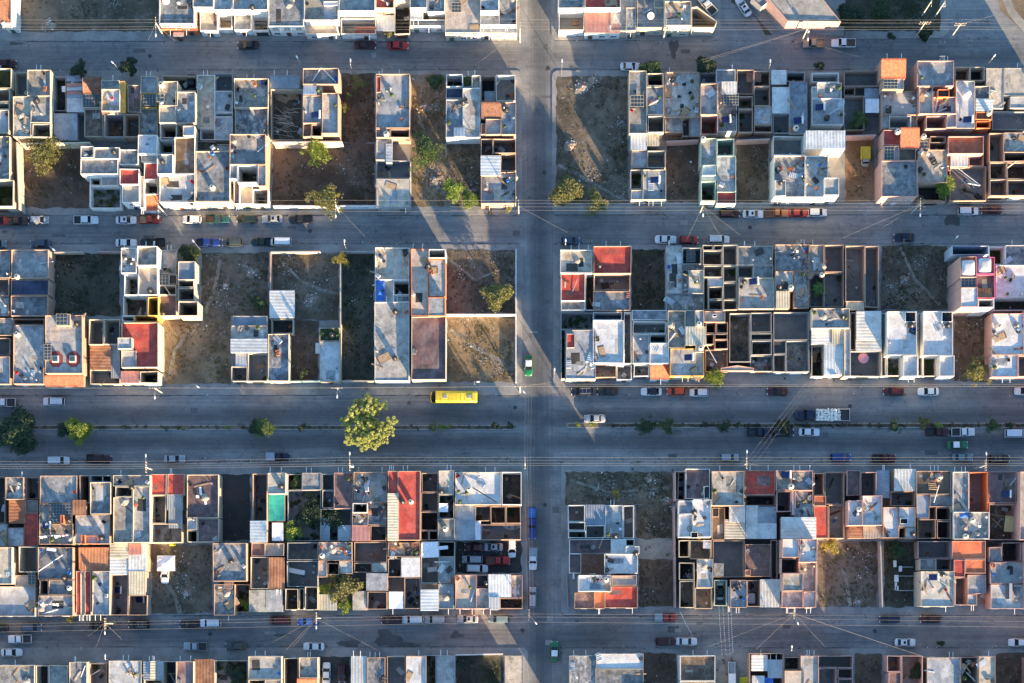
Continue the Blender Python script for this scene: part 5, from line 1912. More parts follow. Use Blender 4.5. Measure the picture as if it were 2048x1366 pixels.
def lights(parts, xf, xr, hw, zf, zr):
    for s in (-1, 1):
        g = MB(); g.box(xf - .16, s * hw - .17, zf - .07, xf + .015, s * hw + .17, zf + .07, 'headlamp'); parts.append(('headlight', g.mesh('headlight')))
        g = MB(); g.box(xr - .015, s * hw - .15, zr - .08, xr + .12, s * hw + .15, zr + .08, 'tail_red'); parts.append(('taillight', g.mesh('taillight')))
    for x0, nme in ((xf - .02, 'front_bumper'), (xr - .05, 'rear_bumper')):
        g = MB(); g.tube([(x0 + (.02 if nme[0] == 'f' else .06) - (.16 if nme[0] == 'f' else -.16), -hw - .14, .42), (x0 + .03, -hw * .7, .42), (x0 + .05, 0, .42), (x0 + .03, hw * .7, .42), (x0 + (.02 if nme[0] == 'f' else .06) - (.16 if nme[0] == 'f' else -.16), hw + .14, .42)], .085, 'car_paint' if nme[0] == 'f' else 'black_plastic', 6); parts.append((nme, g.mesh(nme)))
    for s in (-1, 1):
        g = MB(); g.box(.62, s * (hw + .28) - .1, .92, .74, s * (hw + .28) + .1, 1.06, 'car_paint'); parts.append(('mirror', g.mesh('mirror')))
def T_sedan(sun=False, roof='car_paint', rear=-.95, rbase=-1.55, L=4.35, taxi=False, zr=1.40):
    b = MB(); P = []; h = L / 2
    hull(b, [(-h, .36, .70, .52), (-h + .05, .32, .80, .66), (-h + .18, .27, .89, .77), (-h + .45, .24, .92, .83), (-1.5, .22, .93, .85), (-.6, .2, .94, .86), (.6, .2, .94, .86), (1.15, .22, .91, .85), (h - .5, .23, .83, .82), (h - .22, .25, .75, .76), (h - .06, .3, .68, .62), (h, .38, .60, .46)])
    cabin(P, b, .91, zr, rbase, 1.0, rear, .22, .79, .62, roof=roof)
    P.insert(0, ('body', b.mesh('body'))); add_wheels(P, (-1.3, 1.36), .76, .31); lights(P, h - .02, -h + .02, .55, .62, .74)
    if sun: g = MB(); g.box(-.42, -.32, zr + .03, .02, .32, zr + .062, 'glass_dark'); P.append(('sunroof', g.mesh('sunroof')))
    return P
def T_hatch(rack=False, L=3.9, zr=1.46, tall=False, roofm='car_paint', rf=.25, wd=1.0):
    b = MB(); P = []; h = L / 2
    hull(b, [(-h, .36, .86, .60 * wd), (-h + .05, .3, .93, .70 * wd), (-h + .18, .26, .97, .80 * wd), (-1.2, .22, .98, .84 * wd), (.4, .2, .97, .84 * wd), (1.0, .22, .94, .83 * wd), (h - .4, .24, .83, .79 * wd), (h - .18, .27, .74, .72 * wd), (h - .05, .32, .68, .6 * wd), (h, .4, .62, .44 * wd)])
    cabin(P, b, .95, zr, -h + .08, 1.0 if not tall else 1.15, -h + .36, rf + (.2 if tall else 0), .78 * wd, .64 * wd, bx=(.33, .66), roof=roofm)
    P.insert(0, ('body', b.mesh('body'))); add_wheels(P, (-h + .75, h - .75), .74 * wd, .31); lights(P, h - .02, -h + .02, .54 * wd, .64, .82)
    if rack:
        for s in (-1, 1):
            g = MB(); g.tube([(-h + .5, s * .52, zr + .09), (rf, s * .52, zr + .09)], .025, 'steel', 5); P.append(('roof_rail', g.mesh('roof_rail')))
        for x in (-.9, -.1): g = MB(); g.tube([(x, -.52, zr + .09), (x, .52, zr + .09)], .02, 'steel', 5); P.append(('roof_rail', g.mesh('roof_rail')))
    return P
def T_pickup(L=4.9, bedm='dark_iron', crew=False, load=None, bedcol='car_paint', cap=False):
    b = MB(); P = []; h = L / 2; cb = -.55 if not crew else -.95
    hull(b, [(cb + .02, .32, .98, .86), (cb + .2, .3, .99, .87), (.5, .3, .99, .87), (1.05, .3, .98, .86), (h - .4, .32, .91, .83), (h - .18, .34, .86, .77), (h - .05, .38, .8, .68), (h, .42, .74, .54)])
    cabin(P, b, .98, 1.62, cb + .08, 1.05, cb + .2, .5, .80, .66, bx=(.5,) if crew else ())
    P.insert(0, ('body', b.mesh('body')))
    g = MB(); x0, x1, w, zb, zt = -h, cb - .03, .88, .62, 1.0; t = .07
    g.box(x0, -w, .42, x1, w, zb - .02, bedcol)
    for q in ((x0, -w, x1, -w + t), (x0, w - t, x1, w), (x1 - t, -w + t, x1, w - t)): g.box(q[0], q[1], zb - .02, q[2], q[3], zt, bedcol)
    for s in (-1, 1): g.tube([(x0, s * (w - .035), zt), (x1, s * (w - .035), zt)], .045, bedcol, 6)
    P.append(('cargo_bed', g.mesh('cargo_bed')))
    g = MB(); g.box(x0 + .001, -w + t + .002, zb - .015, x0 + .08, w - t - .002, zt - .01, bedcol); P.append(('tailgate', g.mesh('tailgate')))
    g = MB(); g.box(x0 + .085, -w + t + .004, zb - .015, x1 - t - .004, w - t - .004, zb + .02, bedm)
    for k in range(6): y = -w + .22 + k * .26; g.box(x0 + .12, y, zb + .02, x1 - .12, y + .06, zb + .045, bedm)
    P.append(('bed_liner', g.mesh('bed_liner')))
    if cap:
        g = MB(); g.box(x0 + .02, -w + .02, zt + .05, x1 - .02, w - .02, 1.55, cap); g.box(x0 + .12, -w + .12, 1.551, x1 - .12, w - .12, 1.6, cap); P.append(('canopy_box', g.mesh('canopy_box')))
    add_wheels(P, (-h + 1.0, h - .85), .78, .33); lights(P, h - .02, -h + .0, .6, .7, .8)
    return P
def T_van():
    b = MB(); P = []; h = 2.15
    hull(b, [(-h, .34, 1.0, .80), (-h + .1, .28, 1.05, .86), (1.2, .28, 1.05, .87), (1.75, .3, 1.0, .84), (h - .05, .34, .85, .76), (h, .42, .75, .68)])
    cabin(P, b, 1.04, 1.85, -h + .06, 1.72, -h + .22, 1.15, .80, .70, bx=(.25, .5, .75), roof='car_paint')
    P.insert(0, ('body', b.mesh('body'))); add_wheels(P, (-1.35, 1.35), .77, .31); lights(P, h - .02, -h + .02, .58, .66, .85); return P
KINDS = {'sedan': T_sedan(), 'sunsedan': T_sedan(True), 'taxi': T_sedan(roof='white_paint', L=4.3), 'oldsedan': T_sedan(rear=-.8, rbase=-1.25, L=4.5),
         'hatch': T_hatch(), 'suv': T_hatch(True, 4.5, 1.66, True, rf=.35, wd=1.05), 'wagon': T_hatch(False, 4.3, 1.5, True), 'blackroof': T_sedan(roof='black_plastic'),
         'pickup': T_pickup(), 'crew': T_pickup(crew=True, L=5.1), 'tanbed': T_pickup(bedm='timber', L=4.4), 'browntruck': T_pickup(bedm='brown_metal', L=5.0),
         'capped': T_pickup(cap='steel', L=4.9), 'silverbed': T_pickup(bedm='steel', bedcol='steel', L=4.6), 'longbed': T_pickup(L=6.6, crew=True, bedm='blue_plastic'), 'van': T_van()}
NAMES = {'sunsedan': 'sedan with a sunroof', 'taxi': 'taxi with a white roof', 'oldsedan': 'boxy old sedan', 'hatch': 'hatchback', 'suv': 'estate car with roof rails', 'wagon': 'estate car',
         'crew': 'crew-cab pickup truck', 'pickup': 'pickup truck', 'tanbed': 'pickup truck with a tan bed', 'browntruck': 'pickup truck with a brown bed', 'capped': 'pickup truck with a grey box on its bed',
         'silverbed': 'pickup truck with a silver bed', 'longbed': 'long-bed pickup truck', 'van': 'van', 'blackroof': 'sedan with a black roof'}
PAINT = {'white': (0.62, 0.64, 0.66), 'silver': (0.306, 0.3315, 0.357), 'grey': (0.065, 0.0725, 0.075), 'black': (0.006, 0.0065, 0.008), 'dark blue': (0.0075, 0.0125, 0.035), 'blue': (0.01, 0.035, 0.18), 'bright blue': (0.018, 0.09, 0.36),
         'maroon': (0.0425, 0.006, 0.008), 'dark red': (0.075, 0.006, 0.0075), 'red': (0.315, 0.01875, 0.015), 'orange red': (0.4, 0.064, 0.016), 'orange': (0.315, 0.119, 0.042), 'dark green': (0.0075, 0.0225, 0.0175), 'teal': (0.01, 0.065, 0.07), 'green': (0.0055, 0.1485, 0.0495),
         'beige': (0.252, 0.224, 0.168), 'slate blue': (0.05, 0.075, 0.12), 'rusty brown': (0.05, 0.025, 0.0175), 'pale teal': (0.1375, 0.209, 0.231), 'yellow': (0.558, 0.414, 0.018), 'grey green': (0.05, 0.065, 0.06), 'charcoal': (0.0175, 0.02, 0.0225)}
def put_vehicle(parts, x, y, ang, color, label, cat, name, z=0., sc=1., group=None):
    wx, wy = W(x, y, .7); root = empty(name, (wx, wy, z), ang); root.scale = (sc,) * 3
    for p in parts:
        if p[0] == 'wheel':
            o = inst('wheel', p[1][0], root, p[2], rot=p[3]); inst('rim', p[1][1], o)
        else:
            o = inst(p[0], p[1], root)
            if color: o.color = (*color, 1)
    tag(root, label, cat, group, None, (x, y)); return root
RD = .02; PV = .13
CARS = [ # x y heading(r/l/u/d/deg) kind paint place
 ('on the top street', [(496, 90, 'l', 'sedan', 'charcoal'), (730, 90, 'r', 'oldsedan', 'maroon'), (796, 91, 'r', 'sedan', 'red'), (12, 127, 'r', 'sedan', 'maroon'), (1261, 133, 'r', 'sedan', 'white'),
   (1627, 87, 'l', 'tanbed', 'beige'), (1687, 86, 'l', 'browntruck', 'white')]),
 ('on the slanting side street at the top', [(1414, 10, 133, 'pickup', 'white'), (1487, 14, 124, 'sunsedan', 'white')]),
 ('along the north kerb of the second street, west half', [(-2, 441, 'r', 'sedan', 'red'), (36, 442, 'r', 'oldsedan', 'rusty brown'), (79, 440, 'r', 'hatch', 'silver'), (172, 440, 'r', 'crew', 'white'), (252, 440, 'r', 'sunsedan', 'white'),
   (300, 439, 'r', 'tanbed', 'red'), (384, 439, 'l', 'hatch', 'white'), (435, 438, 'r', 'browntruck', 'teal'), (494, 438, 'l', 'wagon', 'dark green'), (545, 438, 'l', 'sunsedan', 'silver'), (601, 438, 'l', 'pickup', 'charcoal')]),
 ('along the north kerb of the second street, east half', [(1459, 427, 'r', 'wagon', 'maroon'), (1506, 428, 'r', 'sunsedan', 'white'), (1553, 426, 'r', 'browntruck', 'orange'), (1596, 426, 'r', 'sedan', 'red'), (1635, 425, 'r', 'hatch', 'white'), (1936, 422, 'r', 'wagon', 'white'), (1983, 420, 'l', 'sedan', 'dark red')]),
 ('along the south kerb of the second street, west half', [(-6, 488, 'r', 'hatch', 'pale teal'), (81, 487, 'l', 'sedan', 'slate blue'), (252, 486, 'r', 'sedan', 'white'), (305, 485, 'l', 'crew', 'black'), (416, 485, 'r', 'crew', 'blue'), (465, 485, 'l', 'wagon', 'grey green'), (526, 484, 'l', 'pickup', 'dark green'), (562, 484, 'l', 'van', 'white')]),
 ('along the south kerb of the second street, east half', [(1141, 482, 'r', 'hatch', 'slate blue'), (1331, 479, 'r', 'oldsedan', 'white'), (1378, 480, 'r', 'hatch', 'red'), (1437, 479, 'r', 'suv', 'white'), (1808, 475, 'l', 'sedan', 'dark blue')]),
 ('on the cross street', [(1057, 731, 'd', 'taxi', 'green'), (1064, 1046, 'd', 'longbed', 'blue'), (1066, 1117, 'd', 'silverbed', 'white'), (1065, 1195, 'u', 'wagon', 'silver')]),
 ('crossing the bottom street junction', [(1109, 1303, 'u', 'taxi', 'green')]),
 ('along the north kerb of the avenue', [(8, 805, 'l', 'pickup', 'white'), (108, 803, 'l', 'suv', 'white'), (1164, 783, 'l', 'suv', 'dark blue'), (1215, 783, 'l', 'sedan', 'charcoal'), (1303, 783, 'l', 'blackroof', 'white'), (1352, 783, 'l', 'hatch', 'orange red'), (1398, 785, 'l', 'hatch', 'white'),
   (1555, 783, 'l', 'sedan', 'maroon'), (1787, 783, 'l', 'wagon', 'dark red'), (1857, 783, 'l', 'sedan', 'white'), (2050, 782, 'l', 'sedan', 'white')]),
 ('on the avenue just north of the median', [(1190, 837, 'l', 'oldsedan', 'silver')]),
 ('on the avenue just south of the median', [(1518, 865, 'r', 'pickup', 'dark blue'), (1566, 865, 'r', 'suv', 'black'), (1618, 864, 'r', 'sedan', 'white'), (1875, 864, 'r', 'pickup', 'maroon'), (1926, 864, 'r', 'pickup', 'white'), (2030, 867, 'r', 'van', 'white'), (1915, 890, 'r', 'taxi', 'green')]),
 ('along the south kerb of the avenue', [(117, 921, 'r', 'suv', 'white'), (198, 918, 'r', 'crew', 'maroon'), (349, 918, 'r', 'sedan', 'silver'), (556, 914, 'r', 'capped', 'dark blue'), (1458, 915, 'r', 'hatch', 'silver'), (1681, 915, 'r', 'wagon', 'blue'), (1768, 917, 'r', 'pickup', 'dark red'), (1925, 915, 'r', 'sedan', 'pale teal'), (1998, 918, 'r', 'suv', 'black')]),
 ('along the north kerb of the bottom street, west half', [(-4, 1256, 'l', 'sedan', 'black'), (63, 1255, 'r', 'wagon', 'slate blue'), (200, 1251, 'r', 'sedan', 'black'), (278, 1249, 'l', 'suv', 'charcoal'), (380, 1248, 'l', 'sedan', 'black'), (421, 1246, 'l', 'suv', 'white'), (561, 1241, 'l', 'van', 'dark red'), (616, 1243, 'l', 'sedan', 'bright blue'),
   (783, 1240, 'l', 'wagon', 'maroon'), (826, 1239, 'l', 'suv', 'white'), (871, 1239, 'l', 'suv', 'silver'), (936, 1238, 'l', 'sunsedan', 'silver'), (998, 1238, 'l', 'wagon', 'pale teal')]),
 ('along the north kerb of the bottom street, east half', [(1331, 1235, 'r', 'silverbed', 'red'), (1779, 1238, 'l', 'wagon', 'dark blue'), (1861, 1238, 'l', 'sedan', 'maroon')]),
 ('in the lanes of the bottom street, west half', [(40, 1278, 'l', 'pickup', 'white'), (23, 1305, 'r', 'sedan', 'white'), (391, 1293, 'l', 'pickup', 'silver'), (472, 1292, 'l', 'oldsedan', 'grey green'), (628, 1293, 'l', 'sedan', 'white')]),
 ('along the south kerb of the bottom street, east half', [(1332, 1283, 'r', 'wagon', 'maroon'), (1373, 1283, 'r', 'sedan', 'white'), (1810, 1285, 'r', 'sunsedan', 'white'), (2038, 1285, 'l', 'sedan', 'white')]),
 ('parked in the dark yard at the bottom edge', [(653, 1346, 'u', 'sedan', 'white'), (684, 1346, 'd', 'hatch', 'maroon')]),
 ('inside the junkyard', [(950, 1095, 'l', 'sedan', 'dark red'), (985, 1094, 'l', 'sunsedan', 'silver'), (945, 1119, 'l', 'wagon', 'silver'), (996, 1121, 'r', 'browntruck', 'red'), (1024, 1096, 'd', 'hatch', 'white'), (954, 1137, 'r', 'suv', 'white')]),
 ('in the walled court by the white terrace', [(1360, 972, 'd', 'sedan', 'silver')]),
 ('in the green-gated carport', [(1440, 1180, 'u', 'blackroof', 'white')]),
 ('nosing out from under the white canopy', [(330, 1146, 'd', 'sedan', 'white')]),
 ('in the dark garage forecourt by the top street', [(383, 168, 'd', 'hatch', 'charcoal')]),
]
HEAD = {'r': 0, 'l': pi, 'u': pi / 2, 'd': -pi / 2}
ORD = ['first', 'second', 'third', 'fourth', 'fifth', 'sixth', 'seventh', 'eighth', 'ninth', 'tenth', 'eleventh', 'twelfth', 'thirteenth', 'fourteenth', 'fifteenth', 'sixteenth']
def build_vehicles():
    for place, L in CARS:
        for x, y, hd, kind, col in L:
            a = HEAD[hd] if isinstance(hd, str) else radians(hd)
            nm = 'pickup_truck' if 'pickup' in NAMES.get(kind, '') else ('van' if kind == 'van' else ('taxi' if kind == 'taxi' else 'parked_car'))
            z = RD if ('yard' not in place and 'court' not in place and 'canopy' not in place and 'carport' not in place) else .14
            put_vehicle(KINDS[kind], x, y, a + R.uniform(-.025, .025), PAINT[col], f'{col} {NAMES.get(kind, kind)} {place}', {'pickup_truck': 'pickup truck', 'van': 'van', 'taxi': 'taxi'}.get(nm, 'car'), nm, z, 1, f'vehicles {place}')
    # yellow bus
    P = []; b = MB(); h = 4.9
    hull(b, [(-h, .5, 2.95, 1.15), (-h + .15, .4, 3.05, 1.22), (0, .4, 3.08, 1.24), (h - 1.4, .4, 3.06, 1.24), (h - 1.15, .4, 3.02, 1.22)], 'yellow_paint')
    hull(b, [(h - 1.2, .42, 1.55, 1.22), (h - .35, .45, 1.45, 1.18), (h - .08, .5, 1.3, 1.02), (h, .6, 1.15, .85)], 'yellow_paint')
    P.append(('body', b.mesh('body')))
    g = MB(); rows = []
    for z, x in ((1.5, h - .14), (2.1, h - .42), (2.6, h - .75), (3.02, h - 1.15)): rows.append([(x - .28 * (v * v), v * 1.15, z) for v in (-1, -.6, -.2, .2, .6, 1)])
    g.grid(list(reversed(rows)), 'glass_dark'); g.grid([[(q[0] - .05, q[1], q[2]) for q in r] for r in rows], 'glass_dark'); P.append(('windscreen', g.mesh('windscreen')))
    for s in (-1, 1):
        g = MB()
        for k in range(6): x = -h + .7 + k * 1.3; g.box(x, s * 1.235 - .02, 1.5, x + 1.1, s * 1.235 + .02, 2.35, 'glass_dark')
        P.append(('side_window', g.mesh('side_window')))
    for x in (-3.3, 1.75): g = MB(); g.box(x - .4, -.36, 3.06, x + .4, .36, 3.16, 'roof_m'); g.box(x - .34, -.3, 3.161, x + .34, .3, 3.2, 'roof_M'); P.append(('roof_hatch', g.mesh('roof_hatch')))
    for x in (-4.2, -2.4, -1.5, -.6, .3, 1.0, 2.6): g = MB(); g.box(x - .025, -1.05, 3.075, x + .025, 1.05, 3.112, 'yellow_paint'); P.append(('roof_rib', g.mesh('roof_rib')))
    g = MB(); g.box(-4.55, -.8, 3.06, -3.9, .8, 3.19, 'yellow_paint'); P.append(('air_vent', g.mesh('air_vent')))
    for s in (-1, 1):
        g = MB(); g.box(h - .12, s * .7 - .16, .75, h + .01, s * .7 + .16, .98, 'headlamp'); P.append(('headlight', g.mesh('headlight')))
        g = MB(); g.box(h - .8, s * 1.42 - .08, 1.7, h - .68, s * 1.42 + .08, 2.1, 'black_plastic'); g.tube([(h - .74, s * 1.2, 2.2), (h - .74, s * 1.42, 2.1)], .03, 'black_plastic', 5); P.append(('mirror', g.mesh('mirror')))
    g = MB(); g.box(-h - .06, -1.15, .42, -h + .05, 1.15, .62, 'black_plastic'); P.append(('rear_bumper', g.mesh('rear_bumper')))
    add_wheels(P, (-3.0, 3.2), 1.1, .46, True)
    put_vehicle(P, 908, 796, pi, None, 'long yellow bus with two grey roof hatches on the avenue', 'bus', 'bus', RD)
    # sack truck
    P = []; b = MB(); h = 5.7
    hull(b, [(h - 4.0, .5, 1.55, 1.05), (h - 3.8, .5, 1.6, 1.08), (h - 1.7, .5, 1.55, 1.08), (h - .4, .52, 1.4, 1.0), (h - .05, .55, 1.25, .92), (h, .6, 1.1, .85)])
    cabin(P, b, 1.57, 2.45, h - 3.7, h - 1.75, h - 3.6, h - 2.3, 1.02, .9, bx=())
    P.insert(0, ('body', b.mesh('body')))
    g = MB(); x0, x1 = -h, h - 4.25
    g.box(x0, -1.2, .95, x1, 1.2, 1.12, 'dark_iron'); g.box(x0 + .3, -.45, .6, h - 3.9, .45, .948, 'dark_iron'); P.append(('chassis', g.mesh('chassis')))
    for nme, q in (('side_board', (x0, -1.24, x1, -1.17)), ('side_board', (x0, 1.17, x1, 1.24)), ('tailgate', (x0, -1.165, x0 + .07, 1.165)), ('headboard', (x1 - .07, -1.165, x1, 1.165))):
        g = MB(); g.box(q[0], q[1], 1.125, q[2], q[3], 1.6, 'roof_m'); P.append((nme, g.mesh(nme)))
    add_wheels(P, (-3.9, -2.7, h - 1.1), 1.0, .46, True); lights(P, h - .02, -h + .02, .75, .95, .8)
    tr = put_vehicle(P, 1644, 830.5, pi, PAINT['dark blue'], 'dark blue flatbed truck loaded with white sacks beside the avenue median', 'truck', 'flatbed_truck', RD)
    sk = MB(); rows = []
    for i in range(7):
        u = i / 6; w = .23 * (1 - abs(2 * u - 1) ** 3 * .35); hgt = .13 * (1 - abs(2 * u - 1) ** 2.5 * .7)
        rows.append([(-.42 + .84 * u, w * cos(t), .13 + hgt * sin(t)) for t in [2 * pi * k / 10 for k in range(10)]])
    sk.grid(rows, 'sack', True, True); sk.face(list(reversed(rows[0])), 'sack'); sk.face(rows[-1], 'sack'); sm = sk.mesh('sack')
    cx, cy = W(1644, 830.5, .7)
    for lay in range(2):
        for i in range(7):
            for j in range(5):
                lx = h - 4.75 - i * .72 + R.uniform(-.08, .08)
                if lay and i == 6: continue
                ly = -.94 + j * .47 + R.uniform(-.05, .05)
                o = inst('sack', sm, None, (cx - lx, cy + ly, RD + 1.13 + lay * .25 + R.uniform(0, .1) * lay), R.choice((0, 0, pi / 2)) + R.uniform(-.3, .3))
                tag(o, 'white filled sack heaped on the dark blue flatbed truck', 'sack', 'sacks on the flatbed truck')
    # yellow dump truck (standing across the reddish lot)
    P = []; g = MB(); w = .95
    g.box(-1.75, -w, .75, .85, w, .85, 'yellow_paint')
    for q in ((-1.75, -w, .85, -w + .07), (-1.75, w - .07, .85, w), (-1.75, -w + .07, -1.68, w - .07), (.78, -w + .07, .85, w - .07)): g.box(q[0], q[1], .85, q[2], q[3], 1.6, 'yellow_paint')
    g.box(-1.68, -w + .07, 1.3, .78, w - .07, 1.42, 'yellow_paint'); P.append(('dump_bed', g.mesh('dump_bed')))
    b = MB(); hull(b, [(1.0, .5, 1.2, .8), (1.1, .5, 1.25, .84), (1.9, .5, 1.15, .8), (2.15, .55, 1.0, .72)]); cabin(P, b, 1.2, 1.9, 1.0, 1.75, 1.06, 1.5, .76, .66, bx=()); P.append(('body', b.mesh('body')))
    g = MB(); g.box(-1.6, -.4, .45, 2.0, .4, .745, 'dark_iron'); P.append(('chassis', g.mesh('chassis')))
    add_wheels(P, (-1.0, 1.6), .72, .46, True); lights(P, 2.13, -1.75, .5, .75, .7)
    put_vehicle(P, 1730, 312, -pi / 2, (.3, .28, .25), 'yellow tipper truck standing on the reddish lot', 'truck', 'tipper_truck', .14)
    # box trailer in the concrete yard
    P = []; g = MB(); g.box(-3.4, -.72, .5, -.2, .72, 2.1, 'white_paint'); P.append(('box', g.mesh('box')))
    g = MB(); g.box(-.15, -.72, .5, 2.2, .72, .66, 'roof_M')
    for q in ((-.15, -.72, 2.2, -.66), (-.15, .66, 2.2, .72), (2.14, -.66, 2.2, .66)): g.box(q[0], q[1], .66, q[2], q[3], 1.15, 'white_paint')
    P.append(('tray', g.mesh('tray'))); g = MB(); g.tube([(2.2, 0, .55), (3.0, 0, .5)], .06, 'dark_iron', 6); P.append(('drawbar', g.mesh('drawbar')))
    add_wheels(P, (-1.8, -1.0), .62, .31)
    put_vehicle(P, 1463, 1345, pi / 2, None, 'white box trailer with an open tray in the concrete yard', 'trailer', 'box_trailer', .14)
    # rowing boat hull in the scrap rooms
    b = MB(); rows = []
    for i in range(11):
        u = i / 10; x = -1.9 + 3.8 * u; w = .62 * (1 - abs(2 * u - 1) ** 2.6) + .05
        rows.append([(x, w * a, z) for a, z in ((-.86, .62), (-1, .6), (-.8, .25), (0, .12), (.8, .25), (1, .6), (.86, .62), (.7, .3), (0, .2), (-.7, .3))])
    b.grid(rows, 'white_paint', True, True); b.face(rows[0], 'white_paint'); b.face(list(reversed(rows[-1])), 'white_paint'); o = b.obj('rowing_boat'); wx, wy = W(1024, 1053, .5); o.location = (wx, wy, .15)
    s = MB()
    for x in (-.7, .5): s.box(x, -.52, .42, x + .25, .52, .47, 'timber')
    s.obj('bench', o); tag(o, 'slim white boat hull lying in the dim scrap court', 'boat')
# ------------------------------------------------------------------ trees
def crown_mesh(name, seed, n_clump, n_leaf, size, flat=.8, spread=1.0, gap=.0):
    r = random.Random(seed); b = MB(); pts = []
    for _ in range(n_clump):
        u = [r.gauss(0, 1) for _ in range(3)]; L = math.sqrt(sum(q * q for q in u)); d = r.random() ** .5 * .78
        w = 1 + .3 * sin(3 * math.atan2(u[1], u[0]) + seed) * spread
        pts.append((u[0] / L * d * w, u[1] / L * d * w, u[2] / L * d * flat, r.uniform(.22, .40)))
    leaves(b, pts, n_leaf, size, 'leaf', r); return b.mesh(name)
CROWNS = [crown_mesh('crown', 11, 70, 110, .068), crown_mesh('crown', 12, 66, 110, .07, spread=1.4), crown_mesh('crown', 13, 60, 90, .068, spread=1.8), crown_mesh('crown', 14, 80, 110, .068, flat=.8), crown_mesh('crown', 15, 50, 80, .066, spread=2.2)]
SPARSE = [crown_mesh('crown', 21, 44, 60, .055, spread=2.2), crown_mesh('crown', 22, 48, 50, .055, spread=2.6)]
SHRUB = [crown_mesh('foliage', 31, 16, 34, .12, flat=.8), crown_mesh('foliage', 32, 18, 26, .11, flat=.6, spread=2)]
def trunk(b, hgt, r, limbs, spread, rnd):
    b.tube([(0, 0, 0), (rnd.uniform(-.1, .1), rnd.uniform(-.1, .1), hgt * .5), (rnd.uniform(-.2, .2), rnd.uniform(-.2, .2), hgt)], r, 'bark', 8, r2=r * .6)
    for k in range(limbs):
        a = 6.28 * k / limbs + rnd.uniform(-.4, .4); e = spread * rnd.uniform(.4, .75)
        b.tube([(0, 0, hgt * rnd.uniform(.55, .95)), (cos(a) * e * .5, sin(a) * e * .5, hgt + spread * .25), (cos(a) * e, sin(a) * e, hgt + spread * rnd.uniform(.35, .7))], r * .45, 'bark', 6, r2=r * .12)
LC = {'olive': (.165, .16, .045), 'bright': (.19, .25, .035), 'green': (.085, .13, .035), 'dark': (.028, .05, .018), 'yellow': (.33, .27, .05), 'mid': (.05, .085, .024), 'pale': (.24, .24, .08)}
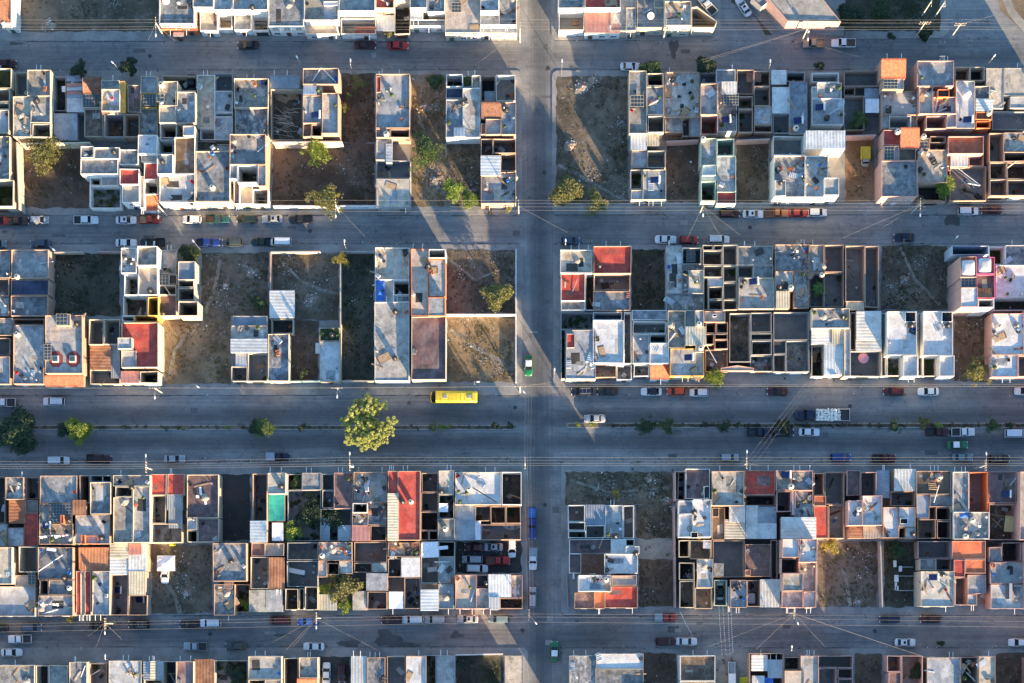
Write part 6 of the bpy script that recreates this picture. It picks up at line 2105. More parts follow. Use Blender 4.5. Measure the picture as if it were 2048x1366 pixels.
TREES = [ # px x y radius_px colour style label
 (88, 303, 32, 'olive', 's', 'feathery olive tree in the square brown lot'), (632, 296, 27, 'bright', 's', 'wispy light green tree under the tall cream wall'),
 (652, 398, 28, 'olive', 's', 'spreading tree leaning over the long white lettered wall'), (852, 303, 27, 'green', 's', 'fresh green tree in the sunlit rubble strip'),
 (908, 380, 20, 'bright', 'c', 'yellow-green tree in the rubble lot by the second street'), (940, 399, 16, 'bright', 'c', 'small bright tree right beside its taller neighbour by the ribbed-roof house'),
 (1133, 381, 30, 'olive', 'c', 'round olive tree at the corner lot edge of the cross street'), (1193, 406, 21, 'olive', 's', 'thin leafy tree hanging over the second street kerb'),
 (1410, 131, 19, 'dark', 'c', 'dense dark tree on the top street kerb by the grey narrow room'), (1303, 137, 19, 'mid', 'c', 'two-tone kerb tree beside the white sedan on the top street'),
 (258, 133, 17, 'dark', 'c', 'round dark kerb tree left of a street lamp, top street'), (158, 139, 15, 'dark', 'c', 'dark kerb tree in front of the striped yard house'),
 (653, 53, 11, 'bright', 'c', 'bright green potted-size tree by the beige carport'), (783, 66, 9, 'pale', 'c', 'pale yellow columnar tree above the red car'),
 (1888, 369, 21, 'bright', 'c', 'vivid green tree in the leafy court on the second street'), (993, 592, 26, 'olive', 'c', 'round tree casting shade in the grey corner lot'),
 (683, 518, 13, 'yellow', 's', 'sparse yellow tree at the top of the slim cream wall'), (378, 508, 17, 'dark', 'c', 'dark tree behind the roofless grey rooms'), (392, 512, 9, 'bright', 'c', 'bright sunlit bush tree beside the dark street-side tree'),
 (1952, 743, 23, 'olive', 's', 'fluffy olive shrub tree in the brown lot on the avenue'), (1430, 755, 17, 'bright', 'c', 'glowing lime tree in front of the arched gate'),
 (1719, 240, 15, 'green', 'c', 'green tree in the open yard with two canopies'), (1705, 252, 9, 'bright', 'c', 'sunlit bush beside the yard tree with canopies'), (584, 1063, 18, 'bright', 'c', 'leafy tree at the edge of the overgrown dark plot'),
 (690, 1174, 29, 'olive', 'c', 'broad bronze-green tree by the firewood roof'), (651, 1179, 13, 'bright', 'c', 'light green tree left of the bronze one'), (692, 1212, 16, 'bright', 'c', 'lime tree at the kerb below the bronze one'),
 (597, 963, 15, 'mid', 'c', 'half-shaded tree beside the small grey slab roof'), (664, 1040, 23, 'dark', 'c', 'large dark tree in the court of the long flat brownish-red roof'), (625, 1025, 26, 'dark', 's', 'dark spreading tree in the overgrown plot'),
 (1231, 986, 11, 'yellow', 's', 'lone yellow bush in the avenue corner lot'), (1662, 1091, 14, 'yellow', 'c', 'golden round bush in the dry lot'), (1797, 1100, 15, 'mid', 'c', 'green tree in the lot with foundation beams'),
 (493, 1208, 12, 'bright', 'c', 'yellow-lit tree by the twin pale slabs'), (610, 743, 11, 'mid', 'c', 'bush in the shaded yard between narrow roofs'), (520, 608, 13, 'mid', 'c', 'bushy tree left of the metal shed'),
 (478, 1346, 21, 'dark', 'c', 'dark garden tree in the leafy junk yard'), (1835, 1345, 15, 'dark', 'c', 'dark tree in the pink-walled court'), (1640, 130, 11, 'dark', 'c', 'small round kerb tree by the blue forecourt'),
 (1781, 72, 9, 'dark', 'c', 'small dark bush tree on the park kerb'), (1850, 68, 14, 'dark', 'c', 'dark bush tree on the park kerb near the leaning pole'), (140, 1242, 10, 'olive', 'c', 'yellowish kerb bush by the brown ribbed loft'),
 (870, 163, 14, 'mid', 'c', 'dark bush at the head of the rubble strip'), (700, 190, 8, 'green', 's', 'weedy sapling beside the tall brick house'), (716, 165, 12, 'olive', 's', 'feathery sapling behind the street lamp'), (690, 215, 9, 'olive', 's', 'tall weed clump on the strip lot'),
 (1483, 1216, 5, 'yellow', 'c', 'tiny yellow tree by the blue-grey canopy patio'), (980, 424, 6, 'dark', 'c', 'tiny round kerb tree with dark leaves'), (1017, 421, 8, 'pale', 'c', 'small pale kerb tree by the utility pole'),
 (1765, 20, 22, 'dark', 'c', 'deep green tree in the dark park'), (1700, 30, 24, 'dark', 'c', 'large deep green tree behind the peach corner building'), (566, 603, 9, 'mid', 's', 'shaggy shrub near the shed wall'), (1883, 1286, 9, 'dark', 'c', 'lone dark bush standing in the bottom street'),
 (1262, 725, 8, 'green', 'c', 'small green plant tree at the roofside corner'), (1128, 745, 7, 'olive', 'c', 'weedy bush at the corner of the pale concrete roof'), (925, 1010, 8, 'bright', 'c', 'bright sprig in the open middle court'), (1625, 50, 8, 'dark', 's', 'scrub at the back of the peach building'),
 # median
 (35, 862, 41, 'dark', 'c', 'big dark tree at the west end of the avenue median'), (128, 860, 13, 'dark', 'c', 'dark bush on the median beside the half-lit tree'), (158, 861, 24, 'bright', 'c', 'half-lit yellow-green tree on the avenue median'),
 (528, 855, 18, 'green', 'c', 'round green tree on the avenue median'), (512, 856, 14, 'dark', 'c', 'dark bush touching the round median tree'), (603, 856, 10, 'dark', 's', 'low dark bush on the median west of the big golden tree'), (365, 857, 5, 'bright', 'c', 'tiny yellow-green shrub on the median, first after the half-lit tree'), (455, 855, 5, 'bright', 'c', 'tiny yellow-green shrub on the median near the round tree'),
 (867, 853, 9, 'olive', 'c', 'low yellow bush on the median below the bus'), (884, 853, 7, 'bright', 'c', 'small bush right of the low yellow median bush'), (899, 852, 5, 'bright', 'c', 'lit shrub at the end of the bush row under the bus'), (990, 852, 9, 'dark', 'c', 'dark shrub near the median tip west of the crossing'), (1020, 851, 8, 'dark', 'c', 'dark shrub on the rounded median tip'),
 (1157, 850, 6, 'bright', 'c', 'first lit shrub on the median east of the crossing'), (1183, 849, 6, 'bright', 'c', 'second lit shrub on the median east of the crossing'), (1290, 853, 19, 'dark', 's', 'dark feathery tree on the east median'), (1305, 851, 11, 'dark', 'c', 'dense dark bush joined to the feathery median tree'), (1333, 852, 16, 'mid', 'c', 'green bush tree on the east median below the orange car'),
 (1410, 849, 9, 'dark', 'c', 'small dark bush on the east median'), (1447, 853, 14, 'dark', 's', 'shaggy dark bush on the east median'), (1475, 850, 8, 'dark', 'c', 'round dark bush on the median before the parked pickup'), (1567, 850, 13, 'dark', 'c', 'dark bush tree beside the crossing cables'), (1787, 852, 15, 'mid', 's', 'ragged bush tree on the median, right part'), (1848, 845, 13, 'olive', 'c', 'dark olive tree on the median above the maroon pickup'), (1877, 850, 8, 'bright', 'c', 'lit bush at the tail of the white pickup'), (1985, 850, 17, 'mid', 's', 'wide ragged bush on the far east median'), (2020, 850, 9, 'dark', 'c', 'dark bush by the white van'),
]
TZ = {'c': (1.25, 1.7), 's': (1.3, 1.6)}
def build_trees():
    for i, (x, y, rp, colr, st, lab) in enumerate(TREES):
        r = rp * S; small = rp < 12
        if 'median' in lab and x > 1200: r *= .8
        zc = max(r * .9, min(3.6, .8 + r * 1.05)) + (.12)
        if 'median' in lab or 'avenue' in lab: zc += .15
        flat_ = colr == 'dark' and r > 1.6
        if flat_: zc = max(1.2, min(zc, 2.8))
        if 'kerb tree' in lab or 'dense dark tree' in lab: zc += .9
        wx, wy = W(x, y, zc); root = empty('shrub' if small else 'tree', (wx, wy, .12 if y > -1 else 0))
        rnd = random.Random(i + 50); b = MB(); trunk(b, max(.3, zc - r * .45), .05 + r * .05, 3 if small else 6, r, rnd); b.obj('trunk', root)
        me = rnd.choice(SHRUB) if small else (rnd.choice(SPARSE) if st == 's' else rnd.choice(CROWNS))
        c = inst('crown', me, root, (0, 0, zc - .12), rnd.uniform(0, 6.28), (r * 1.12, r * 1.12 * rnd.uniform(.85, 1.1), r * rnd.uniform(.8, 1.0) if not flat_ else min(r * .8, 2.5)))
        k = rnd.uniform(.85, 1.15); c.color = tuple(q * k for q in LC[colr]) + (1,)
        if st == 's' and not small:
            c2 = inst('crown', rnd.choice(SPARSE), root, (r * .1, -r * .1, zc - .2), rnd.uniform(0, 6.28), (r * .95, r * .9, r * .75)); c2.color = c.color
        tag(root, lab, 'shrub' if small else 'tree', 'trees and shrubs', (x, y))
    # the big golden tree on the median
    lob = [(1590, 320), (1700, 335), (1775, 365), (1650, 270), (1450, 480), (1545, 530), (1440, 640), (1600, 640), (1720, 620), (1825, 530), (1870, 510), (1790, 680), (1600, 745), (1690, 735), (1470, 690), (1640, 440), (1560, 420), (1520, 320), (1750, 560), (1840, 600), (1660, 540), (1410, 510), (1500, 390), (1560, 600), (1690, 430)]
    root = empty('tree', (*W(737, 851, 0), .1)); rnd = random.Random(5); b = MB(); ox, oy = root.location[:2]
    lob += [(1560, 480), (1620, 500), (1600, 560), (1680, 470), (1660, 600), (1640, 660), (1540, 680), (1720, 680), (1760, 620), (1780, 540), (1600, 380), (1720, 380), (1640, 370), (1480, 590), (1500, 450)]
    b.tube([(0, 0, 0), (.1, .1, 1.6), (.2, .3, 3.2)], .34, 'bark', 10, r2=.24); pts = []
    for lx, ly in lob:
        z = 5.6 + rnd.uniform(-.7, 1.0); px, py = 400 + lx / 4.876, 740 + ly / 4.876; wx, wy = W(px, py, z)
        b.tube([(.2, .3, 2.8), ((wx - ox) * .5, (wy - oy) * .5, 4.2), (wx - ox, wy - oy, z)], .12, 'bark', 6, r2=.03)
        pts.append((wx - ox, wy - oy, z, 1.28))
    b.obj('trunk', root); g = MB(); sub = []
    for p in pts:
        for _ in range(16):
            u = [rnd.gauss(0, 1) for _ in range(3)]; L = math.sqrt(sum(q * q for q in u)); d = rnd.uniform(.35, 1.0) * p[3]
            sub.append((p[0] + u[0] / L * d, p[1] + u[1] / L * d, p[2] + u[2] / L * d * .8, rnd.uniform(.22, .42)))
    leaves(g, sub, 84, .115, 'leaf', rnd); c = g.obj('crown', root); c.color = (.39, .41, .11, 1)
    tag(root, 'large golden-green lobed tree overhanging the avenue median', 'tree', None, (737, 845))
    for q in ((1215, 2100, 851, 260, 'scrub along the east median', (.032, .045, .018)), (40, 1028, 855, 150, 'scrub along the west median', (.05, .055, .024))):
        g = MB(); rr = random.Random(int(q[0]))
        for _ in range(q[3]):
            x, y = W(rr.uniform(q[0], q[1]), q[2] + rr.gauss(0, 1.9)); s = rr.uniform(.12, .5); leaves(g, [(x, y, .2 + s * .5, s)], 22, .09, 'leaf', rr)
        o = g.obj('scrub'); o.color = (*q[5], 1); tag(o, q[4], 'scrub', None, 'stuff')
    # palm with arching fronds
    wx, wy = W(1637, 578, 3); root = empty('palm_tree', (wx, wy, .1)); b = MB(); b.tube([(0, 0, 0), (.1, 0, 1.5), (.1, .1, 3)], .14, 'bark', 8, r2=.1); b.obj('trunk', root); g = MB(); rnd = random.Random(9)
    for k in range(17):
        a = k * 2.399; L = rnd.uniform(1.4, 2.5); up = rnd.uniform(.2, .9); prev = None
        for s in range(9):
            u = s / 8; p = (.1 + cos(a) * L * u, .1 + sin(a) * L * u, 3 + up * sin(u * 2.4) - u * u * .9); w = .26 * sin(pi * min(1, u * .9 + .1)) + .02
            q = ((p[0] - sin(a) * w, p[1] + cos(a) * w, p[2] - .05), p, (p[0] + sin(a) * w, p[1] - cos(a) * w, p[2] - .05))
            if prev: g.face([prev[0], q[0], q[1], prev[1]], 'leaf'); g.face([prev[1], q[1], q[2], prev[2]], 'leaf')
            prev = q
    c = g.obj('crown', root); c.color = (.11, .17, .03, 1); tag(root, 'palm with arching fronds between the grey and potted-plant roofs', 'palm tree', None, (1637, 578))
# ------------------------------------------------------------------ poles, wires
POLES = [ # top px, base z height, arm (dx,dy in m) lamp, crossarm dir, label
 ((311, 45), 9, 'y', (0, -2.2), 'concrete power pole by the small tile roof, top street'), ((672, 50), 9, 'y', (0, -2), 'concrete power pole by the beige carport, top street'), ((1040, 56), 9, 'y', None, 'concrete power pole on the top street corner'),
 ((1333, 50), 9, 'y', (-.4, -1.8), 'concrete power pole before the turquoise front, top street'), ((1616, 55), 9, 'y', (0, -2), 'concrete power pole at the peach corner building'), ((1851, 44), 10, 'x', None, 'tall leaning power pole on the park kerb'), ((1922, 47), 9.5, 'x', None, 'twin-armed power pole at the park corner'),
 ((316, 411), 9, 'y', (0, -2), 'concrete power pole in front of the orange tiled porch'), ((671, 409), 9, 'y', (0, -2), 'concrete power pole at the long lettered wall'), ((1037, 411), 9, 'y', None, 'concrete power pole at the second street corner'),
 ((1406, 411), 9, 'y', (0, -1.6), 'wire-fanned power pole by the pale green house'), ((1841, 407), 9, 'y', (0, -2), 'power pole by the leafy court, second street'),
 ((309, 776), 9, 'x', (0, -1.6), 'power pole at the white side wall, avenue north kerb'), ((674, 776), 8, 'x', (0, -1.4), 'power pole before the long dark lot, avenue north kerb'), ((1040, 773), 9, 'x', (.6, -.8), 'double-framed power pole at the avenue corner'),
 ((291, 934), 10, 'y', (0, 2), 'bright power pole before the large smooth grey roof'), ((699, 930), 10, 'y', (0, 2), 'power pole before the cluttered roof, avenue south kerb'), ((1050, 926), 10, 'y', None, 'corner power pole at avenue and cross street'), ((1494, 926), 10, 'y', (0, 2), 'power pole with diagonal cables on the avenue south kerb'), ((1973, 930), 10, 'y', (0, 2), 'power pole beside the blue tarp roof, avenue south kerb'),
 ((209, 1247), 10, 'y', (0, -1.6), 'power pole before the red and tan strip, bottom street'), ((632, 1236), 10, 'y', (0, -1.6), 'power pole with fanned wires before the shadowed rooms'), ((1058, 1230), 10, 'y', (1.2, -1.4), 'power pole at the bottom street junction'), ((1589, 1226), 10, 'y', (.6, -1.8), 'power pole with fanned wires at the red front band'),
 ((231, 131), 6, None, (-.3, .3), 'slim street lamp by the dark kerb trees, top street'), ((599, 123), 6, None, (-.3, .5), 'slim street lamp by the white frame roof'), ((701, 130), 6, None, (0, .5), 'yellowish street lamp before the dark strip lot'), ((1124, 132), 6, None, (0, .6), 'yellow street lamp at the corner lot'), ((1540, 131), 6, None, (0, .5), 'street lamp before the brick shell'), ((1983, 119), 6, None, (.3, .4), 'street lamp before the broad pale roof'),
 ((1220, 63), 6, None, (0, .5), 'yellow street lamp before the rose canopy'), ((100, 493), 6, None, (.6, -.5), 'street lamp by the navy strip court'), ((393, 490), 6, None, (-.4, .5), 'street lamp by the dark street-side tree'), ((689, 490), 6, None, (0, .4), 'street lamp at the shed lot front'), ((1131, 489), 6, None, (0, .4), 'street lamp below the slate blue hatchback'), ((1907, 481), 6, None, (.4, .4), 'street lamp by the pink-rimmed house'),
 ((1109, 748), 6, None, (0, .5), 'yellow street lamp at the taxi corner'), ((390, 769), 5, None, (.4, -.3), 'yellow street lamp by the golden dry lot'), ((948, 764), 5, None, (.5, 0), 'yellow street lamp before the ochre corner lot'), ((1583, 1302), 6, None, (0, .5), 'street lamp by the shack court'), ((211, 1319), 6, None, (0, .4), 'street lamp by the leaning pole court'),
 ((1863, 2), 9, 'y', None, 'power pole inside the park at the top edge'), ((1890, 3), 9, 'y', None, 'power pole at the park path top edge'),
]
def build_poles():
    tops = {}
    for (px, py), h, arm, lamp, lab in POLES:
        x, y = W(px, py, h); root = empty('power_pole' if arm else 'street_lamp', (x, y, .1)); b = MB()
        b.tube([(0, 0, 0), (0, 0, h)], .14 if arm else .06, 'concrete_pole' if arm else 'steel', 9, r2=.10 if arm else .05); b.obj('pole', root)
        if arm:
            for z in ((h - .25, h - 1.3) if h > 9.2 else (h - .25,)):
                a = MB(); L = 1.1
                if arm == 'y': a.box(-.045, -L, z, .045, L, z + .09, 'timber')
                else: a.box(-L, -.045, z, L, .045, z + .09, 'timber')
                a.obj('crossarm', root)
                for q in (-1.05, -.4, .4, 1.05):
                    i = MB(); i.lathe([(0, 0), (.04, 0), (.06, .05), (.035, .1), (.055, .15), (.03, .2), (0, .2)], 0 if arm == 'y' else q, q if arm == 'y' else 0, 'white_paint', 8, z + .1); i.obj('insulator', root)
            if (px * 7 + py) % 3 == 0:
                t = MB(); t.lathe([(0, 0), (.28, 0), (.3, .05), (.3, .75), (.24, .82), (0, .82)], .42, 0, 'steel', 14, h - 2.9); t.obj('transformer', root)
        if lamp:
            z = h - .6 if arm else h - .05; dx, dy = lamp; a = MB(); a.tube([(0, 0, z), (dx * .5, dy * .5, z + .25), (dx, dy, z + .3)], .045, 'steel', 6); a.obj('lamp_arm', root)
            g = MB(); an = math.atan2(dy, dx); rows = []
            for i in range(5):
                u = i / 4; w = .16 * sin(pi * (.15 + .7 * u)); rows.append([(dx + cos(an) * u * .7 - sin(an) * w * cos(t), dy + sin(an) * u * .7 + cos(an) * w * cos(t), z + .32 + .09 * sin(t)) for t in [2 * pi * k / 8 for k in range(8)]])
            g.grid(rows, 'lamp_glass', True, True); g.face(list(reversed(rows[0])), 'lamp_glass'); g.face(rows[-1], 'lamp_glass'); g.obj('lamp_head', root)
        tag(root, lab, 'power pole' if arm else 'street lamp', 'power poles' if arm else 'street lamps', (px, py))
def wire(a, b, r=.011, sag=.5, label='', group=None, name='power_cable'):
    m = MB(); n = 10; pts = []
    for i in range(n + 1):
        u = i / n; pts.append(tuple(a[k] + (b[k] - a[k]) * u - (sag * 4 * u * (1 - u) if k == 2 else 0) for k in range(3)))
    m.tube(pts, r, 'wire', 4, False); o = m.obj(name); tag(o, label, 'cable', group); return o
def build_wires():
    def run(xs, ys, z, lab, r=.0115):
        for px0, px1 in zip(xs[:-1], xs[1:]):
            for dy in ys:
                y0 = dy(px0) if callable(dy) else dy; y1 = dy(px1) if callable(dy) else dy
                a = (*W(px0, y0, z), z + .3); b = (*W(px1, y1, z), z + .3)
                wire(a, b, r, .35, lab, lab + 's')
    run([-60, 311, 672, 1040, 1333, 1616, 1922, 2110], [40, 46, 54, 59], 9, 'overhead power cable along the north side of the top street')
    run([900, 1037, 1406, 1841, 2110], [401, 407, 414, 421], 9, 'overhead power cable along the second street, east part'); run([316, 671, 1037], [401, 423], 9, 'overhead power cable along the second street, west part')
    run([-60, 309, 674, 1040, 1480, 2110], [lambda x: 773 + (x < 700) * 3], 8.6, 'thick overhead cable along the avenue north kerb', .02)
    run([1040, 2110], [769], 8.4, 'thin cable above the avenue north kerb, east part')
    run([-60, 291, 699, 1050, 1494, 1973, 2110], [lambda x: 915 - .0001 * x + (8 if x < 400 else 0), lambda x: 921 + (8 if x < 400 else 0), lambda x: 927 + (6 if x < 400 else 0), lambda x: 931 + (6 if x < 400 else 0)], 10, 'overhead power cable along the avenue south kerb')
    run([-60, 209, 632, 1058, 1589, 2110], [lambda x: 1248 - x * .019 if x < 1100 else 1227 + (x - 1058) * .007, lambda x: 1254 - x * .019 if x < 1100 else 1233 + (x - 1058) * .01, lambda x: 1264 - x * .019 if x < 1100 else 1244 + (x - 1058) * .01], 9.9, 'overhead power cable along the bottom street')
    for dx in (0, 6, 12): wire((*W(1051 + dx, 775, 8.6), 8.8), (*W(1049 + dx, 926, 9.8), 10), .010, .4, 'thin overhead cable crossing the avenue along the cross street', 'cables over the cross street'); wire((*W(1049 + dx, 926, 9.8), 10), (*W(1055 + dx, 1230, 9.9), 10), .010, .5, 'thin overhead cable running down the cross street', 'cables down the cross street')
    for k in range(3): wire((*W(1495 + 8 * k, 918 + 4 * k, 10), 10), (*W(1617 + 8 * k, 760, 8)  , 8.4), .0095, .4, 'diagonal power cable slanting across the avenue', 'diagonal cables across the avenue')
    wire((*W(1589, 1227, 10), 10), (*W(1853, 1315, 5), 4.6), .022, .3, 'thick diagonal cable from the red-band pole to the pink court')
    DROPS = [((632, 1237), (497, 1310)), ((632, 1237), (563, 1310)), ((634, 1238), (570, 1311)), ((632, 1237), (770, 1308)), ((1589, 1227), (1507, 1303)), ((1589, 1227), (1400, 1300)), ((1589, 1227), (1660, 1304)), ((1406, 412), (1368, 490)), ((1406, 412), (1450, 488)), ((1406, 412), (1480, 470)), ((1841, 408), (1680, 478)), ((1841, 408), (1765, 455)), ((671, 411), (750, 494)), ((1037, 412), (1160, 478)), ((1616, 56), (1330, 142)), ((1616, 57), (1335, 146)), ((311, 47), (288, 97)), ((311, 47), (350, 82)), ((672, 52), (637, 80)), ((1040, 58), (957, 126)), ((209, 1246), (176, 1273)), ((209, 1246), (245, 1280)), ((209, 1246), (192, 1295)), ((699, 931), (470, 935)), ((291, 934), (240, 928)), ((1494, 927), (1545, 934)), ((1922, 47), (1990, 30)), ((1040, 774), (1105, 764)), ((2040, 200), (1650, 95))]
    for (a, b) in DROPS:
        wire((*W(*a, 9), 9), (*W(*b, 3.6), 3.7), .0115, .3, 'thin service wire dropping from a street pole to a house', 'service wires to houses', 'service_wire')
    fm = {c: None for c in ('white_cloth', 'red_plastic')}
    for c in fm:
        f = MB(); f.face([(-.1, 0, 0), (.1, 0, 0), (0, .02, -.22)], c); f.face([(.1, 0.004, 0), (-.1, 0.004, 0), (0, .024, -.22)], c); f.box(-.1, 0, 0, .1, .01, .02, c); fm[c] = f
    for i, (a, b) in enumerate([((1438, 1214), (1444, 1308)), ((1446, 1214), (1452, 1308)), ((1456, 1214), (1460, 1308)), ((1462, 1214), (1466, 1304)), ((1361, 1225), (1385, 1272))]):
        A = (*W(*a, 6), 6); B = (*W(*b, 5.5), 5.6); root = empty('bunting', A); m = MB(); d = [B[k] - A[k] for k in range(3)]; n = 22; pts = []
        for k in range(n + 1): u = k / n; pts.append((d[0] * u, d[1] * u, d[2] * u - 1.6 * u * (1 - u)))
        m.tube(pts, .008, 'wire', 4, False); m.obj('string', root); fl = MB()
        for k, p in enumerate(pts):
            c = 'red_plastic' if k > 15 and i < 3 and k % 2 else 'white_cloth'; q = .05
            fl.face([(p[0] - q, p[1] - .07, p[2]), (p[0] + q, p[1] - .07, p[2] - .05), (p[0] + q, p[1] + .07, p[2] - .1), (p[0] - q, p[1] + .07, p[2] - .05)], c)
        fl.obj('flags', root); tag(root, 'string of small white and red flags across the bottom street' if i < 4 else 'short slanting string of white flags near the red pickup', 'bunting', 'flag strings over the bottom street', a)
# ------------------------------------------------------------------ loose covers and special things
def drape(name, x0, y0, x1, y1, z, m, label, cat, sag=.25, posts=True, rot=0):
    X0, Y1 = W(x0, y0, z); X1, Y0 = W(x1, y1, z); cx, cy = (X0 + X1) / 2, (Y0 + Y1) / 2; root = empty(name, (cx, cy, .1), rot); w, h = (X1 - X0) / 2, (Y1 - Y0) / 2; b = MB(); n = 9; rows = []
    for j in range(n): rows.append([(-w + 2 * w * i / (n - 1), -h + 2 * h * j / (n - 1), z - .1 + sag * (1 - max(abs(2 * i / (n - 1) - 1), abs(2 * j / (n - 1) - 1)) ** 1.0) + R.uniform(-.05, .05)) for i in range(n)])
    b.grid(rows, m, False); b.grid([[(q[0], q[1], q[2] - .025) for q in reversed(r)] for r in rows], m, False); b.obj('canopy', root)
    if posts:
        for q in ((-w + .08, -h + .08), (w - .08, -h + .08), (-w + .08, h - .08), (w - .08, h - .08)): p = MB(); p.tube([(q[0], q[1], 0), (q[0], q[1], z - .16)], .035, 'steel', 6); p.obj('post', root)
    tag(root, label, cat); return root
def build_specials():
    drape('canopy', 314, 1111, 350, 1142, 2.3, 'white_cloth', 'white tent canopy shading a car in the dirt yard', 'canopy', .5)
    drape('shade_sail', 1221, 706, 1249, 733, 3, 'white_cloth', 'white shade sail beside the sky-blue coated roof', 'shade sail', .2, rot=-.12)
    drape('cloth_sheet', 843, 1084, 877, 1115, 4.3, 'white_cloth', 'torn white sheet stretched over a dark court', 'sheet', -.4, rot=.04)
    drape('cloth_sheet', 877, 1092, 896, 1099, 4.2, 'white_cloth', 'narrow white cloth flag beside the torn sheet', 'sheet', -.1, False, .1)
    drape('cloth_sheet', 877, 1007, 896, 1024, 4.6, 'white_cloth', 'white cloth square in the open middle court', 'sheet', -.2)
    drape('board', 855, 1134, 874, 1144, 1.0, 'white_cloth', 'white board lying in the sheeted court', 'board', .05, False, .12)
    drape('cloth_sheet', 1406, 1080, 1423, 1097, 3.5, 'white_cloth', 'white square awning at the slim dark courts', 'awning', .15)
    drape('tarpaulin', 752, 558, 770, 602, 4.3, 'blue_cloth', 'rumpled blue tarpaulin on the stained pale terrace', 'tarpaulin', .35, False)
    drape('cloth_sheet', 2009, 1032, 2035, 1064, 2.2, 'ochre_sheet', 'pale yellow sheet in the dried-out back yard', 'sheet', .15, False, -.1)
    drape('table', 1494, 1187, 1510, 1207, 1.0, 'white_cloth', 'white cloth-covered table between canopy and porch', 'table', .08)
    drape('tarpaulin', 338, 1086, 352, 1092, .7, 'yellow_cloth', 'yellow plastic sheet at the back of the dirt yard', 'tarpaulin', .1, False)
    drape('tarpaulin', 1479, 1354, 1500, 1372, .8, 'yellow_cloth', 'mustard sheet beside the trailer yard', 'tarpaulin', .2, False)
    drape('tarpaulin', 1919, 1026, 1938, 1036, 5.0, 'blue_cloth', 'crumpled blue tarp on the bluish roof', 'tarpaulin', .3, False)
    # pink parasol
    z = 2.3; x, y = W(1727, 716, z); root = empty('parasol', (x, y, .1)); b = MB(); n = 8; rad = 1.16
    for k in range(n):
        a, c = 2 * pi * k / n, 2 * pi * (k + 1) / n
        b.face([(0, 0, z + .35), (rad * cos(a), rad * sin(a), z - .1), (rad * cos(c), rad * sin(c), z - .1)], 'pink_cloth'); b.face([(0, 0, z + .32), (rad * cos(c), rad * sin(c), z - .13), (rad * cos(a), rad * sin(a), z - .13)], 'pink_cloth')
    b.obj('canopy', root); p = MB(); p.tube([(0, 0, 0), (0, 0, z + .42)], .03, 'white_paint', 6); p.obj('pole', root); p = MB(); p.lathe([(0, 0), (.3, 0), (.28, .1), (0, .12)], 0, 0, 'wall_N', 14); p.obj('base', root)
    tag(root, 'pink eight-panelled parasol in a dark court', 'parasol')
    # skylight domes of the pink tower (parts of that house)
    house = {h['desc']: h['root'] for h in HOUSE_ROOTS}
    tower = house['tall house with a hot pink rim and two domes']
    for (x0, y0, x1, y1) in ((1335, 182, 1466, 330), (1490, 162, 1615, 302)):
        z = 9 * HSCALE['C1'] + .15; X0, Y1 = W(1628 + x0 / 4.552, 480 + y0 / 4.552, z); X1, Y0 = W(1628 + x1 / 4.552, 480 + y1 / 4.552, z); b = MB(); n = 13; rows = []
        for j in range(n):
            v = 2 * j / (n - 1) - 1; rows.append([((X0 + X1) / 2 + (X1 - X0) / 2 * u, (Y0 + Y1) / 2 + (Y1 - Y0) / 2 * v, z + .75 * max(0, (1 - u ** 4)) ** .6 * max(0, (1 - v ** 4)) ** .6) for u in [2 * i / (n - 1) - 1 for i in range(n)]])
        b.grid(rows, 'roof_w'); b.box(X0, Y0, z - .5, X1, Y1, z - .005, 'roof_w'); b.obj('roof_dome', tower)
    # dome on the white roof, barrel skylight, red octagons, red paint patches, star emblem
    w = house['white domed roof beside orange stair boxes']; x, y = W(1628 + 1486 / 4.876, 915 / 4.876, 5); b = MB(); b.lathe([(.95, -.35), (.95, 0), (.85, .3), (.6, .5), (.3, .6), (0, .63)], x, y, 'roof_w', 20, 5.3); b.obj('roof_dome', w)
    hb = house['pink-walled roof with a barrel-shaped skylight']; x, y = W(1628 + 1664 / 4.269, 920 + 1122 / 4.269, 4); b = MB(); rows = []
    for k in range(9): t = pi * k / 8; rows.append([(x + .85 * cos(t), y - 1.6, 4.62 + .8 * sin(t)), (x + .85 * cos(t), y + 1.6, 4.62 + .8 * sin(t))])
    b.grid(rows, 'roof_n'); b.face([r[0] for r in rows], 'roof_w'); b.face([r[1] for r in reversed(rows)], 'roof_w'); b.box(x - .3, y - 1.62, 5.39, x + .3, y + 1.62, 5.46, 'roof_m'); b.obj('barrel_skylight', hb)
    ho = house['house with two red octagons painted on its roof']
    for cx, cy in ((510, 1085), (668, 1085)):
        x, y = W(cx / 4.552, 480 + cy / 4.552, 6.2); b = MB(); pts = [(x + 1.55 * cos(pi / 8 + k * pi / 4), y + 1.75 * sin(pi / 8 + k * pi / 4)) for k in range(8)]; b.prism(pts, 6.2, 6.262, 'red_ring'); b.obj('painted_octagon', ho)
        b = MB(); b.box(x - .7, y - .65, 6.263, x + .6, y + .65, 6.75, 'wall_W'); b.box(x - .55, y - .5, 6.751, x + .45, y + .5, 6.8, 'pane_sky'); b.obj('skylight', ho)
    hs = house['white square roof with a dark star emblem']; x, y = W(1443 / 4.876, 260 + 145 / 4.876, 6.5); b = MB()
    for k in range(8):
        a = k * pi / 4; c = a + pi / 8; b.prism([(x + .1 * cos(a - .6), y + .1 * sin(a - .6)), (x + .62 * cos(a), y + .62 * sin(a)), (x + .1 * cos(a + .6), y + .1 * sin(a + .6))], 7.0, 7.085, 'letter_dark')
    b.obj('star_emblem', hs)
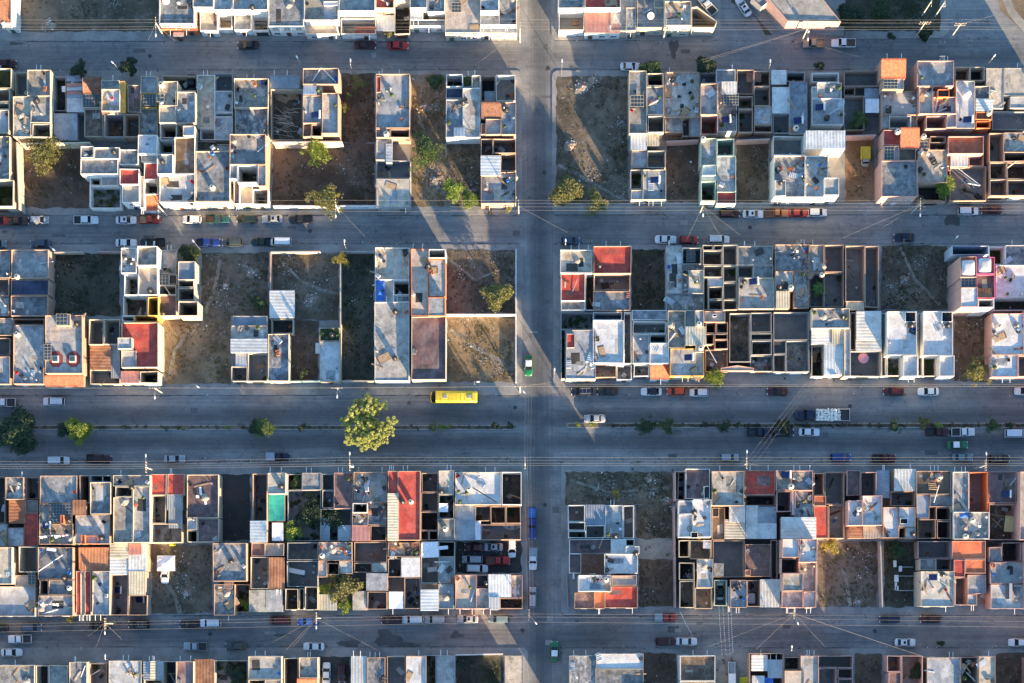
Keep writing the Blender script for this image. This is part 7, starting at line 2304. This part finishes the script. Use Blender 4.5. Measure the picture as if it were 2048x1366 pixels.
    # lettering
    def text(s, size, loc, rot, m, parent, name='lettering', bold=0):
        c = bpy.data.curves.new(name, 'FONT'); c.body = s; c.size = size; c.align_x = 'CENTER'; c.align_y = 'CENTER'; c.extrude = .006; c.offset = bold
        o = bpy.data.objects.new('tmp', c); COL.objects.link(o); dg = bpy.context.evaluated_depsgraph_get(); me = bpy.data.meshes.new_from_object(o.evaluated_get(dg)); bpy.data.objects.remove(o)
        me.name = name; me.materials.clear(); me.materials.append(MATS[m]); q = bpy.data.objects.new(name, me); COL.objects.link(q); q.location = loc; q.rotation_euler = rot; q.parent = parent; return q
    sw = house['white scalloped-parapet house with lettering over a deep garage']
    for s, tx in (('SELVA', 1430), ('MUTUA', 1645)):
        z = 5.2; x, y = W(400 + tx / 4.876, 105 / 4.876, 6.3); text(s, .75, (x, y - .05, z), (pi / 2, 0, 0), 'letter_dark', sw)
    if 'long white lettered wall along the second street' in WALLS:
        o = WALLS['long white lettered wall along the second street']
        for s, x, c in (('PARA LA PAZ', 706, 'letter_blue'), ('SE VENDE', 625, 'letter_dark'), ('85', 732, 'letter_blue')): gx, gy = W(x, 412, 2.5); text(s, .95, (gx, gy - .1, 1.3), (pi / 2, 0, 0), c, o)
    dr = house['deep red roof with a grey box and lime court']; gx, gy = W(1440 / 4.552, 480 + 950 / 4.552, 5.6); text('SE RENTAN LOTES', .9, (gx + .03, gy, 3.2), (pi / 2, 0, pi / 2), 'letter_blue', dr)
    # metal shed in the stony lot
    X0, Y1 = W(400 + 636 / 4.552, 480 + 460 / 4.552, 2.8); X1, Y0 = W(400 + 858 / 4.552, 480 + 708 / 4.552, 2.8); root = empty('metal_shed', ((X0 + X1) / 2, (Y0 + Y1) / 2, .1)); cx, cy = root.location[:2]
    b = MB(); b.box(X0 - cx + .1, Y0 - cy + .1, 0, X1 - cx - .1, Y1 - cy - .1, 2.4, 'roof_M', False); b.obj('wall', root); b = sheet_roof(X0, Y0, X1, Y1, 2.75, 'm'); o = b.obj('sheet_roof', root); o.location = (-cx, -cy, -.1)
    tag(root, 'blue-grey sheet metal shed in the stony walled lot', 'shed')
    # foundation beams
    for i, q in enumerate(((1787, 1121, 1793, 1134), (1798, 1132, 1804, 1143), (1804, 1133, 1826, 1135), (1789, 1150, 1797, 1164), (1790, 1165, 1794, 1180), (1797, 1151, 1827, 1153), (1792, 1172, 1797, 1181), (1797, 1180, 1828, 1182))):
        x0, y1 = W(q[0], q[1], .5); x1, y0 = W(q[2], q[3], .5); b = MB(); b.box(x0, y0, .1, x1, y1, .55, 'white_paint' if q[2] - q[0] < 10 else 'wall_N'); o = b.obj('foundation_beam')
        tag(o, ('short white block' if q[2] - q[0] < 10 else 'long grey concrete beam') + ' of the unfinished foundation', 'foundation', 'foundation beams in the dark lot', (q[0], q[1]))
    # stone arch frame goal in the park
    # small things in the streets
    for x, y in ((1205, 752), (1340, 752), (1395, 758), (1570, 757), (1668, 760), (1700, 759), (1990, 758), (1345, 940), (1265, 938)):
        wx, wy = W(x, y, .5); b = MB(); b.lathe([(0, 0), (.16, 0), (.2, .4), (.17, .45), (0, .45)], 0, 0, 'black_plastic', 12); b.lathe([(0, .45), (.05, .45), (.05, .5), (0, .5)], 0, 0, 'black_plastic', 8); o = b.obj('planter_pot'); o.location = (wx, wy, .12); tag(o, 'black pot standing on the avenue pavement', 'pot', 'pots on the avenue pavement', (x, y))
# ------------------------------------------------------------------ ground
WALLS = {}
def flat(name, pts, z, m):
    b = MB(); A = sum(pts[i][0] * pts[(i + 1) % len(pts)][1] - pts[(i + 1) % len(pts)][0] * pts[i][1] for i in range(len(pts)))
    if A < 0: pts = list(reversed(pts))
    b.face([(x, y, z) for x, y in pts], m); return struct(b.obj(name))
def rounded(x0, y0, x1, y1, r):
    X0, Y1 = W(x0, y0); X1, Y0 = W(x1, y1); p = []
    for cx, cy, a0 in ((X1 - r, Y1 - r, 0), (X0 + r, Y1 - r, pi / 2), (X0 + r, Y0 + r, pi), (X1 - r, Y0 + r, 3 * pi / 2)):
        for k in range(6): a = a0 + pi / 2 * k / 5; p.append((cx + r * cos(a), cy + r * sin(a)))
    return p
def ragged(x0, y0, x1, y1, amp, rnd, z=0):
    p = []
    for ax, ay, bx, by in ((x0, y0, x1, y0), (x1, y0, x1, y1), (x1, y1, x0, y1), (x0, y1, x0, y0)):
        n = max(2, int(math.hypot(bx - ax, by - ay) / 9))
        for k in range(n): u = k / n; p.append(W(ax + (bx - ax) * u + rnd.uniform(-amp, amp), ay + (by - ay) * u + rnd.uniform(-amp, amp), z))
    return p
def build_ground():
    b = MB(); b.face([(-1500, -1500, 0), (1500, -1500, 0), (1500, 1500, 0), (-1500, 1500, 0)], 'road'); struct(b.obj('ground'))
    for q in ((-250, -250, 1040, 82), (1103, -250, 1441, 80), (-250, 141, 1044, 430), (1104, 141, 2300, 429), (-250, 489, 1045, 790), (1106, 489, 2300, 773), (-250, 925, 1056, 1230), (1122, 922, 2300, 1230), (-250, 1295, 1056, 1650), (1124, 1297, 2300, 1650)):
        b = MB(); b.prism(rounded(*q, 1.3), -.05, .12, 'pavement', False); struct(b.obj('pavement'))
    b = MB(); b.prism([W(*p) for p in ((1498, -20), (1560, 66), (1690, 72), (1700, -120), (1440, -120))], -.05, .12, 'pavement', False); struct(b.obj('pavement'))
    b = MB(); b.prism([W(*p) for p in ((1695, -120), (1688, 79), (1885, 76), (1898, 64), (1897, 20), (1884, 14), (1862, -10), (1850, -120))], -.05, .12, 'pavement', False); struct(b.obj('pavement'))
    for q in ((-250, 850, 1030, 860), (1133, 845.5, 2300, 856)):
        r = .46; b = MB(); b.prism(rounded(*q, r), -.05, .16, 'slab', False); struct(b.obj('median_kerb')); b = MB(); b.prism(rounded(q[0] + 2.2, q[1] + 2.2, q[2] - 2.2, q[3] - 2.2, .25), .1, .175, 'dirt_grey', False); struct(b.obj('median_soil'))
    flat('dirt_ground', [W(*p) for p in ((1955, -150), (2000, 20), (2060, 75), (2300, 200), (2300, -150))], .008, 'dirt_ochre'); flat('dirt_path', [W(*p) for p in ((1980, -60), (1998, -60), (2030, 20), (2100, 100), (2085, 108), (2018, 30))], .016, 'slab')
    flat('dirt_ground', [W(*p) for p in ((1465, -30), (1500, 24), (1545, 70), (1530, 70), (1512, 34), (1462, 4))], .008, 'dirt_green')
    rnd = random.Random(77)
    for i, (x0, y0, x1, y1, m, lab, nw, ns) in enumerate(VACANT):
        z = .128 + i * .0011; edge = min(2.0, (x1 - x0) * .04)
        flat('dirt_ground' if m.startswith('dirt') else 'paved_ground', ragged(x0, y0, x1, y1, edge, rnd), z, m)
        g = MB(); rr = lambda: W(rnd.uniform(x0 + 2, x1 - 2), rnd.uniform(y0 + 2, y1 - 2))
        cl = [rr() for _ in range(6)]
        for _ in range(nw):
            if rnd.random() < .6: c = rnd.choice(cl); p = (c[0] + rnd.gauss(0, 1.3), c[1] + rnd.gauss(0, 1.3))
            else: p = rr()
            a, d = W(x0 + 2, y0 + 2); e, f = W(x1 - 2, y1 - 2)
            if not (a < p[0] < e and f < p[1] < d): continue
            s = rnd.uniform(.12, .42); leaves(g, [(p[0], p[1], z + s * .5, s)], 9, .13, 'leaf', rnd)
        if g.v:
            o = g.obj('weeds'); k = {'dirt_brown': (.085, .07, .03), 'dirt_ochre': (.16, .125, .045), 'dirt_grey': (.08, .08, .035), 'dirt_green': (.03, .05, .016), 'dirt_red': (.12, .085, .035)}.get(m, (.06, .06, .03)); o.color = (*k, 1)
            tag(o, f'weeds scattered over the {lab}', 'weeds', None, 'stuff')
        g = MB(); cl = [(rr(), rnd.uniform(.35, 1.5)) for _ in range(5)]
        for _ in range(int(ns * 1.7)):
            if rnd.random() < .84: c, w_ = rnd.choice(cl); p = (c[0] + rnd.gauss(0, 1.2 * w_), c[1] + rnd.gauss(0, .9 * w_))
            else: p = rr()
            a, d = W(x0 + 2, y0 + 2); e, f = W(x1 - 2, y1 - 2)
            if not (a < p[0] < e and f < p[1] < d): continue
            s = rnd.uniform(.04, .13) * (2 if rnd.random() < .06 else 1); t = rnd.uniform(0, 3); q = []
            for k in range(5): an = t + k * 1.2566; q.append((p[0] + s * rnd.uniform(.7, 1.3) * cos(an), p[1] + s * rnd.uniform(.7, 1.3) * sin(an)))
            g.prism(q, z - .01, z + s * rnd.uniform(.5, 1.0), 'stone' if rnd.random() < .93 else ('white_paint' if rnd.random() < .7 else 'brick_red'), False)
        if g.v: o = g.obj('rubble'); tag(o, f'rubble strewn over the {lab}', 'rubble', None, 'stuff')
    for k in range(46):
        rd = rnd.choice(((-60, 1035, 86, 138), (1110, 2050, 84, 138), (-60, 1040, 434, 486), (1110, 2050, 433, 486), (-60, 1040, 794, 846), (1125, 2050, 780, 842), (-60, 1040, 864, 920), (1125, 2050, 860, 918), (-60, 1050, 1236, 1290), (1125, 2050, 1236, 1292), (1050, 1102, 0, 770), (1062, 1118, 930, 1360)))
        w, h = rnd.uniform(6, 26), rnd.uniform(4, 13); x0, y0 = rnd.uniform(rd[0], rd[1] - 6), rnd.uniform(rd[2], max(rd[2] + 1, rd[3] - h))
        w = min(w, rd[1] - x0); h = min(h, rd[3] - y0); flat('road_patch', ragged(x0, y0, x0 + w, y0 + h, .5, rnd), .0095 + k * .00012, rnd.choice(('patch_dark', 'patch_dark', 'patch_pale')))
    for (x0, x1, y, sg) in ((-60, 1035, 82.6, 1), (1108, 1436, 80.6, 1), (-60, 1040, 140.4, -1), (1108, 2060, 140.4, -1), (-60, 1040, 430.6, 1), (1108, 2060, 429.6, 1), (-60, 1040, 488.4, -1), (1108, 2060, 488.4, -1), (-60, 1040, 790.6, 1), (1110, 2060, 773.6, 1), (-60, 1050, 924.4, -1), (1126, 2060, 921.4, -1), (-60, 1050, 1230.6, 1), (1126, 2060, 1230.6, 1), (-60, 1050, 1294.4, -1), (1126, 2060, 1296.4, -1)):
        x = x0
        while x < x1:
            L = rnd.uniform(14, 70); e = min(x1, x + L); wd = rnd.uniform(.5, 1.8); n = 6; A = [W(x + (e - x) * i / n, y) for i in range(n + 1)]; B = [W(x + (e - x) * i / n, y + sg * (wd * rnd.uniform(.5, 1.3))) for i in range(n + 1)]
            if rnd.random() < .62: flat('gutter_dirt', A + B[::-1], .013 + rnd.random() * .001, 'stain')
            x = e + rnd.uniform(0, 10)
    for i, (x, y, r, lab) in enumerate(((1165, 175, 1.9, 'pale rubble heap at the top of the grey corner lot'), (1190, 160, 1.3, 'white rubble heap near the top street in the corner lot'), (1140, 290, 1.4, 'sandy heap in the sunlit streak of the corner lot'), (850, 215, 1.3, 'rubble heap in the sunlit strip by the long blue roof'), (870, 360, 1.6, 'light heap of debris below the fresh green tree'), (505, 545, 1.4, 'debris heap in the rubble lot left of the shed wall'), (452, 572, .8, 'lone pale boulder heap in the rubble lot'), (622, 600, 1.7, 'broad pale gravel heap beside the metal shed'), (95, 52, 1.5, 'debris heap in the weedy lot by the gable wall'), (1300, 960, 1.3, 'pale heap in the avenue corner lot'), (1335, 1002, 1.2, 'gravel heap at the far side of the avenue corner lot'), (375, 1185, 1.1, 'white scrap heap in the dirt yard'), (1715, 1205, 1.0, 'scattered heap at the kerb end of the dry lot'), (1810, 560, 1.3, 'debris heap in the scrubby lot by the pink tower'))):
        wx, wy = W(x, y); b = MB(); n = 22; rows = []; ph = rnd.uniform(0, 6)
        for k in range(7): u = k / 6; rows.append([(r * (1 - u) * cos(a) * (1 + .25 * sin(2 * a + ph) + .1 * sin(5 * a)) + rnd.uniform(-.05, .05), r * (1 - u) * sin(a) * (.8 + .2 * cos(3 * a + ph)) + rnd.uniform(-.05, .05), .5 * r * .6 * (1 - (1 - u) ** 1.6) + rnd.uniform(-.03, .05) * (k > 0)) for a in [6.2832 * q / n for q in range(n)]])
        b.grid(rows, 'dirt_heap', False, True)
        for _ in range(70):
            a = rnd.uniform(0, 6.28); d = abs(rnd.gauss(0, r * .55)); s = rnd.uniform(.05, .17); z = max(0, .3 * r * (1 - d / r)); b.prism([(d * cos(a) + s * cos(q), d * sin(a) + s * sin(q)) for q in (0, 1.3, 2.7, 3.9, 5.1)], z - .05, z + s, rnd.choice(('stone', 'stone', 'wall_N', 'brick_red', 'wall_W')), False)
        o = b.obj('rubble_heap'); o.location = (wx, wy, .14); tag(o, lab, 'rubble heap', None, None, (x, y))
    for k, (P_, w) in enumerate((([(1116, 330), (1160, 352), (1205, 378), (1252, 402)], 7), ([(440, 520), (432, 570), (405, 640), (350, 700), (338, 760)], 8), ([(560, 520), (600, 560), (640, 580), (676, 588)], 6), ([(900, 520), (950, 560), (1000, 540)], 5), ([(900, 660), (960, 700), (1028, 735)], 8), ([(1140, 960), (1220, 985), (1340, 975)], 6), ([(1650, 1090), (1690, 1150), (1700, 1212)], 7), ([(845, 160), (838, 230), (860, 300), (850, 400)], 6), ([(1800, 495), (1830, 560), (1880, 610)], 6), ([(330, 1160), (350, 1190), (360, 1226)], 9))):
        A, B = [], []
        for i, (x, y) in enumerate(P_):
            a, c = P_[max(0, i - 1)], P_[min(len(P_) - 1, i + 1)]; L = math.hypot(c[0] - a[0], c[1] - a[1]); nx, ny = -(c[1] - a[1]) / L, (c[0] - a[0]) / L; u = w * rnd.uniform(.35, .6); A.append(W(x + nx * u, y + ny * u)); B.append(W(x - nx * u, y - ny * u))
        flat('dirt_path', A + B[::-1], .176 + k * .0008, 'dirt_heap')
    for k, (nm, lab, n, col, cat) in enumerate((('kerb_weeds', 'weeds growing along the street kerbs', 520, (.06, .065, .025), 'weeds'), ('street_litter', 'litter and grit scattered along the street kerbs', 700, None, 'litter'))):
        g = MB()
        for _ in range(n):
            y = rnd.choice((83, 139, 431, 487, 790, 774, 923, 921, 1231, 1294)); x = rnd.uniform(-30, 2050)
            if 1040 < x < 1115: continue
            wx, wy = W(x, y + rnd.gauss(0, 2.2))
            if col: s = rnd.uniform(.06, .3); leaves(g, [(wx, wy, .08 + s * .4, s)], 9, .09, 'leaf', rnd)
            else:
                s = rnd.uniform(.03, .12); g.prism([(wx + s * cos(a) * rnd.uniform(.6, 1.3), wy + s * sin(a)) for a in (0, 1.5, 2.8, 4.4)], 0, .13 + s * .4, rnd.choice(('stone', 'stone', 'white_paint', 'wall_K', 'black_plastic')), False)
        o = g.obj(nm); tag(o, lab, cat, None, 'stuff')
        if col: o.color = (*col, 1)
    for x, y in ((1180, 832), (1045, 1261), (1096, 137), (1030, 815), (620, 462), (300, 112), (1500, 455), (1750, 1262), (420, 1268), (1700, 812), (1088, 345), (1090, 1010)):
        wx, wy = W(x, y); b = MB(); b.lathe([(.42, 0), (.42, .02), (.36, .024), (.34, .018), (0, .02)], 0, 0, 'dark_iron', 20); o = b.obj('manhole_cover'); o.location = (wx, wy, .006); tag(o, 'round dark manhole cover set in the street', 'manhole cover', 'manhole covers', (x, y))
    # wet and oily patches on the roads
    for k, (cx, cy, rx, ry) in enumerate(((1905, 436, 14, 18), (775, 1276, 26, 16), (800, 1292, 30, 10), (1347, 96, 9, 18), (700, 1288, 22, 9), (230, 1297, 34, 4), (818, 806, 4, 4), (913, 1270, 12, 7), (30, 87, 14, 3), (560, 1270, 16, 3), (1045, 1261, 4, 4), (1180, 833, 3, 3), (1092, 95, 5, 6), (1096, 137, 5, 5), (60, 1312, 8, 3))):
        p = []
        for i in range(26): a = 6.283 * i / 26; w = 1 + .28 * sin(3 * a + k) + rnd.uniform(-.14, .14); p.append(W(cx + rx * w * cos(a), cy + ry * w * sin(a)))
        flat('road_stain', p, .005 + k * .0004, 'stain')
    # walls round the lots
    for pts, h, wc, lab in LOTWALLS:
        (x0, y0), (x1, y1) = [W(*p, h) for p in pts]; L = math.hypot(x1 - x0, y1 - y0); nx, ny = -(y1 - y0) / L * .09, (x1 - x0) / L * .09
        b = MB(); b.prism([(x0 - nx, y0 - ny), (x1 - nx, y1 - ny), (x1 + nx, y1 + ny), (x0 + nx, y0 + ny)], .05, h, 'wall_' + wc)
        root = empty('boundary_wall'); b.obj('wall', root); c = MB(); k = 1.35; c.prism([(x0 - nx * k, y0 - ny * k), (x1 - nx * k, y1 - ny * k), (x1 + nx * k, y1 + ny * k), (x0 + nx * k, y0 + ny * k)], h + .001, h + .06, 'wall_' + wc); c.obj('coping', root)
        WALLS[lab] = root; tag(root, lab, 'wall', None, pts[0])
# ------------------------------------------------------------------ camera, light
SUN_EL, SUN_DIR = 9.5, (.51, -.86)
def build_light():
    cam = bpy.data.cameras.new('camera'); co = bpy.data.objects.new('camera', cam); COL.objects.link(co); SC.camera = co
    x = (NX - 1024) * S; y = -(NY - 683) * S; co.location = (x, y, CAMH); co.rotation_euler = (0, 0, 0)
    cam.sensor_width = 36; cam.lens = 36 * CAMH / (2048 * S); cam.shift_x = -(NX - 1024) / 2048; cam.shift_y = (NY - 683) / 2048; cam.clip_end = 5000; cam.clip_start = 1
    w = bpy.data.worlds.new('World'); SC.world = w; w.use_nodes = True; nt = w.node_tree; bg = nt.nodes['Background']
    sky = nt.nodes.new('ShaderNodeTexSky'); sky.sky_type = 'NISHITA'; sky.sun_disc = False; sky.sun_elevation = radians(SUN_EL); sky.altitude = 1800; sky.air_density = 1.3; sky.dust_density = .4; sky.ozone_density = 2.8
    az = math.atan2(SUN_DIR[0], SUN_DIR[1]); sky.sun_rotation = az
    bg.inputs['Strength'].default_value = .097; nt.links.new(sky.outputs[0], bg.inputs['Color'])
    l = bpy.data.lights.new('sun', 'SUN'); l.energy = 4.2; l.angle = radians(.5); l.color = (1.0, .72, .42); lo = bpy.data.objects.new('sun', l); COL.objects.link(lo)
    el = radians(SUN_EL); n = math.hypot(*SUN_DIR); d = (-SUN_DIR[0] / n * cos(el), -SUN_DIR[1] / n * cos(el), -sin(el))
    from mathutils import Vector
    lo.rotation_euler = Vector(d).to_track_quat('-Z', 'Y').to_euler()
    SC.view_settings.view_transform = 'Standard'; SC.view_settings.look = 'None'; SC.view_settings.gamma = 1; SC.view_settings.exposure = EXPOSURE
EXPOSURE = 2.5
def finish_labels():
    by = {}
    for o, lab, order in TAGS: by.setdefault(lab, []).append((o, order))
    for lab, L in by.items():
        if len(L) < 2: continue
        ordered = [q for q in L if q[1] is not None]
        loose = L[0][0].get('group', '').startswith('loose things') or len(ordered) < len(L)
        if loose or len(L) > len(ORD):
            for o, _ in L: o['group'] = L[0][0].get('group') or lab.split(' ')[0] + ' things'
            continue
        ordered.sort(key=lambda q: q[1])
        for i, (o, _) in enumerate(ordered): o['label'] = ('leftmost ' if i == 0 else (ORD[i] + '-from-left ')) + lab
    for o, lab, order in TAGS:
        ws = o['label'].split()
        if len(ws) > 16: print('LONG', o['label']); o['label'] = ' '.join(ws[:16])
build_ground(); build_houses(); build_vehicles(); build_trees(); build_poles(); build_wires(); build_specials(); build_light(); finish_labels()
